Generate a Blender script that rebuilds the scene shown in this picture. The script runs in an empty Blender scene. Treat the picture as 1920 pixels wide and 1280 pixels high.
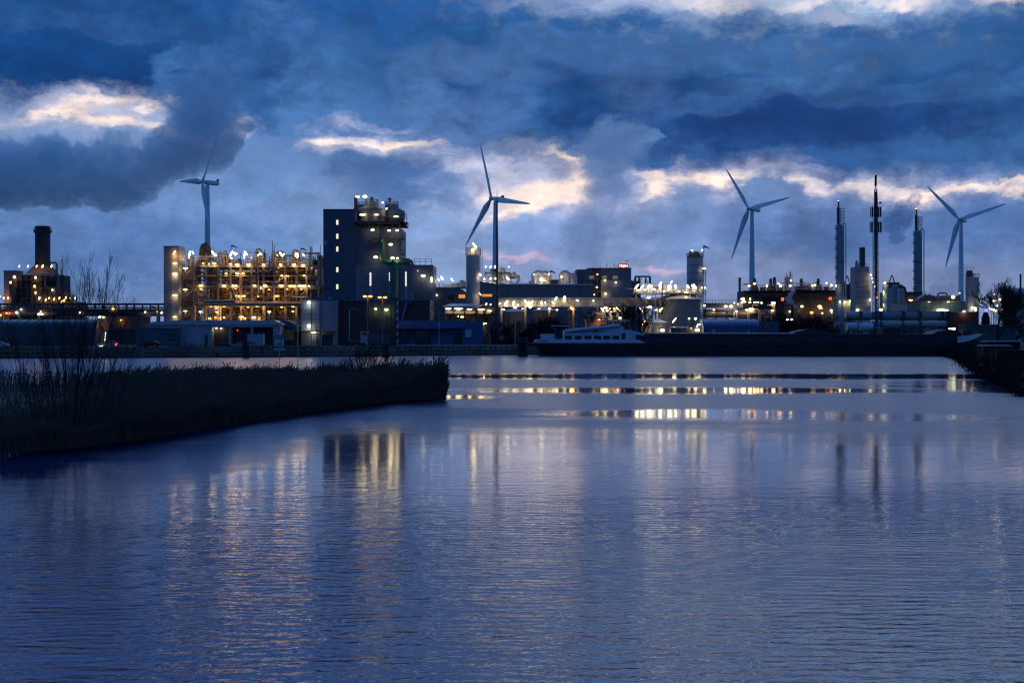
import bpy, math, random
from mathutils import Vector, Matrix
R = math.radians
random.seed(7)
SC = bpy.context.scene
COL = SC.collection
F = 2666.667      # lens in pixels of the 1920 px wide photo, used to survey distances
HZ = 621.0        # horizon row
H = 5.9           # eye height above the water
GZ = 2.0          # height of the quay land above the water

def P(px, py, d):
    return Vector(((px - 960) / F * d, d, H + (HZ - py) / F * d))

# ------------------------------------------------------------------ materials
MATS = {}
def mat(name, col, rough=.6, metal=0.0, var=.3, scale=.4, corr=0.0, corr_axis='X', spec=.4):
    if name in MATS: return MATS[name]
    m = bpy.data.materials.new(name); m.use_nodes = True
    nt = m.node_tree; N = nt.nodes; L = nt.links
    b = N['Principled BSDF']
    b.inputs['Roughness'].default_value = rough
    b.inputs['Metallic'].default_value = metal
    b.inputs['Specular IOR Level'].default_value = spec
    tc = N.new('ShaderNodeTexCoord')
    nz = N.new('ShaderNodeTexNoise'); nz.inputs['Scale'].default_value = scale; nz.inputs['Detail'].default_value = 6
    L.new(tc.outputs['Object'], nz.inputs['Vector'])
    mp = N.new('ShaderNodeMapping'); mp.inputs['Scale'].default_value = (2.2, 2.2, .25)
    L.new(tc.outputs['Object'], mp.inputs['Vector'])
    n2 = N.new('ShaderNodeTexNoise'); n2.inputs['Scale'].default_value = scale * 2; n2.inputs['Detail'].default_value = 4
    L.new(mp.outputs[0], n2.inputs['Vector'])
    ad = N.new('ShaderNodeMath'); ad.operation = 'ADD'
    L.new(nz.outputs[0], ad.inputs[0]); L.new(n2.outputs[0], ad.inputs[1])
    mr = N.new('ShaderNodeMapRange')
    mr.inputs[1].default_value = .6; mr.inputs[2].default_value = 1.4
    mr.inputs[3].default_value = 1 - var; mr.inputs[4].default_value = 1 + var
    L.new(ad.outputs[0], mr.inputs[0])
    mx = N.new('ShaderNodeVectorMath'); mx.operation = 'SCALE'
    mx.inputs[0].default_value = col; L.new(mr.outputs[0], mx.inputs['Scale'])
    L.new(mx.outputs[0], b.inputs['Base Color'])
    if corr:
        w = N.new('ShaderNodeTexWave'); w.bands_direction = corr_axis
        w.inputs['Scale'].default_value = corr; w.inputs['Distortion'].default_value = 0
        L.new(tc.outputs['Object'], w.inputs['Vector'])
        bp = N.new('ShaderNodeBump'); bp.inputs['Strength'].default_value = .6; bp.inputs['Distance'].default_value = .08
        L.new(w.outputs[1], bp.inputs['Height']); L.new(bp.outputs[0], b.inputs['Normal'])
    MATS[name] = m
    return m

def emit(name, col, strength):
    if name in MATS: return MATS[name]
    m = bpy.data.materials.new(name); m.use_nodes = True
    nt = m.node_tree; nt.nodes.clear()
    o = nt.nodes.new('ShaderNodeOutputMaterial'); e = nt.nodes.new('ShaderNodeEmission')
    e.inputs[0].default_value = (*col, 1); e.inputs[1].default_value = strength
    nt.links.new(e.outputs[0], o.inputs[0])
    MATS[name] = m
    return m

CONC = mat('weathered_concrete', (.30, .29, .27), .85)
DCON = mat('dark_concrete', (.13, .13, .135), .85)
CLAD_D = mat('dark_blue_cladding', (.075, .095, .135), .5, var=.18, corr=.9)
CLAD_M = mat('mid_grey_cladding', (.17, .19, .22), .5, var=.18, corr=.9)
CLAD_L = mat('light_grey_cladding', (.34, .37, .42), .5, var=.15, corr=.8)
CLAD_B = mat('blue_cladding', (.06, .12, .26), .45, var=.2, corr=.8)
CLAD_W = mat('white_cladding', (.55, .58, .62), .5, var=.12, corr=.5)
PURP = mat('brown_corrugated_screen', (.075, .06, .065), .7, var=.3, corr=1.2)
ROOFM = mat('zinc_roof_sheet', (.42, .44, .48), .35, var=.2)
FELT = mat('roof_felt', (.12, .12, .13), .8)
STEEL = mat('painted_steel', (.27, .235, .20), .5, var=.35)
STEELD = mat('dark_steel', (.055, .055, .06), .55, var=.35)
STEELL = mat('galvanised_steel', (.36, .37, .38), .4, metal=.3, var=.25)
PIPEM = mat('insulated_pipe', (.55, .51, .45), .4, metal=.1, var=.3)
PIPEB = mat('rusty_pipe', (.34, .22, .13), .6, var=.4)
PIPEG = mat('green_pipe', (.05, .16, .09), .4, var=.2)
SILO = mat('silo_steel', (.38, .38, .37), .4, var=.15)
SILOB = mat('blue_grey_silo', (.20, .26, .32), .45, var=.15)
TURB = mat('turbine_white_paint', (.80, .82, .84), .4, var=.05)
BLACKH = mat('black_hull_paint', (.012, .012, .014), .45, var=.4)
WHITEP = mat('white_ship_paint', (.62, .65, .68), .4, var=.12)
GREYB = mat('grey_deck_paint', (.035, .04, .05), .6)
GLASSD = mat('dark_window_glass', (.012, .016, .022), .08, var=.1, spec=.6)
CURT = mat('red_curtain', (.28, .05, .03), .9)
RUBBER = mat('tyre_rubber', (.015, .015, .016), .9)
TIMBER = mat('wet_timber', (.025, .022, .02), .8, var=.5, scale=2)
BARK = mat('tree_bark', (.028, .025, .023), .9, var=.4, scale=3)
TWIG = mat('tree_twigs', (.026, .022, .021), .9, var=.3, scale=1)
GREENC = mat('green_container_paint', (.022, .06, .03), .8, var=.3, corr=1.1, spec=.05)
ORANGC = mat('ochre_container_paint', (.045, .026, .012), .8, var=.4, corr=1.1, spec=.05)
YELLOW = mat('yellow_paint', (.45, .27, .03), .6)
REDB = mat('red_brick', (.13, .045, .035), .85, var=.3)
TARP = mat('grey_tarpaulin', (.45, .47, .5), .6, var=.2)
ASPH = mat('asphalt', (.05, .05, .052), .85, var=.3, scale=.8)
MARK = mat('road_marking_paint', (.6, .6, .58), .7)
CARD = mat('black_car_paint', (.02, .022, .026), .2, var=.05, spec=.6)
CARW = mat('silver_car_paint', (.5, .52, .55), .25, metal=.3, var=.05, spec=.6)
BRICKP = mat('peach_brick', (.35, .25, .22), .8)
FLAGM = mat('dark_flag_cloth', (.03, .03, .05), .9)

WARM = emit('warm_white_glow', (1, .70, .33), 7)
AMB = emit('amber_glow', (1, .50, .13), 6)
SOD = emit('sodium_glow', (1, .36, .05), 6)
COOL = emit('cool_white_glow', (1, .94, .68), 6)
BRIGHT = emit('flood_glow', (1, .82, .46), 7)
REDL = emit('red_glow', (1, .04, .02), 8)
BLUEL = emit('blue_glow', (.05, .12, 1), 5)
GRNL = emit('greenish_glow', (.75, 1, .45), 5)
WIN = emit('lit_window_glow', (1, .90, .70), 1.0)
WINO = emit('orange_window_glow', (1, .33, .06), .9)
FIRE = emit('furnace_glow', (1, .13, .02), 2.2)
LETR = emit('sign_letter_glow', (1, .75, .65), 2.6)
SIGNR = emit('sign_red_glow', (1, .045, .03), .8)
PLW = emit('plant_lamp_glow', (1, .62, .22), 6)
PLA = emit('plant_amber_glow', (1, .44, .09), 5)
KIND = dict(p=PLW, q=PLA, w=WARM, a=AMB, s=SOD, c=COOL, b=BRIGHT, r=REDL, u=BLUEL, g=GRNL)

# ------------------------------------------------------------------ mesh builder
class MB:
    def __init__(s): s.v = []; s.f = []
    def add(s, vs, fs):
        o = len(s.v); s.v += [tuple(v) for v in vs]; s.f += [tuple(i + o for i in f) for f in fs]
        return s
    def box(s, x0, x1, y0, y1, z0, z1):
        return s.add([(x0,y0,z0),(x1,y0,z0),(x1,y1,z0),(x0,y1,z0),(x0,y0,z1),(x1,y0,z1),(x1,y1,z1),(x0,y1,z1)],
                     [(0,3,2,1),(4,5,6,7),(0,1,5,4),(1,2,6,5),(2,3,7,6),(3,0,4,7)])
    def lathe(s, x, y, prof, n=20):
        vs = []; fs = []
        for r, z in prof:
            for i in range(n):
                a = 2 * math.pi * i / n; vs.append((x + r * math.cos(a), y + r * math.sin(a), z))
        for k in range(len(prof) - 1):
            for i in range(n):
                j = (i + 1) % n; fs.append((k*n+i, k*n+j, (k+1)*n+j, (k+1)*n+i))
        fs.append(tuple(range(n))[::-1]); fs.append(tuple((len(prof)-1)*n + i for i in range(n)))
        return s.add(vs, fs)
    def cyl(s, x, y, z0, z1, r0, r1=None, n=14):
        return s.lathe(x, y, [(r0, z0), (r0 if r1 is None else r1, z1)], n)
    def tube(s, pts, r, n=6, r1=None):
        pts = [Vector(p) for p in pts]; vs = []; fs = []; m = len(pts)
        t0 = (pts[1] - pts[0]).normalized()
        u = t0.orthogonal().normalized()
        if abs(t0.z) < .99:
            u = t0.cross(Vector((0, 0, 1))).normalized()
        for k, p in enumerate(pts):
            a = pts[max(k-1, 0)]; b = pts[min(k+1, m-1)]
            t = (b - a).normalized()
            u = (u - t * u.dot(t))
            u = u.normalized() if u.length > 1e-6 else t.orthogonal().normalized()
            w = t.cross(u)
            rr = r if r1 is None else r + (r1 - r) * k / (m - 1)
            for i in range(n):
                ang = 2 * math.pi * (i + .5) / n
                vs.append(p + u * (rr * math.cos(ang)) + w * (rr * math.sin(ang)))
        for k in range(m - 1):
            for i in range(n):
                j = (i + 1) % n; fs.append((k*n+i, k*n+j, (k+1)*n+j, (k+1)*n+i))
        if n > 2:
            fs.append(tuple(range(n))[::-1]); fs.append(tuple((m-1)*n + i for i in range(n)))
        return s.add(vs, fs)
    def bar(s, a, b, w):
        return s.tube([a, b], w * .7071, 4)
    def prism(s, poly, y0, y1):
        n = len(poly)
        vs = [(x, y0, z) for x, z in poly] + [(x, y1, z) for x, z in poly]
        fs = [tuple(range(n)), tuple(range(2*n-1, n-1, -1))]
        fs += [(i, i+n, (i+1) % n + n, (i+1) % n) for i in range(n)]
        return s.add(vs, fs)
    def prism_x(s, poly, x0, x1):
        n = len(poly)
        vs = [(x0, y, z) for y, z in poly] + [(x1, y, z) for y, z in poly]
        fs = [tuple(range(n))[::-1], tuple(range(n, 2*n))]
        fs += [(i, (i+1) % n, (i+1) % n + n, i+n) for i in range(n)]
        return s.add(vs, fs)
    def ell(s, c, rx, ry, rz, n=12, m=7):
        prof = []
        vs = []; fs = []
        for k in range(m + 1):
            t = math.pi * k / m
            for i in range(n):
                a = 2 * math.pi * i / n
                st = max(math.sin(t), .02)
                vs.append((c[0] + rx*st*math.cos(a), c[1] + ry*st*math.sin(a), c[2] - rz*math.cos(t)))
        for k in range(m):
            for i in range(n):
                j = (i+1) % n; fs.append((k*n+i, k*n+j, (k+1)*n+j, (k+1)*n+i))
        fs.append(tuple(range(n))[::-1]); fs.append(tuple(m*n + i for i in range(n)))
        return s.add(vs, fs)
    def rail(s, x0, x1, y, z, h=1.1, step=2.0, w=.09):
        s.bar((x0, y, z+h), (x1, y, z+h), w); s.bar((x0, y, z+h*.5), (x1, y, z+h*.5), w*.8)
        k = max(1, int(abs(x1-x0)/step))
        for i in range(k+1):
            x = x0 + (x1-x0)*i/k; s.bar((x, y, z), (x, y, z+h), w)
        return s
    def mesh(s, name, m, smooth=True):
        me = bpy.data.meshes.new(name); me.from_pydata(s.v, [], s.f); me.update()
        if smooth:
            me.polygons.foreach_set('use_smooth', [True] * len(me.polygons))
            me.set_sharp_from_angle(angle=R(38))
        if m: me.materials.append(m)
        return me

def link(name, me, parent=None, loc=None):
    o = bpy.data.objects.new(name, me); COL.objects.link(o)
    if parent: o.parent = parent
    if loc is not None: o.location = loc
    return o
def tag(o, label=None, cat=None, group=None, kind=None):
    if label: o['label'] = label
    if cat: o['category'] = cat
    if group: o['group'] = group
    if kind: o['kind'] = kind
    return o

# lamp meshes shared by every lamp of a kind
LM = {}
def lamp_mesh(kind):
    if kind not in LM:
        LM[kind] = MB().ell((0, 0, 0), .5, .5, .5, 8, 5).mesh('lamp', KIND[kind])
    return LM[kind]

LC = dict(w=(1, .68, .32), a=(1, .48, .13), s=(1, .34, .05), c=(1, .93, .68), b=(1, .82, .48), g=(.8, 1, .5), p=(1, .58, .20), q=(1, .42, .09))
LP_ = dict(w=95, a=110, s=110, c=55, b=65, g=60, p=105, q=170)
LD = {}
def lamp_light(kind, area):
    e = round(LP_[kind] * min(1.6, max(.15, area)) / 20) * 20 + 10
    if (kind, e) not in LD:
        l = bpy.data.lights.new('lamp_light', 'POINT'); l.color = LC[kind]; l.energy = e; l.shadow_soft_size = .6; LD[kind, e] = l
    return LD[kind, e]

class T:
    """a thing: an Empty at its base on the ground, parts built in metres round it"""
    def __init__(s, name, label, cat, px, d, gz=GZ, group=None, rz=0):
        s.s = d / F; s.d = d; s.px = px; s.gz = gz
        s.o = bpy.data.objects.new(name, None); COL.objects.link(s.o)
        s.o.empty_display_size = .5
        s.o.location = ((px - 960) * s.s, d, gz); s.o.rotation_euler = (0, 0, rz)
        tag(s.o, label, cat, group)
    def X(s, px): return (px - s.px) * s.s
    def Z(s, py): return H + (HZ - py) * s.s - s.gz
    def part(s, name, mb, m, parent=None, label=None, kind=None, smooth=True):
        o = link(name, mb.mesh(name, m, smooth), parent or s.o)
        if label: o['label'] = label
        if kind: o['kind'] = kind
        return o
    def box(s, x0, x1, yt, yb, d0, d1):
        return MB().box(s.X(x0), s.X(x1), d0, d1, 0 if yb is None else s.Z(yb), s.Z(yt))
    def lamp(s, px, py, y=-.6, kind='w', w=1.3, h=.45, rot=0, parent=None, name='lamp'):
        o = link(name, lamp_mesh(kind), parent or s.o, (s.X(px), y, s.Z(py)))
        v = .62 + .55 * ((px * 7.13 + py * 3.77) % 1)      # no two lamps quite alike
        o.scale = (w*v*.9, .32, h*v*.9) if kind not in 'pq' else (w*v*.72, .3, h*v*.72); o.rotation_euler = (0, R(rot), 0)
        if kind in LP_:
            l = link('lamp_light', lamp_light(kind, w*h*(v*1.2)**2), parent or s.o, (s.X(px), y - .1, s.Z(py) - h*.36 - .3))
        return o
    def lamps(s, lst, y=-.6, kind='w', w=1.3, h=.45, rot=0):
        for t in lst:
            t = list(t); k = t[2] if len(t) > 2 else kind
            s.lamp(t[0], t[1], y, k, t[3] if len(t) > 3 else w, t[4] if len(t) > 4 else h, t[5] if len(t) > 5 else rot)
# ------------------------------------------------------------------ sky, sun, camera
def build_world():
    w = bpy.data.worlds.new('World'); SC.world = w; w.use_nodes = True
    w.cycles.sampling_method = 'MANUAL'; w.cycles.sample_map_resolution = 512
    nt = w.node_tree; N = nt.nodes; L = nt.links; N.clear()
    out = N.new('ShaderNodeOutputWorld'); bg = N.new('ShaderNodeBackground')
    L.new(bg.outputs[0], out.inputs[0])
    tc = N.new('ShaderNodeTexCoord')
    def math_(op, a, b=None, c=None, clamp=False):
        n = N.new('ShaderNodeMath'); n.operation = op; n.use_clamp = clamp
        for i, v in enumerate((a, b, c)):
            if v is None: continue
            if isinstance(v, (int, float)): n.inputs[i].default_value = v
            else: L.new(v, n.inputs[i])
        return n.outputs[0]
    sep = N.new('ShaderNodeSeparateXYZ'); L.new(tc.outputs['Generated'], sep.inputs[0])
    x, y, z = sep.outputs
    az = math_('MULTIPLY', math_('ARCTAN2', x, y), 180 / math.pi)
    el = math_('MULTIPLY', math_('ARCSINE', z), 180 / math.pi)
    cmb = N.new('ShaderNodeCombineXYZ'); L.new(az, cmb.inputs[0]); L.new(el, cmb.inputs[1])
    PP = cmb.outputs[0]
    def noise(vec, scale, detail=6, rough=.55, sx=1, sy=1.7, off=0, lac=2.1):
        mp = N.new('ShaderNodeMapping'); mp.inputs['Scale'].default_value = (sx, sy, 1); mp.inputs['Location'].default_value = (off, off*.7, 0)
        L.new(vec, mp.inputs[0])
        n = N.new('ShaderNodeTexNoise'); n.noise_dimensions = '2D'
        n.inputs['Scale'].default_value = scale; n.inputs['Detail'].default_value = detail; n.inputs['Roughness'].default_value = rough
        n.inputs['Lacunarity'].default_value = lac
        L.new(mp.outputs[0], n.inputs['Vector'])
        return n
    # turbulence that bends the cloud outlines
    wn = noise(PP, .30, 5, .58)
    sub = N.new('ShaderNodeVectorMath'); sub.operation = 'SUBTRACT'; L.new(wn.outputs['Color'], sub.inputs[0]); sub.inputs[1].default_value = (.5, .5, .5)
    wm = N.new('ShaderNodeVectorMath'); wm.operation = 'MULTIPLY_ADD'; L.new(sub.outputs[0], wm.inputs[0])
    wm.inputs[1].default_value = (3.2, 1.9, 0); L.new(PP, wm.inputs[2])
    W = wm.outputs[0]
    fine = noise(PP, .75, 7, .6, off=13.0).outputs['Fac']        # ragged edges
    soft = noise(W, .22, 6, .55, off=31.0).outputs['Fac']        # broad light and dark
    streak = noise(W, .9, 5, .6, .6, 2.4, off=57.0).outputs['Fac']   # wisps
    # clear dusk sky behind the clouds
    sky = N.new('ShaderNodeTexSky'); sky.sky_type = 'NISHITA'; sky.sun_disc = False
    sky.sun_elevation = R(1.0); sky.sun_rotation = R(6); sky.altitude = 10
    sk = N.new('ShaderNodeVectorMath'); sk.operation = 'SCALE'; sk.inputs['Scale'].default_value = .05
    L.new(sky.outputs[0], sk.inputs[0])
    # cloud deck, colour by height above the horizon
    rp = N.new('ShaderNodeValToRGB'); cr = rp.color_ramp
    elm = N.new('ShaderNodeMapRange'); L.new(el, elm.inputs[0]); elm.inputs[1].default_value = -10; elm.inputs[2].default_value = 90
    L.new(elm.outputs[0], rp.inputs[0])
    def S(r, g, b):
        f = lambda c: (c/12.92 if c <= .04045 else ((c+.055)/1.055)**2.4)
        return (f(r/255), f(g/255), f(b/255), 1)
    stops = [(-10, S(30, 50, 90)), (0, S(140, 156, 206)), (2.2, S(132, 152, 208)), (4.5, S(112, 142, 202)), (7, S(74, 108, 166)),
             (10, S(52, 94, 153)), (12.5, S(47, 90, 152)), (15.5, S(78, 126, 204)), (18.5, S(126, 168, 244)), (32, S(120, 162, 244)), (50, S(60, 106, 186)), (90, S(44, 82, 156))]
    while len(cr.elements) < len(stops): cr.elements.new(.5)
    for e, (p, c) in zip(cr.elements, stops): e.position = (p + 10) / 100; e.color = c
    col = rp.outputs[0]
    def mix(fac, a, b):
        m = N.new('ShaderNodeMix'); m.data_type = 'RGBA'
        if isinstance(fac, (int, float)): m.inputs[0].default_value = fac
        else: L.new(fac, m.inputs[0])
        L.new(a, m.inputs[6])
        if isinstance(b, tuple): m.inputs[7].default_value = b
        else: L.new(b, m.inputs[7])
        return m.outputs[2]
    # dusk dims away from the sunset: darker behind and to the sides
    back = N.new('ShaderNodeMapRange'); L.new(y, back.inputs[0])
    back.inputs[1].default_value = -.4; back.inputs[2].default_value = .55; back.inputs[3].default_value = 1; back.inputs[4].default_value = 0
    col = mix(back.outputs[0], col, S(52, 92, 160))
    elb = {}
    def ang(px, py):
        a = math.atan((px - 960) / F); e = math.atan((HZ - py) / F * math.cos(a))
        return math.degrees(a), math.degrees(e)
    DEG = 46.5
    def blob(c, cx, cy, rx, ry, rgb, rot=0, soft_=.5, amp=1.2, a=1.0, src=None, n=None):
        ax, ey = ang(cx, cy)
        mp = N.new('ShaderNodeMapping'); mp.vector_type = 'TEXTURE'
        mp.inputs['Location'].default_value = (ax, ey, 0); mp.inputs['Rotation'].default_value = (0, 0, R(rot))
        mp.inputs['Scale'].default_value = (rx / DEG, ry / DEG, 1)
        step(c); L.new(Wc[0], mp.inputs[0])
        ln = N.new('ShaderNodeVectorMath'); ln.operation = 'LENGTH'; L.new(mp.outputs[0], ln.inputs[0])
        rr = math_('MULTIPLY_ADD', n or fine, amp, ln.outputs['Value'])
        mr = N.new('ShaderNodeMapRange'); mr.interpolation_type = 'SMOOTHSTEP'
        L.new(rr, mr.inputs[0]); k = 1 + amp * .5
        mr.inputs[1].default_value = k + soft_; mr.inputs[2].default_value = k - soft_
        mr.inputs[3].default_value = 0; mr.inputs[4].default_value = a
        return mix(mr.outputs[0], c, S(*rgb))
    Wc = [W]; cnt = [0]
    def step(c):          # keeps the long chain of cloud layers evaluated in order
        cnt[0] += 1
        if cnt[0] % 6: return
        n = N.new('ShaderNodeVectorMath'); n.operation = 'MULTIPLY_ADD'
        L.new(c, n.inputs[0]); n.inputs[1].default_value = (1e-7, 1e-7, 0); L.new(W, n.inputs[2]); Wc[0] = n.outputs[0]
    CR = (282, 240, 230); CR2 = (210, 198, 228)
    B = lambda *a, **k: blob(col, *a, **k)
    # paler lower sky
    for q in [(880, 430, 520, 110, (142, 162, 214), 0, .8, .8, .8), (1180, 470, 300, 90, (150, 162, 210), 0, .8, .8, .8),
              (420, 400, 260, 90, (116, 143, 200), 0, .8, .8, .8), (140, 480, 260, 90, (82, 114, 174), 0, .8, .8, .8), (200, 235, 300, 50, (130, 152, 205), 0, .7, 1, .9),
              (1680, 450, 380, 90, (92, 118, 176), 0, .8, .8, .9), (1700, 530, 400, 50, (128, 138, 182), 0, .8, .8, .8)]:
        col = blob(col, *q)
    # dark banks
    for q in [(180, 110, 380, 62, (20, 70, 136), 0, .7, 1.0), (150, 140, 320, 30, (10, 56, 118), 0, .8, .8, .7), (700, 30, 330, 70, (38, 94, 162), 0, .7, 1.0),
              (330, 20, 300, 40, (42, 98, 165), 0, .8, 1, .8), (1180, 60, 700, 40, (50, 98, 162), 0, .8, 1, .8),
              (1100, 185, 190, 60, (42, 90, 156), 0, .7, 1.1), (1560, 200, 520, 105, (26, 76, 142), 0, .6, .9), (1420, 220, 220, 44, (16, 58, 124), 0, .9, .8, .8), (1500, 292, 360, 36, (48, 92, 158), 0, .6, .9),
              (1900, 270, 260, 70, (60, 102, 164), 0, .8, 1, .8), (1640, 140, 330, 30, (48, 98, 162), 0, .8, 1, .7), (640, 190, 60, 60, (42, 96, 165), 0, .8, 1, .8)]:
        col = blob(col, *q)
    # bright breaks lit by the set sun
    for q in [(990, 345, 190, 66, CR2, -4, .7, 1.5, .75), (1020, 352, 110, 26, CR, 6, .6, 1.5, .9), (1060, 348, 56, 28, CR, 18, .5, 1.3, .9), (990, 388, 72, 15, CR, 12, .6, 1.5, .9), (925, 318, 70, 18, CR2, 0, .7, 1.6, .8), (1075, 300, 50, 9, CR, -12, .6, 1.5, .8),
              (715, 268, 130, 26, CR2, 0, .6, 1.3, .9), (735, 266, 90, 11, CR, 3, .5, 1.3), (610, 262, 45, 12, CR, 0, .6, 1.3), (640, 232, 70, 11, CR, 5, .5, 1.2), (700, 228, 60, 7, CR2, 0, .6, 1.2),
              (190, 205, 180, 38, CR2, 3, .7, 1.6, .75), (165, 196, 85, 14, CR, 12, .7, 1.3, .8), (225, 232, 95, 11, CR, -4, .7, 1.3, .85), (255, 210, 60, 8, CR2, 0, .7, 1.3, .8), (298, 196, 26, 18, CR, 35, .5, 1.4), (100, 212, 50, 7, CR, 0, .6, 1.3, .9),
              (476, 213, 24, 14, CR, 20, .5, 1.3), (445, 240, 24, 16, CR2, 20, .6, 1.3, .7),
              (1330, 338, 170, 34, CR2, 4, .7, 1.4, .8), (1330, 344, 115, 20, CR, -6, .5, 1.3), (1232, 352, 34, 34, CR, 35, .5, 1.3, .9), (1380, 335, 40, 16, CR, 0, .5, 1.3, .8), (1490, 347, 60, 11, CR, -4, .6, 1.6, .9), (1660, 358, 200, 12, CR, 0, .6, 1.6, .95), (1690, 370, 110, 16, CR, 0, .7, 1.7, .7), (1660, 362, 240, 30, CR2, 0, .8, 1.5, .6), (1600, 368, 60, 12, CR, 0, .6, 1.2, .8), (1800, 356, 80, 8, CR, 0, .5, 1.1), (1895, 352, 46, 8, CR, 0, .5, 1.0),
              (1570, -10, 470, 22, CR2, 0, .8, 1.5, .85), (1300, 2, 110, 13, CR, -4, .8, 1.6, .8), (1620, -2, 200, 10, CR, 0, .8, 1.6, .8), (1890, 2, 90, 12, CR, 0, .8, 1.6, .8), (1570, 30, 60, 14, CR2, 0, .7, 1.4, .6),
              (945, 484, 62, 7, (236, 184, 208), 0, .9, 1.4, .6), (1240, 521, 56, 8, (230, 182, 206), 0, .9, 1.4, .6), (890, 474, 40, 6, (220, 184, 210), 0, .8, 1.2, .5)]:
        q = list(q); q[2] *= .88; q[3] *= .80; q[6] = min(.9, q[6] + .18)
        col = blob(col, *q, n=streak)
    # grey puffs in front of them
    for q in [(515, 45, 80, 70, (74, 118, 184), 10, .22, .7), (560, 130, 140, 95, (76, 120, 184), 0, .35, .9), (470, 110, 60, 60, (66, 112, 178), 0, .3, .8), (600, 215, 130, 44, (80, 120, 184), 0, .6, 1, .85), (480, 180, 50, 50, (44, 92, 162), 0, .5, 1, .8),
              (345, 140, 62, 38, (70, 114, 180), 15, .22, .7), (385, 110, 50, 34, (72, 116, 182), 0, .22, .7), (390, 180, 100, 54, (66, 110, 176), 0, .4, .9), (345, 142, 22, 10, (34, 84, 152), -10, .5, 1, .8),
              (880, 120, 150, 34, (92, 130, 192), -6, .35, 1.0, .85), (775, 170, 50, 60, (90, 126, 190), 20, .35, 1.0, .8), (850, 225, 130, 36, (92, 126, 190), 0, .5, 1.1, .75), (960, 190, 40, 40, (80, 116, 178), 0, .5, 1.2, .7), (1010, 80, 90, 32, (84, 124, 188), 0, .28, .9, .9), (1200, 100, 200, 36, (80, 122, 186), -4, .35, 1.0, .85), (1290, 70, 60, 26, (82, 124, 188), 0, .3, .9, .8), (1220, 190, 60, 40, (70, 110, 178), 0, .5, 1.1, .7),
              (1440, 100, 150, 32, (78, 120, 184), 0, .35, 1.1, .8), (1650, 100, 200, 26, (66, 110, 172), 0, .6, 1.2, .7), (1190, 150, 60, 60, (84, 120, 180), 0, .6, 1.2, .6),
              (1500, 150, 150, 26, (84, 124, 186), 3, .25, .9, .7), (1710, 178, 170, 24, (68, 110, 174), 0, .25, .9, .7), (1350, 196, 90, 24, (72, 114, 178), 8, .25, .9, .7), (1850, 150, 110, 24, (72, 114, 176), 0, .3, 1, .6), (1600, 238, 230, 22, (18, 60, 122), 0, .6, 1.1, .7), (1400, 264, 130, 14, (24, 66, 130), 0, .6, 1.1, .7), (1180, 222, 60, 16, (28, 72, 138), 0, .5, 1, .5), (250, 60, 110, 18, (62, 106, 170), 4, .25, .9, .7), (90, 48, 90, 16, (58, 102, 166), 0, .3, .9, .7),
              (745, 330, 110, 36, (74, 108, 170), 0, .6, 1.2, .95), (700, 360, 80, 26, (88, 120, 182), 0, .7, 1.2, .8), (850, 360, 60, 30, (100, 130, 190), 0, .7, 1.2, .7),
              (1448, 362, 62, 32, (112, 134, 186), 0, .4, 1.1), (1560, 392, 140, 30, (112, 134, 188), 0, .5, 1.1, .9), (1380, 420, 140, 46, (104, 130, 188), 0, .6, 1.1, .9), (1630, 430, 230, 44, (82, 112, 172), 0, .6, 1, .9), (1870, 400, 120, 40, (84, 114, 172), 0, .6, 1, .9),
              (560, 375, 100, 40, (126, 150, 205), 0, .4, 1.2, .8), (480, 350, 90, 26, (104, 136, 194), 0, .5, 1.2, .7), (330, 440, 160, 40, (92, 124, 184), 0, .7, 1, .7),
              (1150, 258, 62, 36, (96, 130, 190), 20, .3, 1.0, .85), (1205, 246, 24, 22, (100, 134, 192), 0, .3, 1.0, .85), (1135, 320, 46, 60, (92, 124, 186), 0, .5, 1.0, .8), (1290, 400, 50, 60, (116, 138, 194), 0, .5, 1.2, .8), (1060, 440, 180, 34, (122, 146, 204), 0, .6, 1.2, .7)]:
        col = blob(col, *q)
    # the heavy overhead bank
    col = blob(col, 820, 95, 1100, 85, (22, 62, 120), 0, .8, 1.4, .42)
    col = blob(col, 1560, 215, 460, 70, (20, 58, 116), 0, .8, 1.4, .40)
    # paler high cloud towards the right, above the picture
    for q in [(1600, -118, 600, 100, (196, 208, 246), 0, .8, 1.4, .85), (1250, -330, 560, 150, (150, 180, 240), 0, .9, 1.4, .8), (1750, -420, 620, 260, (180, 204, 250), 0, .9, 1.2, .9), (250, -200, 560, 190, (38, 78, 150), 0, .9, 1.2, .9)]: col = blob(col, *q)
    # body of the clouds: broad and fine mottling
    t1 = N.new('ShaderNodeMapRange'); L.new(soft, t1.inputs[0]); t1.inputs[1].default_value = .3; t1.inputs[2].default_value = .7; t1.inputs[3].default_value = .85; t1.inputs[4].default_value = 1.15
    t2 = N.new('ShaderNodeMapRange'); L.new(fine, t2.inputs[0]); t2.inputs[1].default_value = .3; t2.inputs[2].default_value = .7; t2.inputs[3].default_value = .88; t2.inputs[4].default_value = 1.12
    tm = math_('MULTIPLY', t1.outputs[0], t2.outputs[0])
    sc = N.new('ShaderNodeVectorMath'); sc.operation = 'SCALE'; L.new(col, sc.inputs[0]); L.new(tm, sc.inputs['Scale'])
    tint = N.new('ShaderNodeVectorMath'); tint.operation = 'MULTIPLY'; L.new(sc.outputs[0], tint.inputs[0]); tint.inputs[1].default_value = (.89, 1.03, .985)
    fin = mix(.985, sk.outputs[0], tint.outputs[0])
    L.new(fin, bg.inputs[0]); bg.inputs[1].default_value = 1.0

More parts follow.
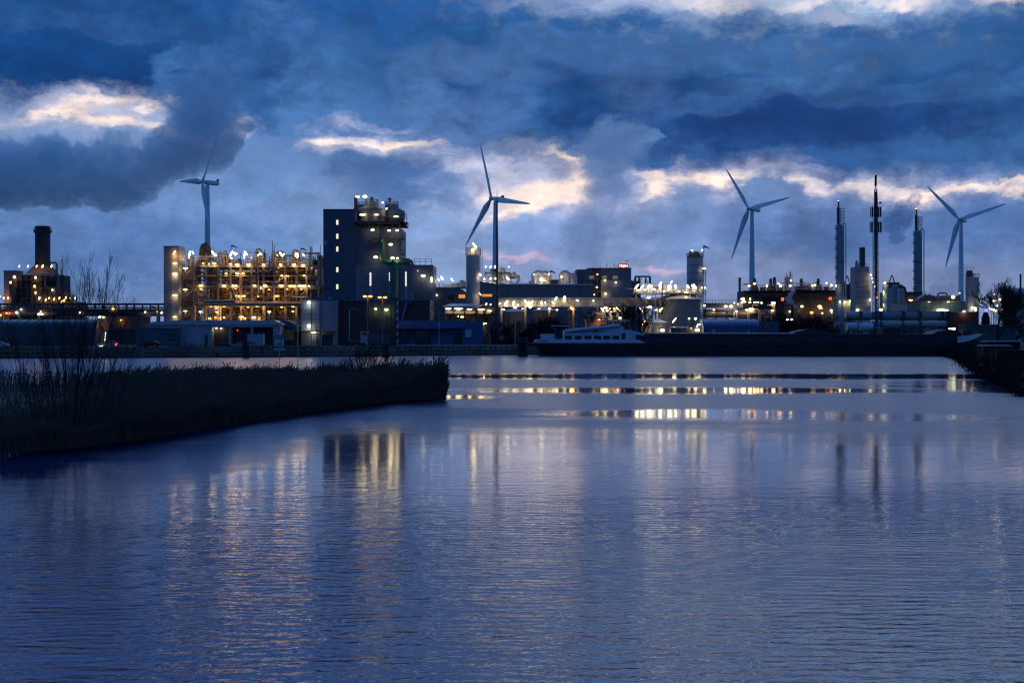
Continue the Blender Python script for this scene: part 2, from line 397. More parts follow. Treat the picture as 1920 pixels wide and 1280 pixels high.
def build_view():
    cam = bpy.data.cameras.new('camera'); co = bpy.data.objects.new('camera', cam); COL.objects.link(co)
    cam.lens = 50; cam.sensor_width = 36; cam.shift_y = -(640 - HZ) / 1920
    co.location = (0, 0, H); co.rotation_euler = (R(90), 0, 0)
    cam.clip_start = .5; cam.clip_end = 20000
    SC.camera = co
    sn = bpy.data.lights.new('sun', 'SUN'); so = bpy.data.objects.new('sun', sn); COL.objects.link(so)
    sn.energy = .012; sn.angle = R(60); sn.color = (1, .82, .66)
    so.rotation_euler = Vector((.10, .99, .05)).to_track_quat('Z', 'Y').to_euler()   # low behind the plant
    vs = SC.view_settings; vs.view_transform = 'Standard'; vs.look = 'None'; vs.exposure = 0; vs.gamma = 1
    c = SC.cycles
    c.use_denoising = True; c.filter_width = 1.3; c.use_adaptive_sampling = True; c.adaptive_threshold = .02; c.adaptive_min_samples = 16
    c.max_bounces = 6; c.diffuse_bounces = 2; c.glossy_bounces = 3; c.transmission_bounces = 2; c.volume_bounces = 8; c.transparent_max_bounces = 24
    c.sample_clamp_indirect = 4; c.sample_clamp_direct = 0
    c.caustics_reflective = False; c.caustics_refractive = False

build_world(); build_view()
# ------------------------------------------------------------------ water and land
def shore_pt(px, py):
    d = H * F / (py - HZ); return ((px - 960) / F * d, d)
FAR_SHORE = [(-2600, 676), (-1200, 675), (-400, 674), (0, 672), (240, 671), (480, 670), (700, 668), (900, 665.8), (1100, 664.8), (1400, 664.8), (1700, 665.5), (1780, 667), (1806, 675), (1826, 688), (1850, 702), (1895, 722), (1960, 748), (2200, 800), (2900, 900)]
def build_ground():
    m = bpy.data.materials.new('river_water'); m.use_nodes = True
    nt = m.node_tree; N = nt.nodes; L = nt.links; b = N['Principled BSDF']
    b.inputs['Base Color'].default_value = (.002, .026, .10, 1); b.inputs['IOR'].default_value = 1.5
    b.inputs['Specular IOR Level'].default_value = .5
    geo = N.new('ShaderNodeNewGeometry'); pos = geo.outputs['Position']
    def mth(op, a, b_=None, c=None, clamp=False):
        n = N.new('ShaderNodeMath'); n.operation = op; n.use_clamp = clamp
        for i, v in enumerate((a, b_, c)):
            if v is None: continue
            if isinstance(v, (int, float)): n.inputs[i].default_value = v
            else: L.new(v, n.inputs[i])
        return n.outputs[0]
    def noise(sx, sy, scale=1, detail=3, rough=.5, off=0, rz=0, dist=0):
        mp = N.new('ShaderNodeMapping'); mp.inputs['Scale'].default_value = (sx, sy, 1); mp.inputs['Location'].default_value = (off, off, 0); mp.inputs['Rotation'].default_value = (0, 0, R(rz))
        L.new(pos, mp.inputs[0]); n = N.new('ShaderNodeTexNoise'); n.noise_dimensions = '2D'
        n.inputs['Scale'].default_value = scale; n.inputs['Detail'].default_value = detail; n.inputs['Roughness'].default_value = rough; n.inputs['Distortion'].default_value = dist
        L.new(mp.outputs[0], n.inputs['Vector']); return n.outputs['Fac']
    edge = noise(.045, .16, 1, 4, .6, 3)
    calm = None
    # glassy slicks between the wind-ruffled stretches
    edge2 = noise(.12, .35, 1, 5, .65, 9)
    for cx, cy, rx, ry, wt in [(34, 187, 78, 13, 1), (20, 142, 25, 9, 1), (13.5, 102, 12, 6.5, .9), (20, 98, 17, 5, .6), (-5.5, 128, 4.0, 5.0, .95), (62, 150, 24, 26, .8), (-30, 186, 30, 8, 1)]:
        mp = N.new('ShaderNodeMapping'); mp.vector_type = 'TEXTURE'; mp.inputs['Location'].default_value = (cx, cy, 0); mp.inputs['Scale'].default_value = (rx, ry, 1)
        L.new(pos, mp.inputs[0]); ln = N.new('ShaderNodeVectorMath'); ln.operation = 'LENGTH'; L.new(mp.outputs[0], ln.inputs[0])
        v = mth('ADD', ln.outputs['Value'], mth('ADD', mth('MULTIPLY', edge, .85), mth('MULTIPLY', edge2, .55)))
        mr = N.new('ShaderNodeMapRange'); mr.interpolation_type = 'SMOOTHSTEP'; L.new(v, mr.inputs[0])
        mr.inputs[1].default_value = 1.95; mr.inputs[2].default_value = 1.30; mr.inputs[3].default_value = 0; mr.inputs[4].default_value = wt
        calm = mr.outputs[0] if calm is None else mth('MAXIMUM', calm, mr.outputs[0])
    sepp = N.new('ShaderNodeSeparateXYZ'); L.new(pos, sepp.inputs[0])
    far = N.new('ShaderNodeMapRange'); far.interpolation_type = 'SMOOTHSTEP'; L.new(mth('ADD', sepp.outputs[1], mth('MULTIPLY', edge, 26)), far.inputs[0])
    far.inputs[1].default_value = 86; far.inputs[2].default_value = 110; far.inputs[3].default_value = .055; far.inputs[4].default_value = .27
    ro = mth('MULTIPLY_ADD', calm, -.9, 1.0)
    ruf = None          # gust patches that roughen the water beside the reeds and near the right bank
    for cx, cy, rx, ry, wt in [(-15.5, 70, 5.0, 20, .15), (-3, 102, 7, 8, .12), (22, 80, 7, 10, .06), (6, 36, 9, 5, .05)]:
        mp = N.new('ShaderNodeMapping'); mp.vector_type = 'TEXTURE'; mp.inputs['Location'].default_value = (cx, cy, 0); mp.inputs['Scale'].default_value = (rx, ry, 1)
        L.new(pos, mp.inputs[0]); ln = N.new('ShaderNodeVectorMath'); ln.operation = 'LENGTH'; L.new(mp.outputs[0], ln.inputs[0])
        mr = N.new('ShaderNodeMapRange'); mr.interpolation_type = 'SMOOTHSTEP'; L.new(mth('ADD', ln.outputs['Value'], edge2), mr.inputs[0])
        mr.inputs[1].default_value = 1.75; mr.inputs[2].default_value = 1.05; mr.inputs[3].default_value = 0; mr.inputs[4].default_value = wt
        ruf = mr.outputs[0] if ruf is None else mth('MAXIMUM', ruf, mr.outputs[0])
    rough = mth('ADD', mth('MULTIPLY', mth('ADD', far.outputs[0], ruf), ro), .02)
    L.new(rough, b.inputs['Roughness'])
    h1 = noise(1.5, 3.0, 1.0, 3, .55, 0, 6)
    h2 = noise(.2, .7, 1.0, 2, .5, 20, -5)
    h3 = noise(2.6, 6.0, 1.0, 2, .5, 40, 7)
    hh = mth('ADD', mth('ADD', mth('MULTIPLY', h1, .15), mth('MULTIPLY', h2, .26)), mth('MULTIPLY', h3, .034))
    def train(rz, sc, off, sx):
        mp = N.new('ShaderNodeMapping'); mp.inputs['Rotation'].default_value = (0, 0, R(rz)); mp.inputs['Location'].default_value = (off, off, 0); mp.inputs['Scale'].default_value = (sx, 1, 1)
        L.new(pos, mp.inputs[0]); w = N.new('ShaderNodeTexWave'); w.bands_direction = 'Y'; w.inputs['Scale'].default_value = sc; w.inputs['Distortion'].default_value = 3.4
        w.inputs['Detail'].default_value = 3; w.inputs['Detail Scale'].default_value = 1.1; w.inputs['Detail Roughness'].default_value = .55
        L.new(mp.outputs[0], w.inputs['Vector']); return w.outputs[1]
    hh = mth('ADD', hh, mth('ADD', mth('MULTIPLY', train(9, .62, 3, .8), .030), mth('MULTIPLY', train(-13, .85, 17, .8), .022)))
    nb = N.new('ShaderNodeMapRange'); L.new(sepp.outputs[1], nb.inputs[0]); nb.inputs[1].default_value = 24; nb.inputs[2].default_value = 58; nb.interpolation_type = 'SMOOTHSTEP'; nb.inputs[3].default_value = 1.0; nb.inputs[4].default_value = .12
    patch = noise(.05, .11, 1, 3, .5, 71)
    pm = N.new('ShaderNodeMapRange'); L.new(patch, pm.inputs[0]); pm.inputs[1].default_value = .3; pm.inputs[2].default_value = .7; pm.inputs[3].default_value = .55; pm.inputs[4].default_value = 1.25
    bp = N.new('ShaderNodeBump'); bp.inputs['Distance'].default_value = .24
    L.new(hh, bp.inputs['Height']); L.new(mth('MULTIPLY', mth('MULTIPLY_ADD', calm, -.93, 1.0), mth('MULTIPLY', pm.outputs[0], nb.outputs[0]), clamp=True), bp.inputs['Strength']); L.new(bp.outputs[0], b.inputs['Normal'])
    tag(link('water', MB().add([(-3000, -300, 0), (3000, -300, 0), (3000, 520, 0), (-3000, 520, 0)], [(0, 1, 2, 3)]).mesh('water', m)), 'dark blue rippled water of the wide river', None, None, 'structure')

    grass = mat('winter_grass', (.030, .030, .024), .95, var=.5, scale=.15)
    pts = [shore_pt(*q) for q in FAR_SHORE]
    rows = [(0, -.6), (1.5, .15), (6.0, 1.6), (9, GZ), (9000, GZ)]
    mb = MB(); n = len(pts); vs = []
    for k, (e, zz) in enumerate(rows):
        for x, y in pts:
            l = math.hypot(x, y); q = (l + e) / l
            jz = random.uniform(-.12, .12) if 0 < k < 3 else 0
            vs.append((x*q, y*q, zz + jz))
    mb.add(vs, [(k*n+i, k*n+i+1, (k+1)*n+i+1, (k+1)*n+i) for k in range(len(rows)-1) for i in range(n-1)])
    tag(link('ground', mb.mesh('ground', grass)), 'dark grassy quay land rising from the water', None, None, 'structure')
    # road along the far bank, one strip 4 mm proud, with a pale edge line
    def strip(name, e0, e1, z, m_, lab, i0=1, i1=10):
        q = [pt for pt in pts[i0:i1]]; mb = MB(); vs = []
        for e in (e0, e1):
            for x, y in q:
                l = math.hypot(x, y); kq = (l + e) / l; vs.append((x*kq, y*kq, z))
        k = len(q); mb.add(vs, [(i, i+1, k+i+1, k+i) for i in range(k-1)])
        tag(link(name, mb.mesh(name, m_)), lab, None, None, 'structure')
    strip('road', 14, 23, GZ + .004, ASPH, 'asphalt road along the far bank')
    strip('road_marking', 14.4, 14.7, GZ + .008, MARK, 'pale edge line of the bank road')
    # kerb
    q = pts[1:10]; mb = MB()
    for (x, y), (x2, y2) in zip(q[:-1], q[1:]):
        l = math.hypot(x, y); l2 = math.hypot(x2, y2)
        a = [(x*(l+e)/l, y*(l+e)/l) for e in (13.6, 13.9)]; c = [(x2*(l2+e)/l2, y2*(l2+e)/l2) for e in (13.6, 13.9)]
        mb.add([(*a[0], GZ-.1), (*c[0], GZ-.1), (*c[1], GZ-.1), (*a[1], GZ-.1), (*a[0], GZ+.12), (*c[0], GZ+.12), (*c[1], GZ+.12), (*a[1], GZ+.12)],
               [(4,5,6,7), (0,1,5,4), (1,2,6,5), (2,3,7,6), (3,0,4,7)])
    tag(link('kerb', mb.mesh('kerb', CONC)), 'concrete kerb beside the bank road', None, None, 'structure')

    # reed island
    near = [(-900, 900), (-300, 878), (0, 858), (150, 846), (300, 826), (480, 792), (640, 769), (750, 755), (800, 753), (836, 749.5)]
    nw = [shore_pt(*q) for q in near]
    fw = [(x_, y_) for x_, y_ in [(-63, 150), (-45, 158), (-40, 158), (-34, 160), (-28, 160), (-22, 158), (-16, 152), (-10, 144), (-8.2, 138), (-5.72, 123.5)]]
    soil = mat('reed_bed_mud', (.02, .018, .015), .95, var=.4, scale=.5)
    mb = MB(); n = len(nw); vs = []
    for t, zz in [(0, -.3), (.06, .25), (.5, .45), (.95, .3), (1, -.3)]:
        for (a, b_), (c, d_) in zip(nw, fw): vs.append((a + (c-a)*t, b_ + (d_-b_)*t, zz))
    mb.add(vs, [(k*n+i, k*n+i+1, (k+1)*n+i+1, (k+1)*n+i) for k in range(4) for i in range(n-1)])
    tag(link('marsh_bank', mb.mesh('marsh_bank', soil)), 'low muddy spit under the reeds', None, None, 'structure')
    # reed blades: one uncountable mass
    rm = mat('dry_reed', (.12, .08, .055), .9, var=.35, scale=.6)
    vs = []; fs = []; rnd = random.Random(3)
    def blade(x, y, z, h, w):
        lean = rnd.gauss(.10, .10) * h; ly = rnd.gauss(0, .06) * h
        o = len(vs); a = rnd.uniform(-.6, .6); cx, cy = math.cos(a)*w, math.sin(a)*w
        for t, ww in ((0, 1), (.55, .9), (.86, .5)):
            lx = lean * t * t
            vs.append((x + lx - cx*ww, y + ly*t - cy*ww, z + h*t)); vs.append((x + lx + cx*ww, y + ly*t + cy*ww, z + h*t))
        # feathery head
        vs.append((x + lean*.93 - cx*1.5, y + ly, z + h*.93)); vs.append((x + lean*.93 + cx*1.5, y + ly, z + h*.93)); vs.append((x + lean*1.06, y + ly, z + h))
        fs.append((o, o+1, o+3, o+2)); fs.append((o+2, o+3, o+5, o+4)); fs.append((o+4, o+5, o+7, o+6)); fs.append((o+6, o+7, o+8))
    for i in range(n - 1):
        a0, a1, f0, f1 = Vector(nw[i]), Vector(nw[i+1]), Vector(fw[i]), Vector(fw[i+1])
        area = ((a1-a0).length + (f1-f0).length) * .5 * (f0-a0).length
        if i < 2: cnt = 2500
        else: cnt = int(min(9000, area * 16))
        for _ in range(cnt):
            s_ = rnd.random(); t = rnd.random()
            if rnd.random() < .5: t = t**3 * .25
            elif rnd.random() < .5: t = 1 - t**2*.3
            p = (a0 + (a1-a0)*s_) * (1-t) + (f0 + (f1-f0)*s_) * t
            tip = (i + s_) / (n-1)
            base = 1.5 + 1.35 * max(0, tip - .55) / .45
            if t < .15: base *= .75 + 1.2*t if tip < .8 else 1
            cl = math.sin(p.x*.9 + 1.3*math.sin(p.y*.5)) * .22 + math.sin(p.x*2.7) * .14
            if tip > .8: cl = cl * 2.2 + .25 * math.sin(p.x * 5.1 + p.y)
            if tip > .90: base *= 1 - .55 * ((tip - .90) / .10) ** 1.6
            h = base * rnd.uniform(.7, 1.06) + cl
            if rnd.random() < .16: h *= rnd.uniform(1.1, 1.38)
            blade(p.x, p.y, .2, max(.5, h), rnd.uniform(.014, .032) * (1.3 if p.y > 110 else 1))
    me = bpy.data.meshes.new('reeds'); me.from_pydata(vs, [], fs); me.materials.append(rm)
    tag(link('reeds', me), 'mass of dry brown reeds covering the dark spit', None, None, 'stuff')
build_ground()
rnd = random.Random(11)
def pipes(t, n, x0, x1, y0, y1, d0, d1, m=None, r=(.15, .4), name='pipe'):
    """n separate crooked pipes inside a pixel window"""
    for i in range(n):
        ax = t.X(rnd.uniform(x0, x1)); az = t.Z(rnd.uniform(y0, y1)); y = rnd.uniform(d0, d1)
        wz = t.Z(y0) - t.Z(y1); wx = t.X(x1) - t.X(x0)
        if rnd.random() < .5:
            b = (ax, y, max(0, min(t.Z(y0), az + rnd.choice((-1, 1)) * wz * rnd.uniform(.25, .7))))
            c = (ax + rnd.choice((-1, 1)) * wx * rnd.uniform(.03, .12), y, b[2])
        else:
            b = (max(t.X(x0), min(t.X(x1), ax + rnd.choice((-1, 1)) * wx * rnd.uniform(.08, .35))), y, az)
            c = (b[0], y, max(t.Z(y1), min(t.Z(y0), az + rnd.choice((-1, 1)) * wz * rnd.uniform(.05, .25))))
        t.part(name, MB().tube([(ax, y, az), b, c], rnd.uniform(*r), 7), m or rnd.choice((PIPEM, PIPEB, STEEL, STEELD)))
def arch(x0, x1, y, z0, zt, r, n=10, z1=None):
    """inverted U pipe"""
    cx = (x0 + x1) / 2; ra = abs(x1 - x0) / 2
    pts = [(x0, y, z0)] + [(cx - (x1-x0)/2*math.cos(math.pi*k/n), y, zt - ra + ra*math.sin(math.pi*k/n)) for k in range(n+1)] + [(x1, y, z0 if z1 is None else z1)]
    return MB().tube(pts, r, 10)
def sock(t, px, py0, py1, side=1, y=0):
    """windsock on a mast, two parts of the thing it stands on"""
    t.part('windsock_mast', MB().bar((t.X(px), y, t.Z(py0)), (t.X(px), y, t.Z(py1)), .14), STEELD)
    z = t.Z(py1)
    t.part('windsock', MB().tube([(t.X(px), y, z), (t.X(px)+side*1.0, y, z-.15), (t.X(px)+side*1.9, y, z-.7)], .35, 8, .15), FLAGM)

# ---- furnace with the wide chimney, far left
def furnace():
    t = T('furnace', 'dark furnace house with a wide black chimney and amber lit cone, far left', 'furnace', 80, 600)
    X, Z = t.X, t.Z
    t.part('chimney', MB().lathe(0, 0, [(X(94)*1.08, Z(500)), (X(94), Z(494)), (X(94), Z(425)), (X(94)*.9, Z(424))], 28), mat('sooty_chimney_steel', (.03, .03, .034), .6))
    g = MB().lathe(0, 0, [(X(97)*.9, Z(437)), (X(97), Z(433)), (X(97), Z(432))], 24)
    for i in range(14):
        a = i*math.pi/7; r = X(97); g.bar((r*math.cos(a), r*math.sin(a), Z(433)), (r*math.cos(a), r*math.sin(a), Z(427.5)), .1)
    t.part('gallery', g, STEELD)
    t.part('hood', MB().lathe(0, 0, [(X(110), Z(513)), (X(107), Z(510)), (X(98), Z(500)), (X(95), Z(497.5))], 24), mat('rusty_hood_plate', (.20, .14, .09), .6, var=.4))
    b = MB().box(X(44), X(118), -8, 10, 0, Z(516)); t.part('wall', b, mat('sooty_plate', (.045, .045, .05), .7, var=.4))
    for k in range(9):
        x = X(44 + k*9.25); t.part('buttress', MB().box(x-.25, x+.25, -8.7, -8.0, 0, Z(517)), STEELD)
    for y in (515, 528, 541, 554):
        w = MB().box(X(40), X(121), -10, -8.7, Z(y), Z(y)+.25); w.rail(X(40), X(121), -9.9, Z(y)+.25, 1.2, 2.5); t.part('walkway', w, STEELD)
    t.part('stair_house', MB().box(X(31), X(43), -6, 4, 0, Z(526)).box(X(33), X(38), -4, 0, Z(526), Z(520)), STEELD)
    t.part('overhead_pipe', MB().tube([(X(96), -2, Z(500)), (X(97), -2, Z(493)), (X(107), -2, Z(493)), (X(109), -2, Z(496)), (X(109), -2, Z(515))], .45, 8), STEELD)
    low = MB().box(X(119), X(150), -5, 8, 0, Z(566)); t.part('annexe', low, STEELD)
    for k, (a, c, top) in enumerate([(121, 126, 545), (128, 133, 548), (134, 140, 552), (142, 145, 556)]):
        t.part('vessel', MB().lathe(X((a+c)/2), 0, [(X(c)-X((a+c)/2), Z(566)), (X(c)-X((a+c)/2), Z(top+2)), (.3, Z(top))], 12), STEEL)
    pipes(t, 14, 118, 150, 548, 568, -5, -1, r=(.12, .3)); pipes(t, 10, 46, 116, 520, 565, -9.6, -8.9, r=(.12, .25))
    t.lamps([(50, 501), (66, 501), (82, 501), (93, 501), (109.5, 501)], y=-9, kind='a', w=.7, h=1.5, rot=25)
    t.lamps([(43, 521), (82, 522), (80, 538, 'a'), (82, 550), (113, 545), (36, 531, 'a')], y=-10.3, kind='w', w=1.0, h=1.2)
    t.lamps([(89, 560), (107, 560), (116, 562, 'a'), (126, 560), (138, 559), (145, 560), (155, 560, 'c'), (130, 566, 'a'), (135, 564, 'a'), (101, 563, 'a')], y=-10.4, kind='w', w=.7, h=1.4, rot=20)
furnace()
def block(name, label, cat, px, d, x0, x1, top, depth, m, group=None, roof=None, bands=()):
    t = T(name, label, cat, px, d, group=group)
    t.part('wall', MB().box(t.X(x0), t.X(x1), 0, depth, 0, t.Z(top)), m)
    t.part('roof', MB().box(t.X(x0)-.25, t.X(x1)+.25, -.25, depth+.25, t.Z(top), t.Z(top)+.45), roof or FELT)
    return t
t = block('concrete_tower', 'plain pale concrete tower left of the wide black chimney', 'tower', 18, 640, 7, 30, 509, 9, BRICKP)
t.part('seam_band', MB().box(t.X(7)-.05, t.X(30)+.05, -.06, 0, t.Z(525), t.Z(524)), DCON)
t.part('side_duct', MB().box(t.X(22), t.X(29), -3, 0, 0, t.Z(531)), STEELD)
t.lamps([(13, 559), (21, 559), (2, 564, 'a'), (5, 556, 'a')], y=-4, w=1.0, h=1.2)

# ---- elevated pipe rack at far left
def rack():
    t = T('pipe_rack', 'long dark elevated pipe rack running from the furnace to the lit plant', 'pipe rack', 150, 560)
    X, Z = t.X, t.Z
    for y, h in ((568.5, 1.2), (579, 2.0)):
        t.part('girder', MB().box(X(-120), X(312), -1.5, -1.0, Z(y)-h*.6, Z(y)), STEELD)
        t.part('girder', MB().box(X(-120), X(312), 1.5, 2.0, Z(y)-h*.6, Z(y)), STEELD)
    for k in range(29):
        px = -116 + k*14.8
        t.part('post', MB().box(X(px)-.22, X(px)+.22, -1.6, -.9, Z(579), Z(568.5)), STEELD)
    for k in range(12):
        px = -110 + k*37
        t.part('support_leg', MB().box(X(px)-.35, X(px)+.35, -1.7, -.8, 0, Z(580)).box(X(px)-.3, X(px)+.3, 1.2, 1.9, 0, Z(580)), STEELD)
    for y, r in ((581.5, .5), (584, .35), (587, .55), (576.5, .3), (591, .4)):
        t.part('pipe', MB().tube([(X(-120), 0, Z(y)), (X(312), 0, Z(y))], r, 8), rnd.choice((PIPEM, STEEL, STEELD)))
    pipes(t, 16, 200, 312, 575, 590, -2.4, -1.6, r=(.12, .3), m=STEELD)
    t.lamps([(43, 580), (35, 586, 'c', 1.0), (16, 587, 's'), (21, 587.5, 'r'), (80, 584, 's'), (79, 589, 'c', 2.6, .8), (153, 586, 'c', .9), (215, 579, 's'), (275, 585, 'c', .9), (297, 585, 'c', .9), (305, 586, 'c', .8), (4, 591, 's', 1.4)], y=-2.2, kind='c', w=1.2, h=.9)
rack()
# ---- boundary wall and barrel roofed shed at far left
t = T('barrel_roofed_shed', 'long low shed with a rounded glassy roof behind the willow twigs', 'shed', 90, 385)
X, Z = t.X, t.Z
a = [(X(-60) , 0)]
prof = [(0, Z(617))] + [(6 - 6*math.cos(math.pi*k/10), Z(617) + (Z(598.5)-Z(617))*math.sin(math.pi*k/10)) for k in range(11)] + [(12, Z(617))]
t.part('roof', MB().prism_x(prof[1:-1], X(-70), X(180)), mat('sheen_roof', (.045, .055, .07), .3, var=.3))
t.part('wall', MB().box(X(-69), X(179), .15, 11.8, 0, Z(617)), CLAD_D)
for k in range(14): t.part('roof_rib', MB().tube([(X(-66 + k*18.6), p[0], p[1] + .05) for p in prof[1:-1]], .09, 4), STEELD)
for k in range(7): t.part('door', MB().box(X(-40 + k*30), X(-24 + k*30), .05, .14, 0, Z(630)), STEELD)
t = T('boundary_wall', 'dark plain wall between the barrel shed and the low warehouse', 'wall', 230, 420)
t.part('wall', MB().box(t.X(180), t.X(272), 0, .5, 0, t.Z(617)), PURP)
t.part('coping', MB().box(t.X(180)-.1, t.X(272)+.1, -.1, .6, t.Z(617), t.Z(616)), DCON)
t = block('brick_substation', 'brownish flat roofed block glowing under one wide lamp', 'building', 215, 470, 188, 262, 595, 14, mat('brown_brick', (.13, .09, .075), .85))
t.part('door', MB().box(t.X(205), t.X(214), -.06, 0, 0, t.Z(628)), STEELD)
t.lamps([(191.5, 594.5, 'c', 2.8, .9), (228, 600, 'a', .8, .5)], y=-.8)

# ---- the brightly lit process plant
def plant():
    t = T('process_plant', 'open steel process plant full of pipes and warm lamps', 'process plant', 455, 470)
    X, Z = t.X, t.Z
    floors = [497, 516, 535, 571, 601]
    D = 26
    cols = [363, 386, 409, 432.5, 452, 472, 494, 514, 535, 556, 575, 597]
    for k, px in enumerate(cols):
        for y in (0, 9, 18):
            t.part('column', MB().box(X(px)-.32, X(px)+.32, y-.32, y+.32, 0, Z(496.5 if k != 11 else 480)), STEEL)
    for fy in floors:
        for y in (-.4, 8.6, 17.6):
            h = .75 if fy != 516 else .35
            t.part('floor_beam', MB().box(X(359), X(600), y-.16, y+.16, Z(fy)-h, Z(fy)), STEEL)
        if fy not in (516,):
            t.part('floor_deck', MB().box(X(360), X(599), .5, D-1, Z(fy)-.05, Z(fy)+.12), STEELD)
            t.part('railing', MB().rail(X(360), X(599), -.7, Z(fy)+.1, 1.1, 2.2, .08), STEEL)
        else:
            for q in ((372, 392), (424, 446), (478, 500), (540, 590)):
                t.part('floor_deck', MB().box(X(q[0]), X(q[1]), 1, 14, Z(fy)-.05, Z(fy)+.1), STEELD)
    t.part('fill_backing', MB().box(X(395), X(598), 17, 17.3, 0, Z(560)).box(X(372), X(600), 17, 17.3, Z(569), Z(538)).box(X(420), X(575), 17, 17.3, Z(533), Z(502)).box(X(366), X(392), 17, 17.3, Z(531), Z(503)), mat('brown_fill_sheet', (.24, .16, .09), .8, var=.6))  # added backing: closes the sky gaps and bounces amber lamp light as fill
    for k in range(22):
        px = rnd.choice(cols[:-1]); y = rnd.choice((0, 9)); f0, f1 = rnd.choice(((601, 571), (571, 535), (535, 516), (516, 497)))
        w = 21
        a, b = (X(px), y, Z(f0)), (X(px + w), y, Z(f1))
        if rnd.random() < .5: a, b = (X(px), y, Z(f1)), (X(px + w), y, Z(f0))
        t.part('brace', MB().bar(a, b, .22), STEEL)
    # vessels and exchangers on every floor
    for fy, ceil in ((601, 574), (571, 538), (535, 500)):
        for k in range(13):
            px = 368 + k*17.6 + rnd.uniform(-5, 5); y = rnd.uniform(3, 15); hgt = (Z(ceil) - Z(fy)) * rnd.uniform(.45, .88); r = rnd.uniform(.55, 1.5)
            m = rnd.choice((PIPEM, STEEL, PIPEB, BRICKP, CONC, PIPEB))
            if rnd.random() < .68:
                t.part('vessel', MB().lathe(X(px), y, [(r*.3, Z(fy)+.3), (r, Z(fy)+.9), (r, Z(fy)+hgt-.5), (r*.5, Z(fy)+hgt-.1), (.15, Z(fy)+hgt)], 14), m)
            else:
                l = rnd.uniform(1.5, 3.0); zc = Z(fy) + hgt*.6
                t.part('heat_exchanger', MB().tube([(X(px)-l, y, zc), (X(px)-l+.2, y, zc), (X(px)+l-.2, y, zc), (X(px)+l, y, zc)], r*.7, 12).box(X(px)-l*.6-.15, X(px)-l*.6+.15, y-.4, y+.4, Z(fy), zc).box(X(px)+l*.6-.15, X(px)+l*.6+.15, y-.4, y+.4, Z(fy), zc), m)
    for fy, ceil in ((601, 573), (571, 537), (535, 499)):
        pipes(t, 28, 364, 598, ceil, fy, -.3, 5, r=(.10, .30))
    pipes(t, 13, 364, 598, 500, 600, -1.0, 0, r=(.12, .22))
    # fine pipework: nobody could count it
    mb = MB(); fw = MB()
    for i in range(640):
        x = X(rnd.uniform(362, 600)); y = rnd.uniform(.5, 16); f0, f1 = rnd.choice(((601, 573), (571, 537), (535, 499))); z0, z1 = Z(f0), Z(f1)
        z = rnd.uniform(z0, z1)
        if rnd.random() < .55: mb.tube([(x, y, z), (x, y, rnd.uniform(z0, z1))], rnd.uniform(.05, .14), 5)
        else: mb.tube([(x, y, z), (min(X(601), x + rnd.uniform(1, 6)), y, z)], rnd.uniform(.05, .14), 5)
    for i in range(160):
        x = X(rnd.uniform(366, 600)); y = rnd.uniform(.5, 14); z = Z(497); hgt = rnd.uniform(1, 4.2)
        mb.tube([(x, y, z), (x, y, z + hgt), (x + rnd.uniform(-2.2, 2.2), y, z + hgt)], rnd.uniform(.06, .17), 5)
    for i in range(170):
        x = X(rnd.uniform(362, 600)); f0, f1 = rnd.choice(((601, 573), (571, 537), (535, 499))); z0, z1 = Z(f0), Z(f1); y = rnd.uniform(-.7, 4)
        if rnd.random() < .6: fw.tube([(x, y, z0), (x, y, rnd.uniform((z0+z1)/2, z1))], rnd.uniform(.07, .2), 5)
        else:
            z = rnd.uniform(z0, z1); fw.tube([(x, y, z), (min(X(601), x + rnd.uniform(1.5, 8)), y, z)], rnd.uniform(.07, .18), 5)
    t.part('dark_pipework', fw, STEELD, kind='stuff')
    t.part('pipework', mb, PIPEB, kind='stuff')
    # roof equipment
    t.part('roof_duct', MB().tube([(X(372), 5, Z(497)), (X(373), 5, Z(467)), (X(376), 5, Z(459)), (X(381), 5, Z(457)), (X(384), 5, Z(464)), (X(384.5), 5, Z(497))], 1.0, 12), mat('sooty_duct', (.09, .06, .045), .7))
    for px, top, w in ((349, 478, 2.5), (366, 486, 2), (399, 482, 1.8), (413, 479, 2.6), (424, 484, 1.5), (440, 483, 2.2), (470, 484, 2.2), (480, 470, 2.2), (488, 472, 1.6), (503, 482, 1.3), (518, 468, 2.3), (524, 470, 1.6), (545, 471, 1.3), (552, 468, 1.6), (560, 480, 1.6), (584, 483, 1.4), (590, 485, 1.6)):
        t.part('roof_vessel', MB().lathe(X(px), 7, [(w*.5, Z(497)), (w*.5, Z(top+3)), (w*.3, Z(top))], 12), rnd.choice((STEEL, PIPEM, STEELD)))
    for a, b, zt, r in ((404, 412, 472, .3), (415, 421, 470, .28), (476, 486, 466, .35), (508, 512, 470, .2), (545, 556, 467, .22), (578.5, 581.5, 462, .22)):
        t.part('vent_pipe', arch(X(a), X(b), 4, Z(497), Z(zt), r), STEEL)
    for px, top in ((505, 449), (508.5, 457), (490, 465), (596, 457), (601, 478), (575, 474), (538, 474), (458, 470), (394, 472)):
        t.part('vent_mast', MB().cyl(X(px), 6, Z(497), Z(top), .14, .10, 8), STEELD)
    t.part('duct_stack', MB().box(X(593), X(600), 2, 6, Z(535), Z(477)), STEELD)
    pipes(t, 16, 364, 600, 472, 496, .5, 6, r=(.1, .25))
    t.part('main_pipe', MB().tube([(X(366), -2.2, Z(601)), (X(366), -2.2, Z(573)), (X(369), -2.2, Z(570.5)), (X(603), -2.2, Z(570.5))], .75, 12), STEEL)
    t.part('main_pipe', MB().tube([(X(384), -2.4, Z(565)), (X(440), -2.4, Z(565)), (X(444), -2.4, Z(562)), (X(436), -2.4, Z(541))], .5, 10), STEEL)
    sock(t, 433.5, 481, 461); sock(t, 564, 480, 466)
    w = 1.7
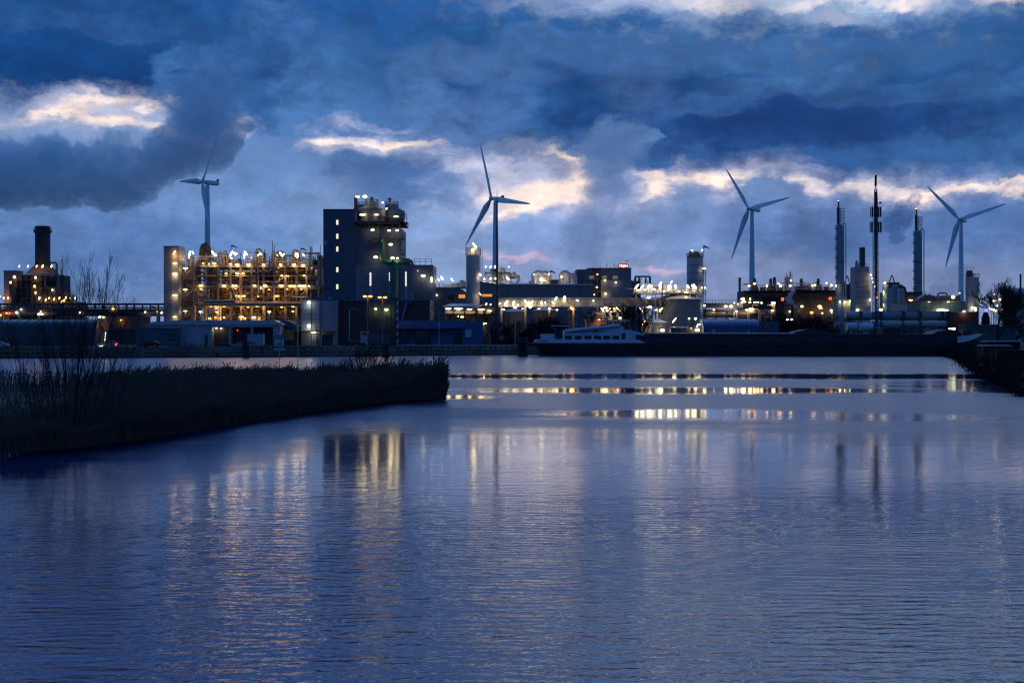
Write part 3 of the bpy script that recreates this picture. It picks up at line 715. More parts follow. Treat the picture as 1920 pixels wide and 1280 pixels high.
    t.lamps([(382, 494), (403, 494), (393, 495, 'c', .7), (433, 495), (446, 496), (467, 496, 'p', 2.2), (495, 496), (527, 496), (552, 496), (569, 497),
             (425, 513), (446, 513), (457, 513), (529, 517, 'p', 1), (538, 517, 'p', .9), (541, 518, 'q', 1), (571, 517),
             (376, 535, 'p', .9), (380, 535, 'p', .9), (421, 535), (438, 535, 'p', 1), (444, 535, 'p', .7), (478, 535, 'p', 2.4), (498, 535), (528, 535, 'p', 2.4), (545, 536), (552, 536), (565, 536, 'b', 3.4), (571, 536), (580, 536, 'c', .8),
             (442, 555, 'p', 1), (449, 555), (458, 555), (485, 556, 'q', 1), (520, 555, 'q', 2), (490, 540, 'c', .6),
             (396, 574, 'p', 2), (405, 574, 'p', 2), (421, 574), (411, 574.5, 'q', .7), (454, 574), (466, 576, 'q'), (483, 574), (496, 574), (529, 576, 'q'), (550, 575), (550, 584),
             (408, 585), (451, 594), (455, 594), (405, 595, 'q', .9), (414, 596, 'q', .6), (421, 595, 'p', .6), (460, 597, 'q', 1.5), (477, 595, 'b', 2.2, .9), (487, 596, 'q', 1.4), (394, 597, 'q', 1.2, .8)], y=-.9, kind='p', w=w, h=.55)
    # amber lamps under the ceilings further in
    t.lamps([(375 + 20*k + rnd.uniform(-6, 6), rnd.choice((500, 540, 576)) + rnd.uniform(0, 2), 'q', 1.2, .4) for k in range(11)], y=6.5)
    for px, py, rot in ((357, 476, 10), (363, 474, -35), (401, 475, -30), (404, 477, -50), (434, 477, 20), (440, 475, -50), (444, 477, 40), (462, 475, -40), (459, 479, 0), (490, 476, -40), (486, 478, 40), (528, 477, -35), (532, 478, 40), (555, 478, 0), (558.5, 479, 0), (570, 478, -38)):
        t.lamp(px, py, -1.0, 'b', .62, 1.9, rot)
    for px, py in ((519, 478), (433, 484), (457, 484), (353, 483), (470, 483)): t.lamp(px, py, 1, 'q', .8, .7)
plant()
def shaft():
    t = T('lift_tower', 'slim blue grey lift tower with lamps down its edge, left of the plant', 'tower', 321, 462)
    X, Z = t.X, t.Z
    t.part('wall', MB().prism([(X(307), 0), (X(335), 0), (X(335), Z(462)), (X(307), Z(462))], 0, 9), CLAD_M)
    t.part('painted_lit_face', MB().box(X(321.5), X(334.5), -.06, 0, 0, Z(463)), CONC)  # light put into the colour: paler sheet as the tower's lit right face
    t.part('parapet', MB().box(X(306.6), X(335.4), -.15, 9.1, Z(462), Z(461)), DCON)
    t.lamps([(329, 493.5), (329, 513.5), (329, 553.5), (329, 594)], y=-.9, kind='w', w=2.0, h=.5)
    t.lamp(328, 474, -.9, 'a', .5, 1.8, 30)
    t = T('stair_tower', 'open zigzag stair beside the slim lift tower', 'stair tower', 350, 466)
    X, Z = t.X, t.Z
    for px in (337, 363):
        for y in (0, 4): t.part('post', MB().box(X(px)-.18, X(px)+.18, y-.18, y+.18, 0, Z(490)), STEEL)
    lv = [602, 582, 562, 542, 522, 502]
    for k, (a, b) in enumerate(zip(lv[:-1], lv[1:])):
        x0, x1 = (338, 361) if k % 2 == 0 else (361, 338)
        mb = MB()
        for y in (.8, 2.0): mb.bar((X(x0), y, Z(a)), (X(x1), y, Z(b)), .28); mb.bar((X(x0), y, Z(a)+1.1), (X(x1), y, Z(b)+1.1), .1)
        n = 11
        for i in range(n): x = X(x0) + (X(x1)-X(x0))*(i+.5)/n; z = Z(a) + (Z(b)-Z(a))*(i+.5)/n; mb.box(x-.15, x+.15, .8, 2.0, z-.03, z+.03)
        t.part('stair_flight', mb, STEEL)
        l = MB().box(X(336), X(364), 0, 4, Z(b)-.2, Z(b)); l.rail(X(336), X(364), -.05, Z(b), 1.1, 2, .09); t.part('landing', l, STEEL)
    t.part('rear_wall', MB().box(X(336), X(365), 5, 5.3, 0, Z(497)), CONC)
    t.lamps([(348, 503), (348, 543), (348, 583)], y=-.5, kind='w', w=1.9, h=.5)
    for px, py in ((348, 503), (348, 543), (348, 583)): t.part('lamp_post', MB().box(X(px)-.1, X(px)+.1, -.45, -.25, Z(py+10), Z(py)-.2), STEEL)
shaft()

# ---- low warehouse in front of the plant
def warehouse():
    t = T('warehouse', 'low pale blue warehouse with shallow gable roof and dark garage bays', 'warehouse', 410, 385)
    X, Z = t.X, t.Z
    t.part('wall', MB().box(X(275), X(397), 0, 16, 0, Z(608.5)).box(X(512), X(525), 0, 16, 0, Z(611)).box(X(397), X(512), 5, 16, 0, Z(611)).box(X(429), X(433), 0, 5, 0, Z(611)).box(X(470), X(474), 0, 5, 0, Z(611)), CLAD_L)
    t.part('fascia', MB().box(X(392), X(526), -.3, .0, Z(613), Z(608.5)), CLAD_L)
    t.part('roof', MB().prism([(X(272), Z(609)), (X(286), Z(603)), (X(340), Z(600.5)), (X(516), Z(600.5)), (X(530), Z(609))], -.5, 16.5), ROOFM)
    t.part('side_extension', MB().box(X(262), X(338), -4, -.01, 0, Z(616)), CLAD_D)
    t.part('side_roof', MB().box(X(261), X(339), -4.2, -.02, Z(616), Z(615)), FELT)
    for x0, x1 in ((398, 428), (434, 469), (475, 511)):
        t.part('garage_door', MB().box(X(x0)+.1, X(x1)-.1, 3.0, 3.2, 0, Z(613.5)), STEELD)
    t.part('window', MB().box(X(275), X(283), -.08, 0, Z(608), Z(604.5)), GLASSD)
    t.part('window', MB().box(X(323), X(337), -4.08, -4.0, Z(638), Z(625)), GLASSD)
    t.part('door', MB().box(X(384), X(389), -.08, 0, 0, Z(626)), STEELD)
    t.lamps([(402, 615, 'w', .6, .3), (411, 615.5, 'w', .6, .3)], y=2.5); t.lamp(442, 619, 2.5, 'r', .4, .4)
    t = T('round_roofed_store', 'dark blue store with rounded roof end beside the warehouse', 'shed', 540, 392)
    X, Z = t.X, t.Z
    t.part('wall', MB().prism([(X(515), 0), (X(557), 0), (X(557), Z(612)), (X(550), Z(606)), (X(540), Z(602)), (X(530), Z(600.5)), (X(515), Z(600.5))], 0, 14), CLAD_D)
    t.part('eave', MB().box(X(531), X(560), -2, -.02, Z(621), Z(619)), YELLOW)
    t.part('yellow_gate', MB().box(X(530), X(553), -2, -1.9, Z(637), Z(621)), YELLOW)
    t = T('skip_container', 'grey steel box container parked before the garage bays', 'container', 478, 372)
    X, Z = t.X, t.Z
    t.part('body', MB().box(X(463), X(493), 0, 2.5, .15, Z(627)), CLAD_L)
    t.part('lid', MB().box(X(462.5), X(493.5), -.1, 2.6, Z(627), Z(626)), STEELL)
    t.part('foot', MB().box(X(464), X(466), 0, 2.4, 0, .15), STEELD); t.part('foot', MB().box(X(490), X(492), 0, 2.4, 0, .15), STEELD)
warehouse()
# ---- tall tower block with three lit tanks
def tower():
    t = T('tower_block', 'tall dark windowless tower block with lit slit windows and rooftop tanks', 'industrial building', 690, 430)
    X, Z = t.X, t.Z
    t.part('main_wall', MB().box(X(606), X(667), 0, 22, 0, Z(393)), CLAD_D)
    t.part('main_parapet', MB().box(X(605.6), X(667.4), -.15, 22.1, Z(393), Z(392)), STEELD)
    for y in (417, 443, 467, 505.5, 537.5):
        f = t.part('window', MB().box(X(630), X(635), -.10, -.02, Z(y+5.2), Z(y-5.2)), STEELD)
        t.part('pane', MB().box(X(630.5), X(634.5), -.13, -.10, Z(y+4.6), Z(y-4.6)), WIN, parent=f)
    t.part('vent_grille', MB().box(X(608), X(613), -.07, -.01, Z(459), Z(452)), STEELL)
    t.part('mid_wall', MB().box(X(667), X(691.5), 1, 20, 0, Z(426)), CLAD_D)
    t.part('upper_wall', MB().box(X(691.5), X(728), 2, 20, Z(497), Z(424)), CLAD_D)
    t.part('upper_wall', MB().box(X(728), X(752), 1.5, 20, Z(497), Z(428)), CLAD_D)
    t.part('lower_wall', MB().box(X(667), X(735), 0, 20, 0, Z(497)), CLAD_M)
    t.part('lower_wall', MB().box(X(744), X(775), 0, 20, 0, Z(495)), CLAD_M)
    t.part('side_wall', MB().box(X(775), X(811), 1.5, 22, 0, Z(496)), CLAD_D)
    t.part('recess', MB().box(X(735), X(744), 3, 20, 0, Z(490)), STEELD)
    # platform and steel under the tanks
    pf = MB().box(X(664), X(757), -2, 20, Z(419), Z(416)).box(X(640), X(664), 8, 20, Z(419), Z(416)); t.part('tank_platform', pf, STEELD)
    pf = MB().box(X(750), X(764), -2, 6, Z(419), Z(417)); pf.rail(X(752), X(763.5), -1.9, Z(417), 2.2, 1.1, .12); pf.bar((X(763.5), -1.9, Z(417)), (X(763.5), -1.9, Z(403)), .14); pf.bar((X(763.5), -1.9, Z(403)), (X(754), -1.9, Z(403)), .14)
    pf.bar((X(754), -1.9, Z(408)), (X(763.5), -1.9, Z(408)), .1); t.part('side_gallery', pf, STEELD)
    for px in (668, 676, 684, 691, 700, 716, 735, 749):
        t.part('platform_leg', MB().box(X(px)-.25, X(px)+.25, 0, .5, Z(428), Z(419)), STEELD)
    t.part('underfloor_beam', MB().box(X(667), X(700), .2, .6, Z(424), Z(423)), STEELD)
    t.part('hopper', MB().lathe(X(712), 8, [(.8, Z(438)), (3.2, Z(426)), (3.2, Z(419))], 16), STEELD)
    for px, w, y in ((667, 26, 15), (694, 26, 5), (728, 25.5, 13)):
        r = w*t.s
        b = t.part('tank', MB().lathe(X(px), y, [(r, Z(404)), (r, Z(390.5)), (r*.97, Z(389)), (r*.53, Z(383)), (r*.50, Z(376)), (r*.3, Z(375.5))], 28), mat('grimy_tank_steel', (.15, .15, .15), .55, var=.35))
        t.part('skirt', MB().lathe(X(px), y, [(r*.96, Z(416)), (r*.96, Z(404))], 28), STEELD, parent=b)
        ra = MB(); rr = r*.48
        for i in range(10):
            a = i*math.pi/5; c = (X(px)+rr*math.cos(a), y+rr*math.sin(a)); c2 = (X(px)+rr*math.cos(a+math.pi/5), y+rr*math.sin(a+math.pi/5))
            ra.bar((*c, Z(376)), (*c, Z(371)), .09); ra.bar((*c, Z(371)), (*c2, Z(371)), .09); ra.bar((*c, Z(373.5)), (*c2, Z(373.5)), .07)
        t.part('tank_railing', ra, STEELD, parent=b)
    for px, top in ((694.5, 367), (728.5, 369)): t.part('roof_vent', MB().lathe(X(px), 4, [(.35, Z(377)), (.35, Z(top+4)), (.55, Z(top+3)), (.5, Z(top))], 10), STEELD)
    t.part('lamp_column', MB().box(X(666)-.5, X(666)+.5, 1.5, 2.5, Z(393), Z(369)), STEELD)
    t.part('crossover_pipe', MB().tube([(X(724), 2.2, Z(404)), (X(724.5), 2.2, Z(393)), (X(727), 2.2, Z(390)), (X(730), 2.2, Z(391))], .3, 8), STEELD)
    # wall galleries on the right
    for y in (447.5, 475):
        g = MB().box(X(752), X(757.5), 0, 5, Z(y+1), Z(y)); g.rail(X(752), X(757.3), .05, Z(y), 1.1, .8, .09); g.rail(X(752), X(757.3), .05, Z(y)+.2, 1.1, .8, .06); t.part('escape_gallery', g, STEELD)
    t.part('wall_walkway', MB().box(X(697), X(757), -1.2, 1.2, Z(448), Z(447)).rail(X(697), X(755), -1.1, Z(447), .9, 2, .07), STEELD)
    t.part('wall_brace', MB().bar((X(718), -1, Z(448)), (X(711), 1.5, Z(470)), .25), STEELL)
    t.part('wall_pipe', MB().tube([(X(709), 1, Z(422)), (X(709), 1, Z(444))], .35, 8), PIPEG)
    t.part('green_pipe', MB().tube([(X(716), .3, Z(450)), (X(716), .3, Z(480)), (X(717), .3, Z(486)), (X(720.5), .3, Z(490)), (X(727), .3, Z(491.5)), (X(760), .3, Z(491.5)), (X(770), .3, Z(492))], .8, 12), PIPEG)
    t.part('drop_duct', MB().tube([(X(734), -1.2, Z(492)), (X(739.5), -1.2, Z(495)), (X(739.5), -1.2, Z(560))], 1.3, 14), PIPEG)
    t.part('bypass_pipe', MB().tube([(X(742), 2, Z(490)), (X(757), 2, Z(486)), (X(765), 2, Z(485.5)), (X(771), 2, Z(489)), (X(773.5), 2, Z(496))], .35, 8), STEELD)
    t.part('roof_railing', MB().rail(X(776), X(808), 2, Z(496), 1.9, 1.6, .1).rail(X(776), X(808), 2, Z(496)+.6, 1.3, 1.6, .06), STEELD)
    for x0, x1, y0, y1 in ((692.3, 697, 511, 536), (728.7, 732.2, 510.5, 527), (759, 763.3, 509.5, 536.5)):
        f = t.part('slot_window', MB().box(X(x0), X(x1), -.10, -.02, Z(560), Z(y0-.8)), STEELL)
        for k in range(4): t.part('pane', MB().box(X(x0)+.12, X(x1)-.12, -.13, -.10, Z(y0 + (y1-y0)*(k+.92)/4), Z(y0 + (y1-y0)*k/4)), WIN, parent=f)
    t.lamps([(669, 367.8, 'b', 1.6, .7)], y=2); t.lamps([(683.5, 368, 'b', 1.5, .9)], y=1)
    t.lamps([(680, 402.5), (706, 402.5)], y=.2, kind='b', w=2.0, h=.5); t.lamps([(740, 403.5)], y=5, kind='b', w=2.0, h=.5)
    t.lamps([(716, 378), (724, 390)], y=3, kind='b', w=1.0, h=.8)
    t.lamps([(699, 431.5), (730, 432.5), (745, 432.5), (733, 458.5), (705, 482.3), (736.5, 484), (745.5, 484)], y=-.7, kind='b', w=1.3, h=.62)
    t.lamps([(793.5, 517), (809, 524, 'c', .6, 2.0)], y=.2, kind='b', w=1.5, h=.6)
    t.lamp(783, 507, .9, 'c', .25, .25)
tower()
# ---- screened hall and pale cube building in front
def front():
    t = T('cube_building', 'pale blue panelled cube building with two wall lamps on its left edge', 'building', 598, 395)
    X, Z = t.X, t.Z
    t.part('wall', MB().box(X(565), X(632), 0, 20, 0, Z(563)), mat('pale_blue_panel', (.22, .26, .32), .6, var=.15))
    t.part('parapet', MB().box(X(564.6), X(632.4), -.15, 20.1, Z(563), Z(562)), STEELD)
    t.part('roof_box', MB().box(X(586), X(612), 4, 12, Z(562), Z(555)), CLAD_B)
    for k in range(1, 9): t.part('panel_joint', MB().box(X(565)+.05, X(632)-.05, -.03, 0, Z(563+k*8.6), Z(563.3+k*8.6)), STEELD)
    for px in (584, 600): t.part('downpipe', MB().cyl(X(px), -.12, 0, Z(563), .09, None, 6), STEELD)
    t.part('canopy', MB().box(X(560), X(632), -3, -.03, Z(621.5), Z(619.8)), YELLOW)
    t.part('door', MB().box(X(592), X(598), -.05, 0, 0, Z(626)), STEELD)
    t.lamps([(580, 567.5), (580, 611)], y=-.8, kind='c', w=1.0, h=.9); t.lamps([(589, 623)], y=-1.2, kind='c', w=2.0, h=.6)
    t = T('bus_shelter', 'small dark glazed shelter before the pale cube building', 'shelter', 604, 362)
    X, Z = t.X, t.Z
    t.part('roof', MB().box(X(588), X(624), -.5, 2.5, Z(627), Z(625.5)), STEELD)
    for px in (589, 600, 612, 622): t.part('post', MB().box(X(px)-.08, X(px)+.08, -.3, -.14, 0, Z(627)), STEELD)
    t.part('glass_wall', MB().box(X(601), X(622), 2.2, 2.28, .2, Z(628)), CLAD_D)
    t = T('screened_hall', 'long dark hall clad in brown corrugated screen behind the orange lamps', 'industrial hall', 718, 398)
    X, Z = t.X, t.Z
    t.part('wall', MB().box(X(632.6), X(806), 0, 18, 0, Z(564)), PURP)
    t.part('eave', MB().box(X(632.6), X(807), -.4, 18.2, Z(564), Z(562.3)), CLAD_B)
    for k in range(22): t.part('cladding_post', MB().box(X(636 + k*8)-.1, X(636 + k*8)+.1, -.18, 0, 0, Z(564.5)), STEELD)
    t.part('blue_ladder', MB().box(X(745)-.4, X(745)+.4, -.6, -.2, Z(603), Z(580)).bar((X(754), -.5, Z(600)), (X(764), -.5, Z(562)), .7).bar((X(764), -.5, Z(562)), (X(772), -.5, Z(570)), .5), CLAD_B)
    t.lamps([(705, 579, 'g', .9, .7), (725, 580.5, 'g', 1.2, .7)], y=-1.0)
    t = T('gatehouse', 'low flat dark blue gatehouse with a projecting canopy', 'building', 825, 372)
    X, Z = t.X, t.Z
    t.part('wall', MB().box(X(747), X(905), 3, 14, 0, Z(602)), CLAD_B)
    t.part('fascia', MB().box(X(746), X(872), .0, 3, Z(615.5), Z(601)), CLAD_B)
    t.part('canopy', MB().box(X(690), X(822), -2, 2.9, Z(616.8), Z(615.6)), STEELD)
    for px in (694, 722, 760, 800): t.part('canopy_post', MB().cyl(X(px), -1.5, 0, Z(616.8), .12, None, 8), STEELD)
    for x0, x1 in ((752, 762), (778, 806), (850, 866)):
        f = t.part('window', MB().box(X(x0), X(x1), 2.88, 2.98, .4, Z(618)), STEELD)
        t.part('pane', MB().box(X(x0)+.1, X(x1)-.1, 2.82, 2.87, .5, Z(619)), GLASSD, parent=f)
    t.part('pale_panel', MB().box(X(871.5), X(883), 2.85, 2.98, Z(632), Z(617.5)), CLAD_W)
    t.lamps([(786, 632, 'a', .35, .5), (793, 632, 'a', .35, .5)], y=3.2)
front()
# ---- sloped hall between the tower and the tall silo
def halls():
    t = T('sloped_hall', 'grey hall with curved roof slope just left of the tall pale silo', 'industrial hall', 830, 452)
    X, Z = t.X, t.Z
    t.part('wall', MB().prism([(X(811), 0), (X(874), 0), (X(874), Z(548)), (X(868), Z(543)), (X(858), Z(539.5)), (X(811), Z(538.5))], 0, 14), CLAD_M)
    t.part('roof_hump', MB().prism([(X(813), Z(538)), (X(874), Z(538)), (X(874), Z(527)), (X(868), Z(526.6))], 4, 20), ROOFM)
    t.part('roof_railing', MB().rail(X(811), X(858), 0, Z(538.6), 1.2, 1.6, .08), STEELD)
    t.part('roof_vent', MB().lathe(X(864), 10, [(.35, Z(527)), (.35, Z(525)), (.9, Z(524.5)), (.9, Z(523.5))], 10), STEELD)
    f = t.part('window', MB().box(X(859), X(873), -.08, 0, Z(560), Z(551)), STEELD)
    for k in range(3): t.part('pane', MB().box(X(860+k*4.2), X(863.7+k*4.2), -.12, -.08, Z(559), Z(552)), WINO, parent=f)
    t.part('wall_hatch', MB().box(X(840), X(852), -.06, 0, Z(563), Z(553)), STEELD)
    t.lamps([(816, 553.2)], y=-.8, kind='b', w=1.7, h=.7)
    for px, py, rot in ((822, 524, -30), (828, 521, -25), (847, 524, -35)): t.lamp(px, py, 2, 'c', .4 if px != 828 else .7, 1.5, rot); t.part('lamp_post', MB().bar((t.X(px)+.3, 2, Z(539)), (t.X(px)+.3, 2, Z(py+3)), .1), STEELD)
    # tall silo
    t = T('silo', 'tall pale round silo with a caged top platform and bright roof lamp', 'silo', 886.5, 440)
    X, Z = t.X, t.Z; r = 13*t.s
    t.part('shell', MB().lathe(0, r, [(r, 0), (r, Z(481)), (r*.93, Z(478)), (r*.93, Z(477.5))], 36), SILO)
    for y in (505, 517, 531, 548): t.part('seam_ring', MB().lathe(0, r, [(r+.04, Z(y+.6)), (r+.04, Z(y))], 36), DCON)
    t.part('head_house', MB().box(X(881), X(894), r-1.5, r+1.5, Z(478), Z(463.5)), CONC)
    c = MB()
    for i in range(16):
        a = i*math.pi/8; p = (r*1.06*math.cos(a), r + r*1.06*math.sin(a)); q = (r*1.06*math.cos(a+math.pi/8), r + r*1.06*math.sin(a+math.pi/8))
        c.bar((*p, Z(479)), (*p, Z(464)), .08)
        for y in (464, 467.5, 471, 475): c.bar((*p, Z(y)), (*q, Z(y)), .07)
    t.part('cage', c, STEELD)
    l = MB()
    for x in (r+.25, r+.75): l.bar((x, r-.4, 0), (x, r-.4, Z(466)), .08)
    for k in range(60): l.bar((r+.25, r-.4, .6+k*.5), (r+.75, r-.4, .6+k*.5), .06)
    t.part('ladder', l, STEELD)
    t.lamp(890, 460, r-1.8, 'b', .5, 2.2, -38); t.lamp(886, 468, r-1.7, 'w', .8, 1.0); t.lamp(900.5, 515, 0.6, 'b', .8, 1.6, -25)
    t.lamp(900, 551, -.5, 'w', .35, 1.6, -40)
    # long hall
    t = T('long_hall', 'long grey panelled hall with a bright low pitched roof right of the silo', 'industrial hall', 1003, 490)
    X, Z = t.X, t.Z
    t.part('wall', MB().prism([(X(897), 0), (X(1112), 0), (X(1112), Z(534)), (X(932), Z(533)), (X(897), Z(527.5))], 0, 18), CLAD_M)
    t.part('roof', MB().add([(X(897), -.4, Z(527)), (X(932), -.4, Z(532)), (X(1113), -.4, Z(533.5)), (X(1113), 12, Z(530)), (X(950), 12, Z(527.5)), (X(897), 12, Z(526.5)),
                             (X(897), -.4, Z(528)), (X(932), -.4, Z(533.2)), (X(1113), -.4, Z(534.8))], [(0, 1, 4, 5), (1, 2, 3, 4), (6, 7, 1, 0), (7, 8, 2, 1)]), ROOFM)
    for px in (952, 998, 1043, 1087): t.part('panel_joint', MB().box(X(px)-.08, X(px)+.08, -.06, 0, 0, Z(535)), STEELD)
    t.part('window', MB().box(X(903), X(922.5), -.1, -.02, Z(556), Z(551.5)), WINO)
    # roof pipes
    for a, b, top in ((1003, 1017, 510), (1016, 1030, 511), (1054, 1067, 510), (1066, 1078.5, 515)):
        t.part('vent_arch', arch(X(a), X(b), 6, Z(530), Z(top), .95, 12), PIPEM)
    t.part('vent_slope', MB().tube([(X(1012), 6, Z(512)), (X(1022), 6, Z(521)), (X(1030), 6, Z(529))], .9, 10), PIPEM)
    t.part('roof_unit', MB().box(X(1034), X(1048), 3, 7, Z(531), Z(523.5)), STEELD)
    t.part('roof_unit', MB().box(X(992), X(1003), 4, 6, Z(530), Z(526)), STEEL)
    for px, top in ((997, 513), (1030, 512)): t.part('roof_mast', MB().bar((X(px), 5, Z(530)), (X(px), 5, Z(top)), .15), STEELD)
    sock(t, 1031, 514, 508.5)
    t.lamps([(1002, 514, 'c', .7, .6), (1016, 524.5, 'b', 1.8, .8), (1015, 522, 'b', .9, .9), (1030, 513, 'c', .6, .5), (1054, 518, 'w', .8, .7), (1023, 526, 'w', .8, .6)], y=3)
    # roof platform with equipment
    for a, b in ((909, 957),):
        t2 = T('roof_platform', 'steel platform with a row of lamps standing on the long hall roof beside the silo', 'platform', 935, 492)
        X2, Z2 = t2.X, t2.Z; t2.o.location.z = GZ
        for px in (910, 922, 934, 946, 955): t2.part('leg', MB().box(X2(px)-.25, X2(px)+.25, 2, 2.5, Z2(528), Z2(511)), STEEL)
        for k, px in enumerate((910, 922, 934)):
            t2.part('brace', MB().bar((X2(px), 2.2, Z2(527)), (X2(px+12), 2.2, Z2(512)), .25).bar((X2(px+12), 2.2, Z2(527)), (X2(px), 2.2, Z2(512)), .25), STEEL)
        t2.part('deck', MB().box(X2(908), X2(957), 0, 7, Z2(511.5), Z2(510)), STEEL)
        t2.part('railing', MB().rail(X2(908), X2(957), .1, Z2(510), 1.1, 1.6, .08), STEELL)
        t2.part('process_unit', MB().box(X2(938), X2(948), 2, 5, Z2(510), Z2(501)).box(X2(934), X2(942), 3, 6, Z2(527), Z2(500)), PIPEM)
        t2.part('duct', MB().tube([(X2(950), 3, Z2(515)), (X2(965), 3, Z2(514)), (X2(972), 3, Z2(520)), (X2(974), 3, Z2(527))], .6, 10), PIPEM)
        t2.part('duct', MB().tube([(X2(957), 4, Z2(519)), (X2(975), 4, Z2(519))], .5, 10), STEEL)
        t2.part('mast', MB().bar((X2(964), 3, Z2(514)), (X2(964), 3, Z2(509)), .7), STEEL)
        pipes(t2, 10, 938, 974, 512, 527, 2.5, 5, r=(.15, .3))
        for px, py, rot in ((911, 500, 30), (920, 500, 40), (928, 500, 10), (931, 500, 0), (954, 500, -40)): t2.lamp(px, py, .5, 'c', .55, 1.1, rot)
        t2.lamps([(952, 522, 'b', .7, 1.5, -50), (920, 522, 'b', .7, 1.0, 40), (929, 522, 'w', .7, .8), (908, 523, 'w', .6, .7)], y=.5)
        for px in (922, 928): t2.part('sign_plate', MB().box(X2(px)-.5, X2(px)+.5, -.1, 0, Z2(509), Z2(505.5)), STEELD)
halls()
# ---- loading shed with lit bays, pipe bridge
def yard():
    t = T('loading_shed', 'open loading shed with pale pitched roof and brightly lit bays', 'shed', 882, 418)
    X, Z = t.X, t.Z
    t.part('roof', MB().add([(X(830), -.5, Z(574.5)), (X(895), -.5, Z(574.5)), (X(897), 6, Z(568.5)), (X(842), 6, Z(568.5)), (X(830), 12, Z(574)), (X(895), 12, Z(574))], [(0, 1, 2, 3), (3, 2, 5, 4), (0, 3, 4)]), ROOFM)
    t.part('gable', MB().prism([(X(890), Z(576)), (X(905), Z(569)), (X(930), Z(579)), (X(929), Z(581)), (X(905), Z(571)), (X(892), Z(577))], -1, 11), ROOFM)
    for px in (832, 851, 871, 892, 929): t.part('post', MB().box(X(px)-.15, X(px)+.15, -.4, -.1, 0, Z(575)), STEELD)
    t.part('floor_deck', MB().box(X(830), X(930), -.5, 11, Z(590), Z(588)), STEELD)
    t.part('rear_wall', MB().box(X(830), X(930), 9, 9.3, 0, Z(576)), CONC)
    t.part('counter', MB().box(X(833), X(890), 4, 5, Z(588), Z(583)), CONC)
    for px in (838, 858, 878, 900, 915): t.part('rack_frame', MB().box(X(px)-.7, X(px)+.7, 6, 7, Z(588), Z(578)), STEELL)
    t.lamps([(840, 578.3, 'b', 2.4, .5), (859, 578.3, 'b', 2.6, .5), (880, 579.5, 'w', 2.6, .45), (902, 580, 'w', 2.2, .4), (918, 582.5, 'w', 2.0, .4), (858, 593, 'w', .8, .4), (866, 594, 'w', 1, .4)], y=2.5)
    t = T('yard_kiosk', 'small brick kiosk with a bright strip lamp under its roof', 'kiosk', 908, 385)
    X, Z = t.X, t.Z
    t.part('wall', MB().box(X(897), X(921), 0, 5, 0, Z(611)), mat('kiosk_brick', (.2, .16, .12), .85)); t.part('roof', MB().box(X(895), X(923), -.6, 5.4, Z(611), Z(609.5)), FELT)
    t.part('side_canopy', MB().box(X(889), X(919), -3, -.65, Z(625), Z(623.8)), ROOFM)
    for px in (890, 918): t.part('canopy_post', MB().bar((X(px), -2.8, 0), (X(px), -2.8, Z(625)), .12), STEELL)
    t.lamps([(905, 607.5, 'w', 2.4, .35, -12), (900, 608.5, 'w', .8, .35)], y=-.8)
    t = T('pipe_bridge', 'long lit lattice pipe bridge in front of the halls', 'pipe bridge', 1120, 440)
    X, Z = t.X, t.Z
    t.part('cover', MB().box(X(935), X(1252), -1.2, 1.2, Z(559), Z(558)), CLAD_L)
    t.part('chord', MB().box(X(935), X(1252), -1, -.7, Z(561), Z(560)), STEELL); t.part('chord', MB().box(X(935), X(1252), -1, -.7, Z(575), Z(573.5)), STEELL)
    k = 0; px = 935
    while px < 1250:
        a, b = (573, 561) if k % 2 else (561, 573)
        t.part('lattice_bar', MB().bar((X(px), -.85, Z(a)), (X(px+6.3), -.85, Z(b)), .16).bar((X(px), -.85, Z(573)), (X(px), -.85, Z(561)), .13), STEELL); px += 6.3; k += 1
    for py, r in ((563, .28), (566, .35), (569, .25), (571.5, .4)): t.part('pipe', MB().tube([(X(935), .2, Z(py)), (X(1252), .2, Z(py))], r, 8), PIPEM)
    for px in (940, 985, 1030, 1075, 1120, 1165, 1210, 1248): t.part('trestle', MB().box(X(px)-.3, X(px)+.3, -1, -.4, 0, Z(575)).box(X(px)-.3, X(px)+.3, .5, 1.1, 0, Z(575)), STEEL)
    for px, py, rot, w, h in ((912, 570, 20, .5, .9), (938, 569, 40, .5, 1.0), (949, 568, 40, .6, 2.0), (963, 568, 15, .7, 1.6), (987, 567, -42, .5, 2.2), (993, 568, -42, .5, 1.6), (997, 567, 40, .5, 2.2), (1015, 568, 0, .6, 1.5), (1022, 568, -25, .35, 1.3), (1037, 568, -42, .5, 1.9), (1042, 560, 30, .55, 1.5), (1058, 559.5, 5, .7, 1.6), (1081, 563, 0, .8, .6), (971, 572, 20, .4, .9), (920, 571, 20, .5, .8)):
        t.lamp(px, py, -1.6, 'b', w, h, rot)
    t.lamps([(944, 580.5, 'w', 1.6, .5), (994, 576, 'w', .9, .8), (1044, 581, 'w', 1.2, .6), (1073, 579, 's', 1.3, 1.0), (1070, 577, 'w', .7, .6), (1084, 564, 'c', .5, .4), (1112, 564, 'c', .5, .4), (966, 577, 'w', 1.1, .4), (1010, 579, 'w', 1.6, .4), (1030, 579, 'w', 1.0, .4), (980, 579, 'w', 1.2, .4)], y=-1.8)
    # tanks glowing behind the bridge trestles
    for px, w, top, lab in ((965, 22, 577, 'broad low white tank under the left end of the pipe bridge'), (1022, 24, 575, 'broad low white tank under the middle of the pipe bridge'), (1072, 9, 574, 'narrow upright tank under the pipe bridge before the sign building')):
        tk = T('storage_tank', lab, 'tank', px, 452, group='tanks under the pipe bridge'); r = w*tk.s
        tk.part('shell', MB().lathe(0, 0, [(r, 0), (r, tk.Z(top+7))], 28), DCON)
        tk.part('roof', MB().lathe(0, 0, [(r*1.03, tk.Z(top+7)), (r*.5, tk.Z(top+3)), (.3, tk.Z(top+1))], 28), CLAD_W)
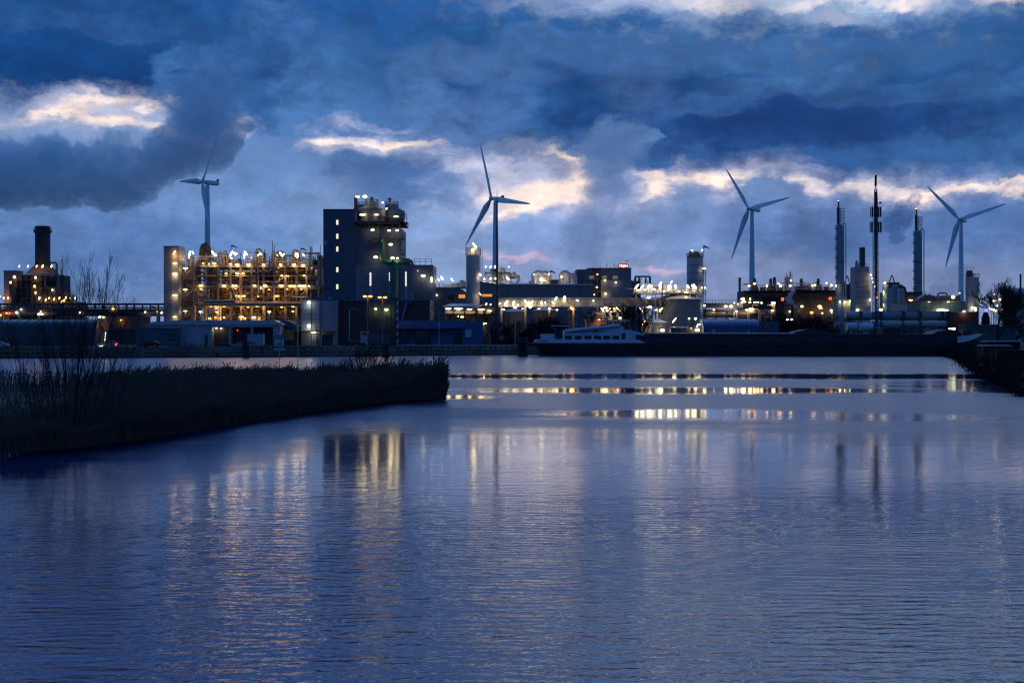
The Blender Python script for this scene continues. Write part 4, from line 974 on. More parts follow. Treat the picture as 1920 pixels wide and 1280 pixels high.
    t = T('mixing_station', 'low pinkish process station with crossed floodlights right of the pipe bridge tanks', 'process plant', 1140, 430)
    X, Z = t.X, t.Z
    t.part('base_house', MB().box(X(1100), X(1172), 0, 9, 0, Z(601)), BRICKP); t.part('roof', MB().box(X(1098), X(1178), -1, 9.5, Z(601), Z(599.5)), ROOFM)
    for px, top, w in ((1122, 588, 3.5), (1131, 586, 3), (1146, 584, 4), (1160, 585, 3)): t.part('vessel', MB().lathe(X(px), 3, [(w*t.s, Z(601)), (w*t.s, Z(top+2)), (.3, Z(top))], 14), BRICKP if px < 1140 else PIPEM)
    pipes(t, 22, 1100, 1172, 578, 600, .2, 5, r=(.1, .25))
    for px, py, rot in ((1129, 580, -40), (1136, 579, -40), (1142, 580, 40), (1157, 579, -35), (1160, 581, -35), (1136, 577, 80)): t.lamp(px, py, -1, 'b', .45, 1.9, rot)
    t.lamps([(1151, 579, 's', 1, .8), (1172, 579, 's', .9, .8), (1171, 582, 's', .9, .7), (1162, 596, 'c', .9, .6), (1123, 600, 's', .6, .6), (1145, 585, 'w', .8, .4)], y=-1.2)
yard()
def text_mesh(s, size, name, m, depth=.03, bold=.0):
    c = bpy.data.curves.new(name, 'FONT'); c.body = s; c.size = size; c.extrude = depth; c.align_x = 'CENTER'; c.align_y = 'CENTER'; c.offset = bold
    o = bpy.data.objects.new(name, c); COL.objects.link(o)
    dg = bpy.context.evaluated_depsgraph_get(); me = bpy.data.meshes.new_from_object(o.evaluated_get(dg))
    bpy.data.objects.remove(o); bpy.data.curves.remove(c); me.name = name; me.materials.clear(); me.materials.append(m)
    return me
# ---- building with the red roof sign
def sign_building():
    t = T('sign_building', 'grey stepped factory block carrying a red lit sign on its roof', 'industrial building', 1135, 500)
    X, Z = t.X, t.Z
    t.part('wall', MB().box(X(1081), X(1103), 0, 20, 0, Z(505)), CLAD_D)
    t.part('wall', MB().box(X(1102.5), X(1184), 1, 20, 0, Z(503)), CLAD_M)
    t.part('parapet', MB().box(X(1102), X(1184.5), .8, 20.2, Z(503), Z(502)), STEELD)
    t.part('lower_wall', MB().box(X(1126), X(1184), -3, .99, 0, Z(526.5)), CLAD_M)
    t.part('side_wall', MB().box(X(1184), X(1201), -1, 14, 0, Z(527)), CLAD_D)
    t.part('ledge', MB().box(X(1126), X(1201), -3.3, -3, Z(526.8), Z(525.8)), STEELL)
    for px in (1109, 1133, 1153):
        f = t.part('window', MB().box(X(px-4.5), X(px+5.5), .9, .98, Z(524), Z(515.5)), STEELD)
        for k in range(3): t.part('pane', MB().box(X(px-4+3.2*k), X(px-1.2+3.2*k), .84, .89, Z(523), Z(516.5)), emit('dim_window_glow', (1, .8, .5), .16), parent=f)
    st = MB()
    for k in range(5):
        y0 = 560 - k*11; st.bar((X(1112), -1, Z(y0)), (X(1124), -1, Z(y0-11)), .3).box(X(1110), X(1126), -1.2, .9, Z(y0-11)-.1, Z(y0-11)+.1).rail(X(1110), X(1126), -1.15, Z(y0-11), 1.1, 2, .08)
    t.part('fire_stair', st, STEELD)
    t.part('stair_post', MB().box(X(1119)-.2, X(1119)+.2, -1.6, -1.2, 0, Z(514)), STEELD)
    for px, top in ((1138.5, 493), (1152.5, 494), (1145, 500)): t.part('aerial', MB().bar((X(px), 2, Z(503)), (X(px), 2, Z(top)), .14), STEELD)
    s = t.part('sign_board', MB().box(X(1160), X(1178.5), 1.2, 1.6, Z(502), Z(494.8)), SIGNR)
    fr = MB()
    for a, b in (((1160, 502), (1178.5, 502)), ((1160, 494.8), (1178.5, 494.8)), ((1160, 502), (1160, 494.8)), ((1178.5, 502), (1178.5, 494.8))): fr.bar((X(a[0]), 1.1, Z(a[1])), (X(b[0]), 1.1, Z(b[1])), .16)
    t.part('sign_frame', fr, STEELD, parent=s)
    me = text_mesh('TEIJIN', 1.0, 'sign_letters', LETR, .04, .012)
    o = link('sign_letters', me, s, (X(1169.25), 1.12, Z(498.5))); o.rotation_euler = (R(90), 0, 0)
    wx = max(v.co.x for v in me.vertices) - min(v.co.x for v in me.vertices); hy = max(v.co.y for v in me.vertices) - min(v.co.y for v in me.vertices)
    o.scale = ((X(1177.3) - X(1161.2)) / wx, (Z(495.9) - Z(501)) / hy, 1)
    t.part('sign_strut', MB().bar((X(1160), 1.6, Z(495)), (X(1154), 3, Z(503)), .12), STEELD)
    t.part('flag_mast', MB().bar((X(1173), 3, Z(503)), (X(1175.5), 3, Z(487.5)), .12), STEELD)
    t.part('flag', MB().add([(X(1175), 3, Z(488.5)), (X(1178), 3.1, Z(487.3)), (X(1180.5), 3, Z(489)), (X(1177.5), 3, Z(489.3))], [(0, 1, 2, 3)]), FLAGM)
    t.lamps([(1119, 515), (1133, 526), (1118, 539), (1134, 551), (1153, 530, 'c', .4, .4), (1113, 553, 'w', .5, .5)], y=-3.8, kind='w', w=.9, h=.6)
sign_building()
def tank_area():
    t = T('big_tank', 'huge banded round tank with a wide conical lid and a floodlit roof deck', 'tank', 1278, 425)
    X, Z = t.X, t.Z; r = 40*t.s
    t.part('shell', MB().lathe(0, r, [(r, 0), (r, Z(561))], 48), CONC)
    for y in (574, 586, 598, 607, 616, 626): t.part('hoop', MB().lathe(0, r, [(r+.07, Z(y+.5)), (r+.07, Z(y))], 48), DCON)
    lid = MB().lathe(0, r, [(r*1.12, Z(561)), (r*1.12, Z(560)), (r*.62, Z(552.5)), (r*.2, Z(549))], 40); t.part('lid', lid, ROOFM)
    t = T('tank_deck', 'floodlit steel deck crowded with pumps above the big tank lid', 'platform', 1250, 425)
    X, Z = t.X, t.Z
    t.part('deck', MB().box(X(1190), X(1312), 1, 9, Z(550), Z(548.5)), STEEL)
    t.part('railing', MB().rail(X(1190), X(1312), .9, Z(548.5), 1.1, 1.5, .08), STEELL)
    for px in (1194, 1212, 1230, 1250, 1272, 1295, 1308): t.part('post', MB().box(X(px)-.18, X(px)+.18, 1.2, 1.6, Z(640) if px < 1235 else Z(558), Z(549)), STEEL)
    for a, b, y0, y1 in ((1190, 1226, 549, 541), (1297, 1310, 548, 540)): 
        mb = MB(); k = 0
        for px in range(a, b, 4): mb.box(X(px)+.05, X(px+3.4), 4, 5, Z(y0), Z(y1))
        t.part('cabinet_row', mb, CONC)
    for a, b, top in ((1236, 1243, 533), (1245, 1251, 531), (1252, 1262, 534), (1268, 1276, 542), (1280, 1288, 543), (1228, 1234, 540)):
        t.part('pump_unit', MB().box(X(a), X(b), 3, 6, Z(549), Z(top+2)).box(X(a+1), X(b-1), 3.5, 5.5, Z(top+2), Z(top)), rnd.choice((PIPEM, CONC, SILO)))
    for px, w, top in ((1206, 3.5, 540), (1216, 3, 538), (1293, 3, 541), (1240, 2.4, 529)): t.part('vessel', MB().lathe(X(px), 6, [(w*t.s, Z(549)), (w*t.s, Z(top+2)), (.2, Z(top))], 14), PIPEM)
    pipes(t, 26, 1192, 1310, 532, 549, 2, 7, r=(.1, .22), m=PIPEM)
    t.part('stair_frame', MB().box(X(1240), X(1242), -.8, -.4, Z(590), Z(533)).bar((X(1241), -.6, Z(572)), (X(1252), -.6, Z(548)), .3).bar((X(1190), -.5, Z(549)), (X(1204), -.5, Z(562)), .4), STEELD)
    for px, py, rot in ((1194, 537, 38), (1204, 538, 38), (1216, 537, 32), (1221, 537, 32), (1238, 532, 35), (1239, 538, 25), (1259, 529, 38), (1267, 537, -15), (1290, 537, -32), (1299, 537, -32), (1303, 537, -32)):
        t.lamp(px, py, .2, 'b', .55 if px not in (1239, 1267, 1290) else .9, 1.9, rot)
        t.part('lamp_post', MB().bar((X(px), .4, Z(548.5)), (X(px), .4, Z(py+4)), .08), STEELL)
    t.lamps([(1256, 538, 'b', 1.6, 1.6), (1227, 542, 'c', 1.0, .5), (1210, 543, 'c', 1.4, .4), (1198, 544, 'c', 1.4, .4), (1288, 548, 'b', 1.6, .5), (1303, 545, 'c', 1.2, .4), (1275, 546, 'c', .8, .4), (1246, 546, 'c', 1, .4)], y=1.5)
    t.lamps([(1216, 558, 'b', 1.3, .5)], y=-.5)
    t.part('gantry', MB().bar((X(1197), 12, Z(548)), (X(1198), 12, Z(515.5)), .4).bar((X(1194), 12, Z(530)), (X(1197), 12, Z(515.5)), .3).bar((X(1205), 12, Z(548)), (X(1205), 12, Z(515.5)), .4).bar((X(1226), 12, Z(548)), (X(1226), 12, Z(515.5)), .5).bar((X(1217), 12, Z(530)), (X(1218), 12, Z(515.5)), .3).bar((X(1197), 12, Z(515.5)), (X(1226), 12, Z(515.5)), .5).bar((X(1222), 12, Z(530)), (X(1217), 12, Z(516)), .25).bar((X(1204), 12, Z(530)), (X(1210), 12, Z(516)), .2), STEELD)
    # tank side lamps and doors: parts of a control cabin in front
    t = T('control_cabin', 'dark fenced cabin row at the foot of the big banded tank', 'cabin', 1285, 398)
    X, Z = t.X, t.Z
    t.part('wall', MB().box(X(1258), X(1318), 0, 4, 0, Z(616)), CLAD_D); t.part('roof', MB().box(X(1257), X(1319), -.2, 4.2, Z(616), Z(615)), FELT)
    for k in range(3): t.part('roof_cover', MB().lathe(X(1264 + k*11), 2, [(1.1, Z(615)), (.9, Z(613)), (.2, Z(612.4))], 12), ROOFM)
    f = t.part('door', MB().box(X(1302), X(1313), -.1, -.02, 0, Z(611)), STEELD); t.part('pane', MB().box(X(1303), X(1312), -.16, -.1, Z(621), Z(616.8)), WIN, parent=f)
    t.lamps([(1307, 618.5, 'b', 1.5, .6), (1310, 608.5, 'b', 1.4, .4), (1306, 612, 'w', .5, 1.0), (1295.5, 615, 'a', .4, .4)], y=-.6)
    t.lamps([(1295, 597, 'b', 1.0, .7), (1307, 597, 'b', .9, .7), (1267, 600, 'b', .4, 2.0, 38)], y=3.5)
    t.part('lamp_pole', MB().bar((X(1295), 3.7, 0), (X(1295), 3.7, Z(597)), .1).bar((X(1307), 3.7, 0), (X(1307), 3.7, Z(597)), .1), STEELD)
    t = T('small_tank', 'smaller round tank with pale conical lid left of the big banded tank', 'tank', 1230, 405)
    X, Z = t.X, t.Z; r = 24*t.s
    t.part('shell', MB().lathe(0, r, [(r, 0), (r, Z(605))], 36), CONC); t.part('lid', MB().lathe(0, r, [(r*1.06, Z(605)), (r*1.06, Z(604)), (r*.5, Z(599)), (r*.45, Z(598))], 36), ROOFM)
    f = t.part('window', MB().box(X(1237), X(1247), -.1, 0, Z(631), Z(615.5)), STEELD)
    t.part('pane', MB().box(X(1238), X(1246), -.15, -.1, Z(622), Z(616.5)), WIN, parent=f)
    for y in (624, 627): t.part('pane', MB().box(X(1238), X(1246), -.15, -.1, Z(y+1.8), Z(y)), emit('dim_window_glow', (1, .8, .5), .16), parent=f)
    t.lamps([(1202, 581, 'b', .4, 2.0, -38), (1207, 605, 'b', .45, 1.9, 35), (1212, 576, 'b', 1.0, .7), (1218, 575.5, 'b', 1.0, .6), (1230, 581, 'b', 1.4, .5), (1239, 580, 'b', .45, 1.6, 38), (1237, 582, 'w', .5, .9), (1241, 619, 'b', 1.2, .5)], y=-.9)
    t.part('lamp_frame', MB().bar((X(1203), -.6, 0), (X(1203), -.6, Z(582)), .16).bar((X(1215), -.6, 0), (X(1215), -.6, Z(576)), .16).bar((X(1203), -.6, Z(583)), (X(1240), -.6, Z(583)), .2).bar((X(1232), -.6, Z(598)), (X(1232), -.6, Z(581)), .14), STEEL)
    # tall silo
    t = T('silo', 'tall dark banded silo with machinery on top beside the big tank', 'silo', 1303, 455)
    X, Z = t.X, t.Z; r = 15.3*t.s
    t.part('shell', MB().lathe(0, 0, [(r, 0), (r, Z(484)), (r*.9, Z(481)), (r*.9, Z(480))], 36), SILOB)
    for y in (497, 511, 526, 540): t.part('seam_ring', MB().lathe(0, 0, [(r+.06, Z(y+.8)), (r+.06, Z(y))], 36), STEELD)
    t.part('top_deck', MB().lathe(0, 0, [(r*1.03, Z(483)), (r*1.03, Z(482))], 28), STEELD)
    g = MB()
    for i in range(16):
        a = i*math.pi/8; p = (r*math.cos(a), r*math.sin(a)); q = (r*math.cos(a+math.pi/8), r*math.sin(a+math.pi/8))
        g.bar((*p, Z(482)), (*p, Z(475)), .1); g.bar((*p, Z(475)), (*q, Z(475)), .1); g.bar((*p, Z(478.5)), (*q, Z(478.5)), .08)
    t.part('railing', g, STEELD)
    for px, y, w, top in ((1294, -1, 2.6, 471.5), (1299, 0, 2.5, 474), (1303, -1, 2.5, 472), (1308, 0, 2.2, 472), (1312, 1, 2, 475)): t.part('filter_unit', MB().box(X(px)-w*t.s, X(px)+w*t.s, y-.6, y+.6, Z(482), Z(top)), STEELD)
    l = MB()
    for x in (X(1319.5), X(1323)): l.bar((x, 0, 0), (x, 0, Z(504)), .14)
    for k in range(46): l.bar((X(1319.5), 0, k*.7+.5), (X(1323), 0, k*.7+.5), .07)
    for y in (504, 514, 552): l.box(X(1317), X(1323.5), -.6, .6, Z(y), Z(y)+.12).rail(X(1318), X(1323.5), -.6, Z(y), 1.1, .6, .07)
    t.part('ladder_tower', l, STEELD)
    sock(t, 1318.7, 482, 462)
    t.lamps([(1296, 470, 'c', .7, .5), (1314.5, 469.5, 'c', .7, .5), (1320, 504, 'w', .7, .5), (1320, 540, 'w', .7, .6), (1314, 540, 'w', .5, .5), (1319, 573, 'w', .8, .6), (1316, 504, 'w', .5, .5)], y=-2.6)
tank_area()
# ---- blue barrel shed and refinery behind
def refinery():
    t = T('blue_barrel_shed', 'long blue shed with a rounded roof behind the barge', 'shed', 1385, 395)
    X, Z = t.X, t.Z
    prof = [(0, Z(611))] + [(8 - 8*math.cos(math.pi*k/12), Z(611) + (Z(598) - Z(611))*math.sin(math.pi*k/12)) for k in range(13)] + [(16, Z(611))]
    t.part('roof', MB().prism_x(prof[1:-1], X(1318), X(1425)), CLAD_B)
    t.part('wall', MB().box(X(1319), X(1424), .12, 15.9, 0, Z(611)), CLAD_B)
    t.part('end_wall', MB().box(X(1425), X(1462), 1, 15, 0, Z(602)), CLAD_D)
    for k in range(7): t.part('roof_rib', MB().tube([(X(1322 + k*16.5), p[0], p[1]+.05) for p in prof[1:-1]], .12, 4), CLAD_L)
    t.part('ladder', MB().bar((X(1361), -.2, 0), (X(1361), -.2, Z(600)), .1).bar((X(1367), -.2, 0), (X(1367), -.2, Z(600)), .1), STEELL)
    for a, b, y0, y1 in ((1334, 1341, 628, 618), (1401, 1406, 628, 618)): t.part('door', MB().box(X(a), X(b), -.06, .1, Z(y0), Z(y1)), CLAD_L)
    # pipe rack with rails
    t = T('pipe_rack', 'pipe rack with railings and lamps right of the big banded tank', 'pipe rack', 1390, 520)
    X, Z = t.X, t.Z
    for y, w in ((580, .7), (590, .6), (597, .6)): t.part('girder', MB().box(X(1318), X(1455), -1, 1, Z(y)-w, Z(y)), STEELD)
    t.part('upper_deck', MB().box(X(1322), X(1392), -1, 3, Z(577), Z(568)-.0).rail(X(1322), X(1392), -1.1, Z(568), 1.2, 1.2, .1), CLAD_D)
    for px in (1322, 1342, 1362, 1382, 1402, 1422, 1440, 1453): t.part('post', MB().box(X(px)-.3, X(px)+.3, -1.2, -.6, 0, Z(578 if px < 1400 else 582)), STEELD)
    for y, r in ((583.5, .6), (586, .4), (593.5, .55), (588.2, .3)): t.part('pipe', MB().tube([(X(1318), 0, Z(y)), (X(1455), 0, Z(y))], r, 8), rnd.choice((SILO, PIPEM)))
    t.part('pipe_loop', MB().tube([(X(1402), -1.5, Z(602)), (X(1402), -1.5, Z(584)), (X(1405), -1.5, Z(581)), (X(1419), -1.5, Z(581)), (X(1422), -1.5, Z(584)), (X(1422), -1.5, Z(605))], .5, 8), STEEL)
    t.part('pipe_loop', MB().tube([(X(1445), -1.5, Z(605)), (X(1445), -1.5, Z(584)), (X(1451), -1.5, Z(584)), (X(1451), -1.5, Z(570))], .3, 8), STEEL)
    pipes(t, 12, 1322, 1452, 572, 600, -1.8, -1.1, r=(.12, .25))
    t.lamps([(1359, 574.5), (1369, 574.5), (1379.5, 584, 'c', 1, .8), (1398, 581), (1406.5, 580, 'w', 2.2, .9), (1446, 582), (1337, 581, 'a', 1.2, .8), (1448, 568, 'w', 1.9, .9), (1404, 567, 'w', 1.6, .7), (1413, 567, 'w', 1.2, .7), (1419, 567, 'w', 1.6, .8), (1426, 568, 'w', .8, .6), (1389, 567, 'w', 1.2, .9), (1393, 566, 'w', 1.6, .5), (1375, 568, 'c', .9, .6), (1382, 570, 'c', .6, .5), (1474, 599, 'c', .9, .7), (1482, 599, 'c', .9, .7)], y=-2.2, kind='w', w=1.5, h=.9)
    # furnace block with four stubby stacks
    t = T('furnace_row', 'long black furnace row with five stubby stacks and two glowing openings', 'furnace', 1480, 640)
    X, Z = t.X, t.Z
    BL = mat('furnace_black', (.035, .035, .04), .75, var=.4)
    t.part('wall', MB().box(X(1394), X(1484), 0, 18, 0, Z(545)), BL); t.part('wall', MB().box(X(1488), X(1568), .2, 18, 0, Z(544)), BL)
    t.part('link_wall', MB().box(X(1484), X(1488), 3, 15, 0, Z(548)), BL)
    for x0, x1, y in ((1392, 1484, 542), (1489, 1568, 541)):
        t.part('railing', MB().box(X(x0), X(x1), -1.4, 0, Z(y+2.5), Z(y+2)).rail(X(x0), X(x1), -1.3, Z(y+2), 1.3, 2, .12), STEELD)
        t.part('walkway', MB().box(X(x0), X(x1), -1.4, -.02, Z(557), Z(556)).rail(X(x0), X(x1), -1.3, Z(556), 1.2, 2.4, .1), STEELD)
    for px in (1420, 1450.5, 1508.5, 1540.5):
        s_ = t.part('stack', MB().lathe(X(px), 7, [(8.2*t.s, Z(545)), (6.5*t.s, Z(537)), (2.7*t.s, Z(533)), (2.6*t.s, Z(521.5)), (2.4*t.s, Z(521))], 18), BL)
        t.part('stack_gallery', MB().lathe(X(px), 7, [(4.6*t.s, Z(531)), (4.6*t.s, Z(530.3))], 16).rail(X(px-4.5), X(px+4.5), 7-4.5*t.s, Z(530), 1, 1, .1), STEELD, parent=s_)
    t.part('stack', MB().lathe(X(1459), 9, [(3.2*t.s, Z(545)), (3.2*t.s, Z(520)), (2.4*t.s, Z(518))], 16), mat('brownish_stack', (.12, .09, .08), .7), label='short brownish stack with railing')
    t.part('tower_frame', MB().box(X(1478), X(1487), 5, 9, Z(545), Z(518)).bar((X(1489), 5, Z(545)), (X(1489), 5, Z(513)), .3), SILO)
    t.part('flue', MB().cyl(X(1486.5), 6, Z(520), Z(508), 1.1*t.s, None, 10), STEELD)
    for px, top in ((1478, 512), (1481, 514), (1476, 520)): t.part('mast', MB().bar((X(px), 5, Z(545)), (X(px), 5, Z(top)), .2), STEELD)
    for px, w, top in ((1436, 5, 537), (1468, 5, 535), (1500, 3, 537), (1522, 6, 534), (1556, 4, 536)): t.part('roof_unit', MB().box(X(px-w), X(px+w), 6, 9, Z(545), Z(top)), STEELD)
    pipes(t, 22, 1400, 1566, 530, 545, 2, 8, r=(.15, .35), m=STEEL); pipes(t, 14, 1396, 1566, 550, 575, -1.2, -.4, r=(.15, .35), m=STEELD)
    for px, py in ((1467, 561), (1557, 559)):
        t.part('fire_opening', MB().box(X(px-3), X(px-.8), -.12, -.02, Z(py+3), Z(py-3)).box(X(px+.4), X(px+2.6), -.12, -.02, Z(py+3), Z(py-3)), FIRE)
    t.lamps([(1403, 536, 'w', 1.8, 1.2), (1413, 532, 'a', 1.5, 1.3), (1436.5, 536, 'w', .8, .9), (1458, 532, 'a', 1.3, 1), (1462, 536), (1481.5, 526, 'g', 1.2, 1.4), (1480, 536, 'w', 1.8, 1.1), (1526, 535, 'b', 1.3, 1.2), (1521, 536, 'a', 1.2, .8), (1548, 531), (1557, 535, 'b', 1.4, 1.3), (1566, 537), (1388, 561, 'w', 1.4, 1.4), (1392, 561, 'w', 1.4, 1.4), (1405, 561, 'g', .8, 1.4), (1568, 559, 'w', 1.0, 1.3), (1566, 567), (1573, 568, 'w', .9, 1.2), (1502, 574.5, 'w', 2.0, 1.4), (1535, 574.5, 'w', 2.2, 1.3), (1520, 586, 's', 1.6, 1), (1540, 587, 'c', 1, .9), (1556.5, 582, 'c', 1, .9), (1557.5, 586, 'c', .7, 1), (1574, 581, 'w', 1.9, 1.1), (1578, 586, 's', 1.5, 1), (1479, 584, 'c', .7, .8), (1537, 578, 's', 1.8, .6)], y=-2.0, kind='w', w=1.3, h=1.1)
    t = T('thin_stack', 'thin plain stack with a flared cap left of the furnace row', 'chimney', 1387, 600)
    t.part('shaft', MB().lathe(0, 0, [(2.5*t.s, 0), (2.3*t.s, t.Z(523)), (3*t.s, t.Z(522)), (3*t.s, t.Z(520.4))], 16), SILOB)
    t.part('foot_gallery', MB().lathe(0, 0, [(4*t.s, t.Z(569)), (4*t.s, t.Z(568.4))], 12), STEELD)
    # two distillation columns
    for px, d, top, body, base, lab in ((1575.5, 560, 377, 421, 560, 'taller distillation column with a hooped pipe at its shoulder, left of the antenna mast'), (1721.5, 590, 392, 432, 560, 'distillation column standing between antenna mast and right turbine')):
        t = T('distillation_column', lab, 'column', px, d, group='distillation columns in the refinery'); X, Z, s = t.X, t.Z, t.s
        t.part('shell', MB().lathe(0, 0, [(7.3*s, 0), (7.3*s, Z(body+6)), (6.6*s, Z(body+2)), (4*s, Z(body))], 24), SILOB)
        t.part('head', MB().lathe(X(px-3.5), 0, [(2.6*s, Z(body)), (2.4*s, Z(top+12)), (1.2*s, Z(top+10)), (1.2*s, Z(top+1)), (1.1*s, Z(top))], 14), STEELD)
        t.part('head', MB().lathe(X(px-1.2), .8, [(.6*s, Z(body)), (.6*s, Z(top+1))], 8), STEELD)
        lat = MB()
        for q in (-6.5, 0.2, 6.5):
            lat.bar((X(px+q), -.6, Z(body+2)), (X(px+q), -.6, Z(top+14)), .16)
        for k in range(5):
            y0 = body - k*(body-top-14)/5; y1 = body - (k+1)*(body-top-14)/5
            lat.bar((X(px-6.5), -.6, Z(y0)), (X(px+6.5), -.6, Z(y1)), .12).bar((X(px+6.5), -.6, Z(y0)), (X(px-6.5), -.6, Z(y1)), .12).bar((X(px-6.5), -.6, Z(y1)), (X(px+6.5), -.6, Z(y1)), .16)
        t.part('lattice_frame', lat, STEELD)
        t.part('hoop_pipe', arch(X(px+2.5), X(px+8.8), -7.4*s, Z(body+12), Z(body-2), .9*s*1.1, 10, 0), PIPEM)
        ld = MB().bar((X(px-9), -.8, 0), (X(px-9), -.8, Z(body)), .13)
        for k in range(7):
            y = body + 8 + k*(base-body-8)/7
            ld.box(X(px-10.5), X(px-6.5), -1.2, 1.2, Z(y), Z(y)+.15).rail(X(px-10.5), X(px-6.5), -1.2, Z(y), 1.2, 1, .1)
        t.part('ladder', ld, STEELD)
        for y in (490, 530): t.part('band', MB().lathe(0, 0, [(7.9*s, Z(y+1.2)), (7.9*s, Z(y))], 20), STEELD)
        if px < 1600: t.lamps([(1565, 536, 'w', .9, 1.2), (1572, 566, 'w', .9, 1.2)], y=-2.5)
        else: t.lamps([(1712, 565, 'w', 1.3, 1.8)], y=-2.5)
        t.lamp(px-3.5, top-.6, 0, 'w', .5, .25)
    t = block('lit_deck_house', 'low lit deck house between the left column and the concrete tower', 'building', 1590, 560, 1572, 1606, 563, 8, CONC)
    t.lamps([(1593, 565, 'g', 1.1, 1.6), (1584, 566, 'w', 1.6, .6), (1576, 566, 'w', 1.4, .6), (1579, 586, 'r', .8, .6)], y=-.6)
    t.part('frame_leg', MB().bar((t.X(1589), 5, t.Z(532)), (t.X(1593.5), 5, t.Z(516)), .35).bar((t.X(1599), 5, t.Z(532)), (t.X(1594.5), 5, t.Z(516)), .35), STEELD)
    t.part('rear_house', MB().box(t.X(1586), t.X(1603), 4, 7.5, t.Z(562), t.Z(532)), STEELD)
    # concrete tower with dark chimney
    t = T('concrete_tower', 'pale panelled tower with a dark round chimney, left of the antenna mast', 'tower', 1617, 520); X, Z, s = t.X, t.Z, t.s
    t.part('wall', MB().box(X(1604), X(1630), 0, 8, 0, Z(500)), mat('blue_grey_concrete', (.22, .25, .28), .8)); t.part('side_wall', MB().box(X(1630), X(1634.5), 1, 8, 0, Z(535)), CLAD_L)
    for k in range(8): t.part('panel_joint', MB().box(X(1604)+.05, X(1630)-.05, -.04, 0, Z(508+k*10), Z(507.4+k*10)), STEELD)
    for px, top in ((1608.5, 487.5), (1614.5, 489)): t.part('vent_stack', MB().lathe(X(px), 2, [(2.3*s, Z(500)), (2.3*s, Z(top+2)), (1.4*s, Z(top))], 12), SILOB)
    t.part('chimney', MB().lathe(X(1621.7), 4, [(5.6*s, Z(500)), (5.4*s, Z(463)), (5*s, Z(462.5))], 22), mat('dark_chimney', (.05, .055, .07), .6))
    t.part('railing', MB().rail(X(1604), X(1630), .2, Z(500), 1.2, 1, .1), STEELD)
    t.lamps([(1607, 581, 'w', 1.3, 1), (1632, 516, 'w', .7, 1.0), (1636, 529, 'w', .7, 1.4), (1639, 537, 'w', .6, .9), (1634, 522, 'w', .5, .8), (1630.5, 562, 'c', .5, 1.6)], y=-.8)
    # silo cluster
    for k, (px, w, top, m, lab) in enumerate(((1661, 6, 533, SILOB, 'leftmost pale silo of the cluster right of the antenna mast'), (1670.5, 4, 540, SILO, 'narrow silo wedged in the cluster right of the antenna mast'), (1678, 5.5, 534, SILOB, 'middle silo of the cluster right of the antenna mast'), (1689, 6, 541, SILO, 'shorter right silo of the cluster under the curved duct'))):
        t = T('silo', lab, 'silo', px, 500 + k*4, group='silo cluster right of the mast'); r = w*t.s
        t.part('shell', MB().lathe(0, 0, [(r, 0), (r, t.Z(top+2)), (r*.5, t.Z(top))], 20), m)
        t.part('roof_rail', MB().rail(-r*.7, r*.7, -r*.6, t.Z(top+2), 1, .8, .08), STEELD)
        if k == 0: t.lamps([(1657, 531, 'w', 1.2, 1), (1654.5, 549, 'g', .5, 2.4), (1654.5, 572, 'g', .4, 2)], y=-1.6)
    t = T('boiler_house', 'dark boiler house with a big curved duct behind the silo cluster', 'building', 1690, 560); X, Z, s = t.X, t.Z, t.s
    t.part('wall', MB().box(X(1664), X(1730), 0, 12, 0, Z(547)), STEELD); t.part('upper_wall', MB().box(X(1668), X(1688), 1, 8, Z(547), Z(529)), STEELD)
    t.part('curved_duct', MB().tube([(X(1684), 3, Z(537)), (X(1692), 3, Z(537)), (X(1698), 3, Z(540)), (X(1700), 3, Z(547)), (X(1700), 3, Z(570))], 4.6*s, 14), STEELD)
    t.part('frame_leg', MB().bar((X(1672), 4, Z(529)), (X(1677), 4, Z(515)), .35).bar((X(1682), 4, Z(529)), (X(1678), 4, Z(515)), .35), STEELD)
    t.part('annexe', MB().box(X(1700), X(1735), -2, 5, 0, Z(553)).rail(X(1700), X(1735), -2, Z(553), 1.2, 1.5, .1), STEELD)
    t.lamps([(1699, 580.5, 'w', 1.5, 1.1), (1703, 565, 's', 1.1, .8), (1702, 563, 'w', 1.8, .4), (1647, 581, 'w', 1.6, 1.2)], y=-4)
    # big flat hall on the right
    t = block('flat_blue_hall', 'plain flat blue green hall in front of the right turbine', 'industrial hall', 1755, 470, 1701, 1812, 567, 20, mat('teal_cladding', (.07, .14, .18), .5, var=.15, corr=.8))
    X, Z = t.X, t.Z
    t.part('roof_house', MB().prism([(X(1733), Z(567)), (X(1733), Z(560)), (X(1746), Z(551.5)), (X(1762), Z(553)), (X(1766), Z(567))], 6, 12), CLAD_D)
    for px in (1748, 1756): t.part('roof_vent', MB().cyl(X(px), 8, Z(555), Z(549.5), .3, None, 8), STEELD)
    t.part('pipe_loop', MB().tube([(X(1767), 5, Z(566)), (X(1767), 5, Z(550)), (X(1770), 5, Z(548.5)), (X(1781), 5, Z(548.5)), (X(1784), 5, Z(550)), (X(1784), 5, Z(557))], .35, 8), STEEL)
    t.part('roof_house', MB().box(X(1771), X(1809), 5, 14, Z(567), Z(553.5)), CLAD_D)
    t.part('roof_rail', MB().rail(X(1703), X(1810), .3, Z(566), 1.1, 2, .07), STEELD)
    t.lamps([(1785, 557, 'g', 1.3, 1.0), (1797, 549.5, 'a', .9, .5), (1740, 566, 'w', 1.2, .3), (1776, 566, 'w', 1.0, .3), (1759, 582, 'w', 1.7, 1.0), (1766, 582, 'w', 1.6, 1.1), (1773.5, 582, 'w', 1.3, 1.0)], y=-1.2)
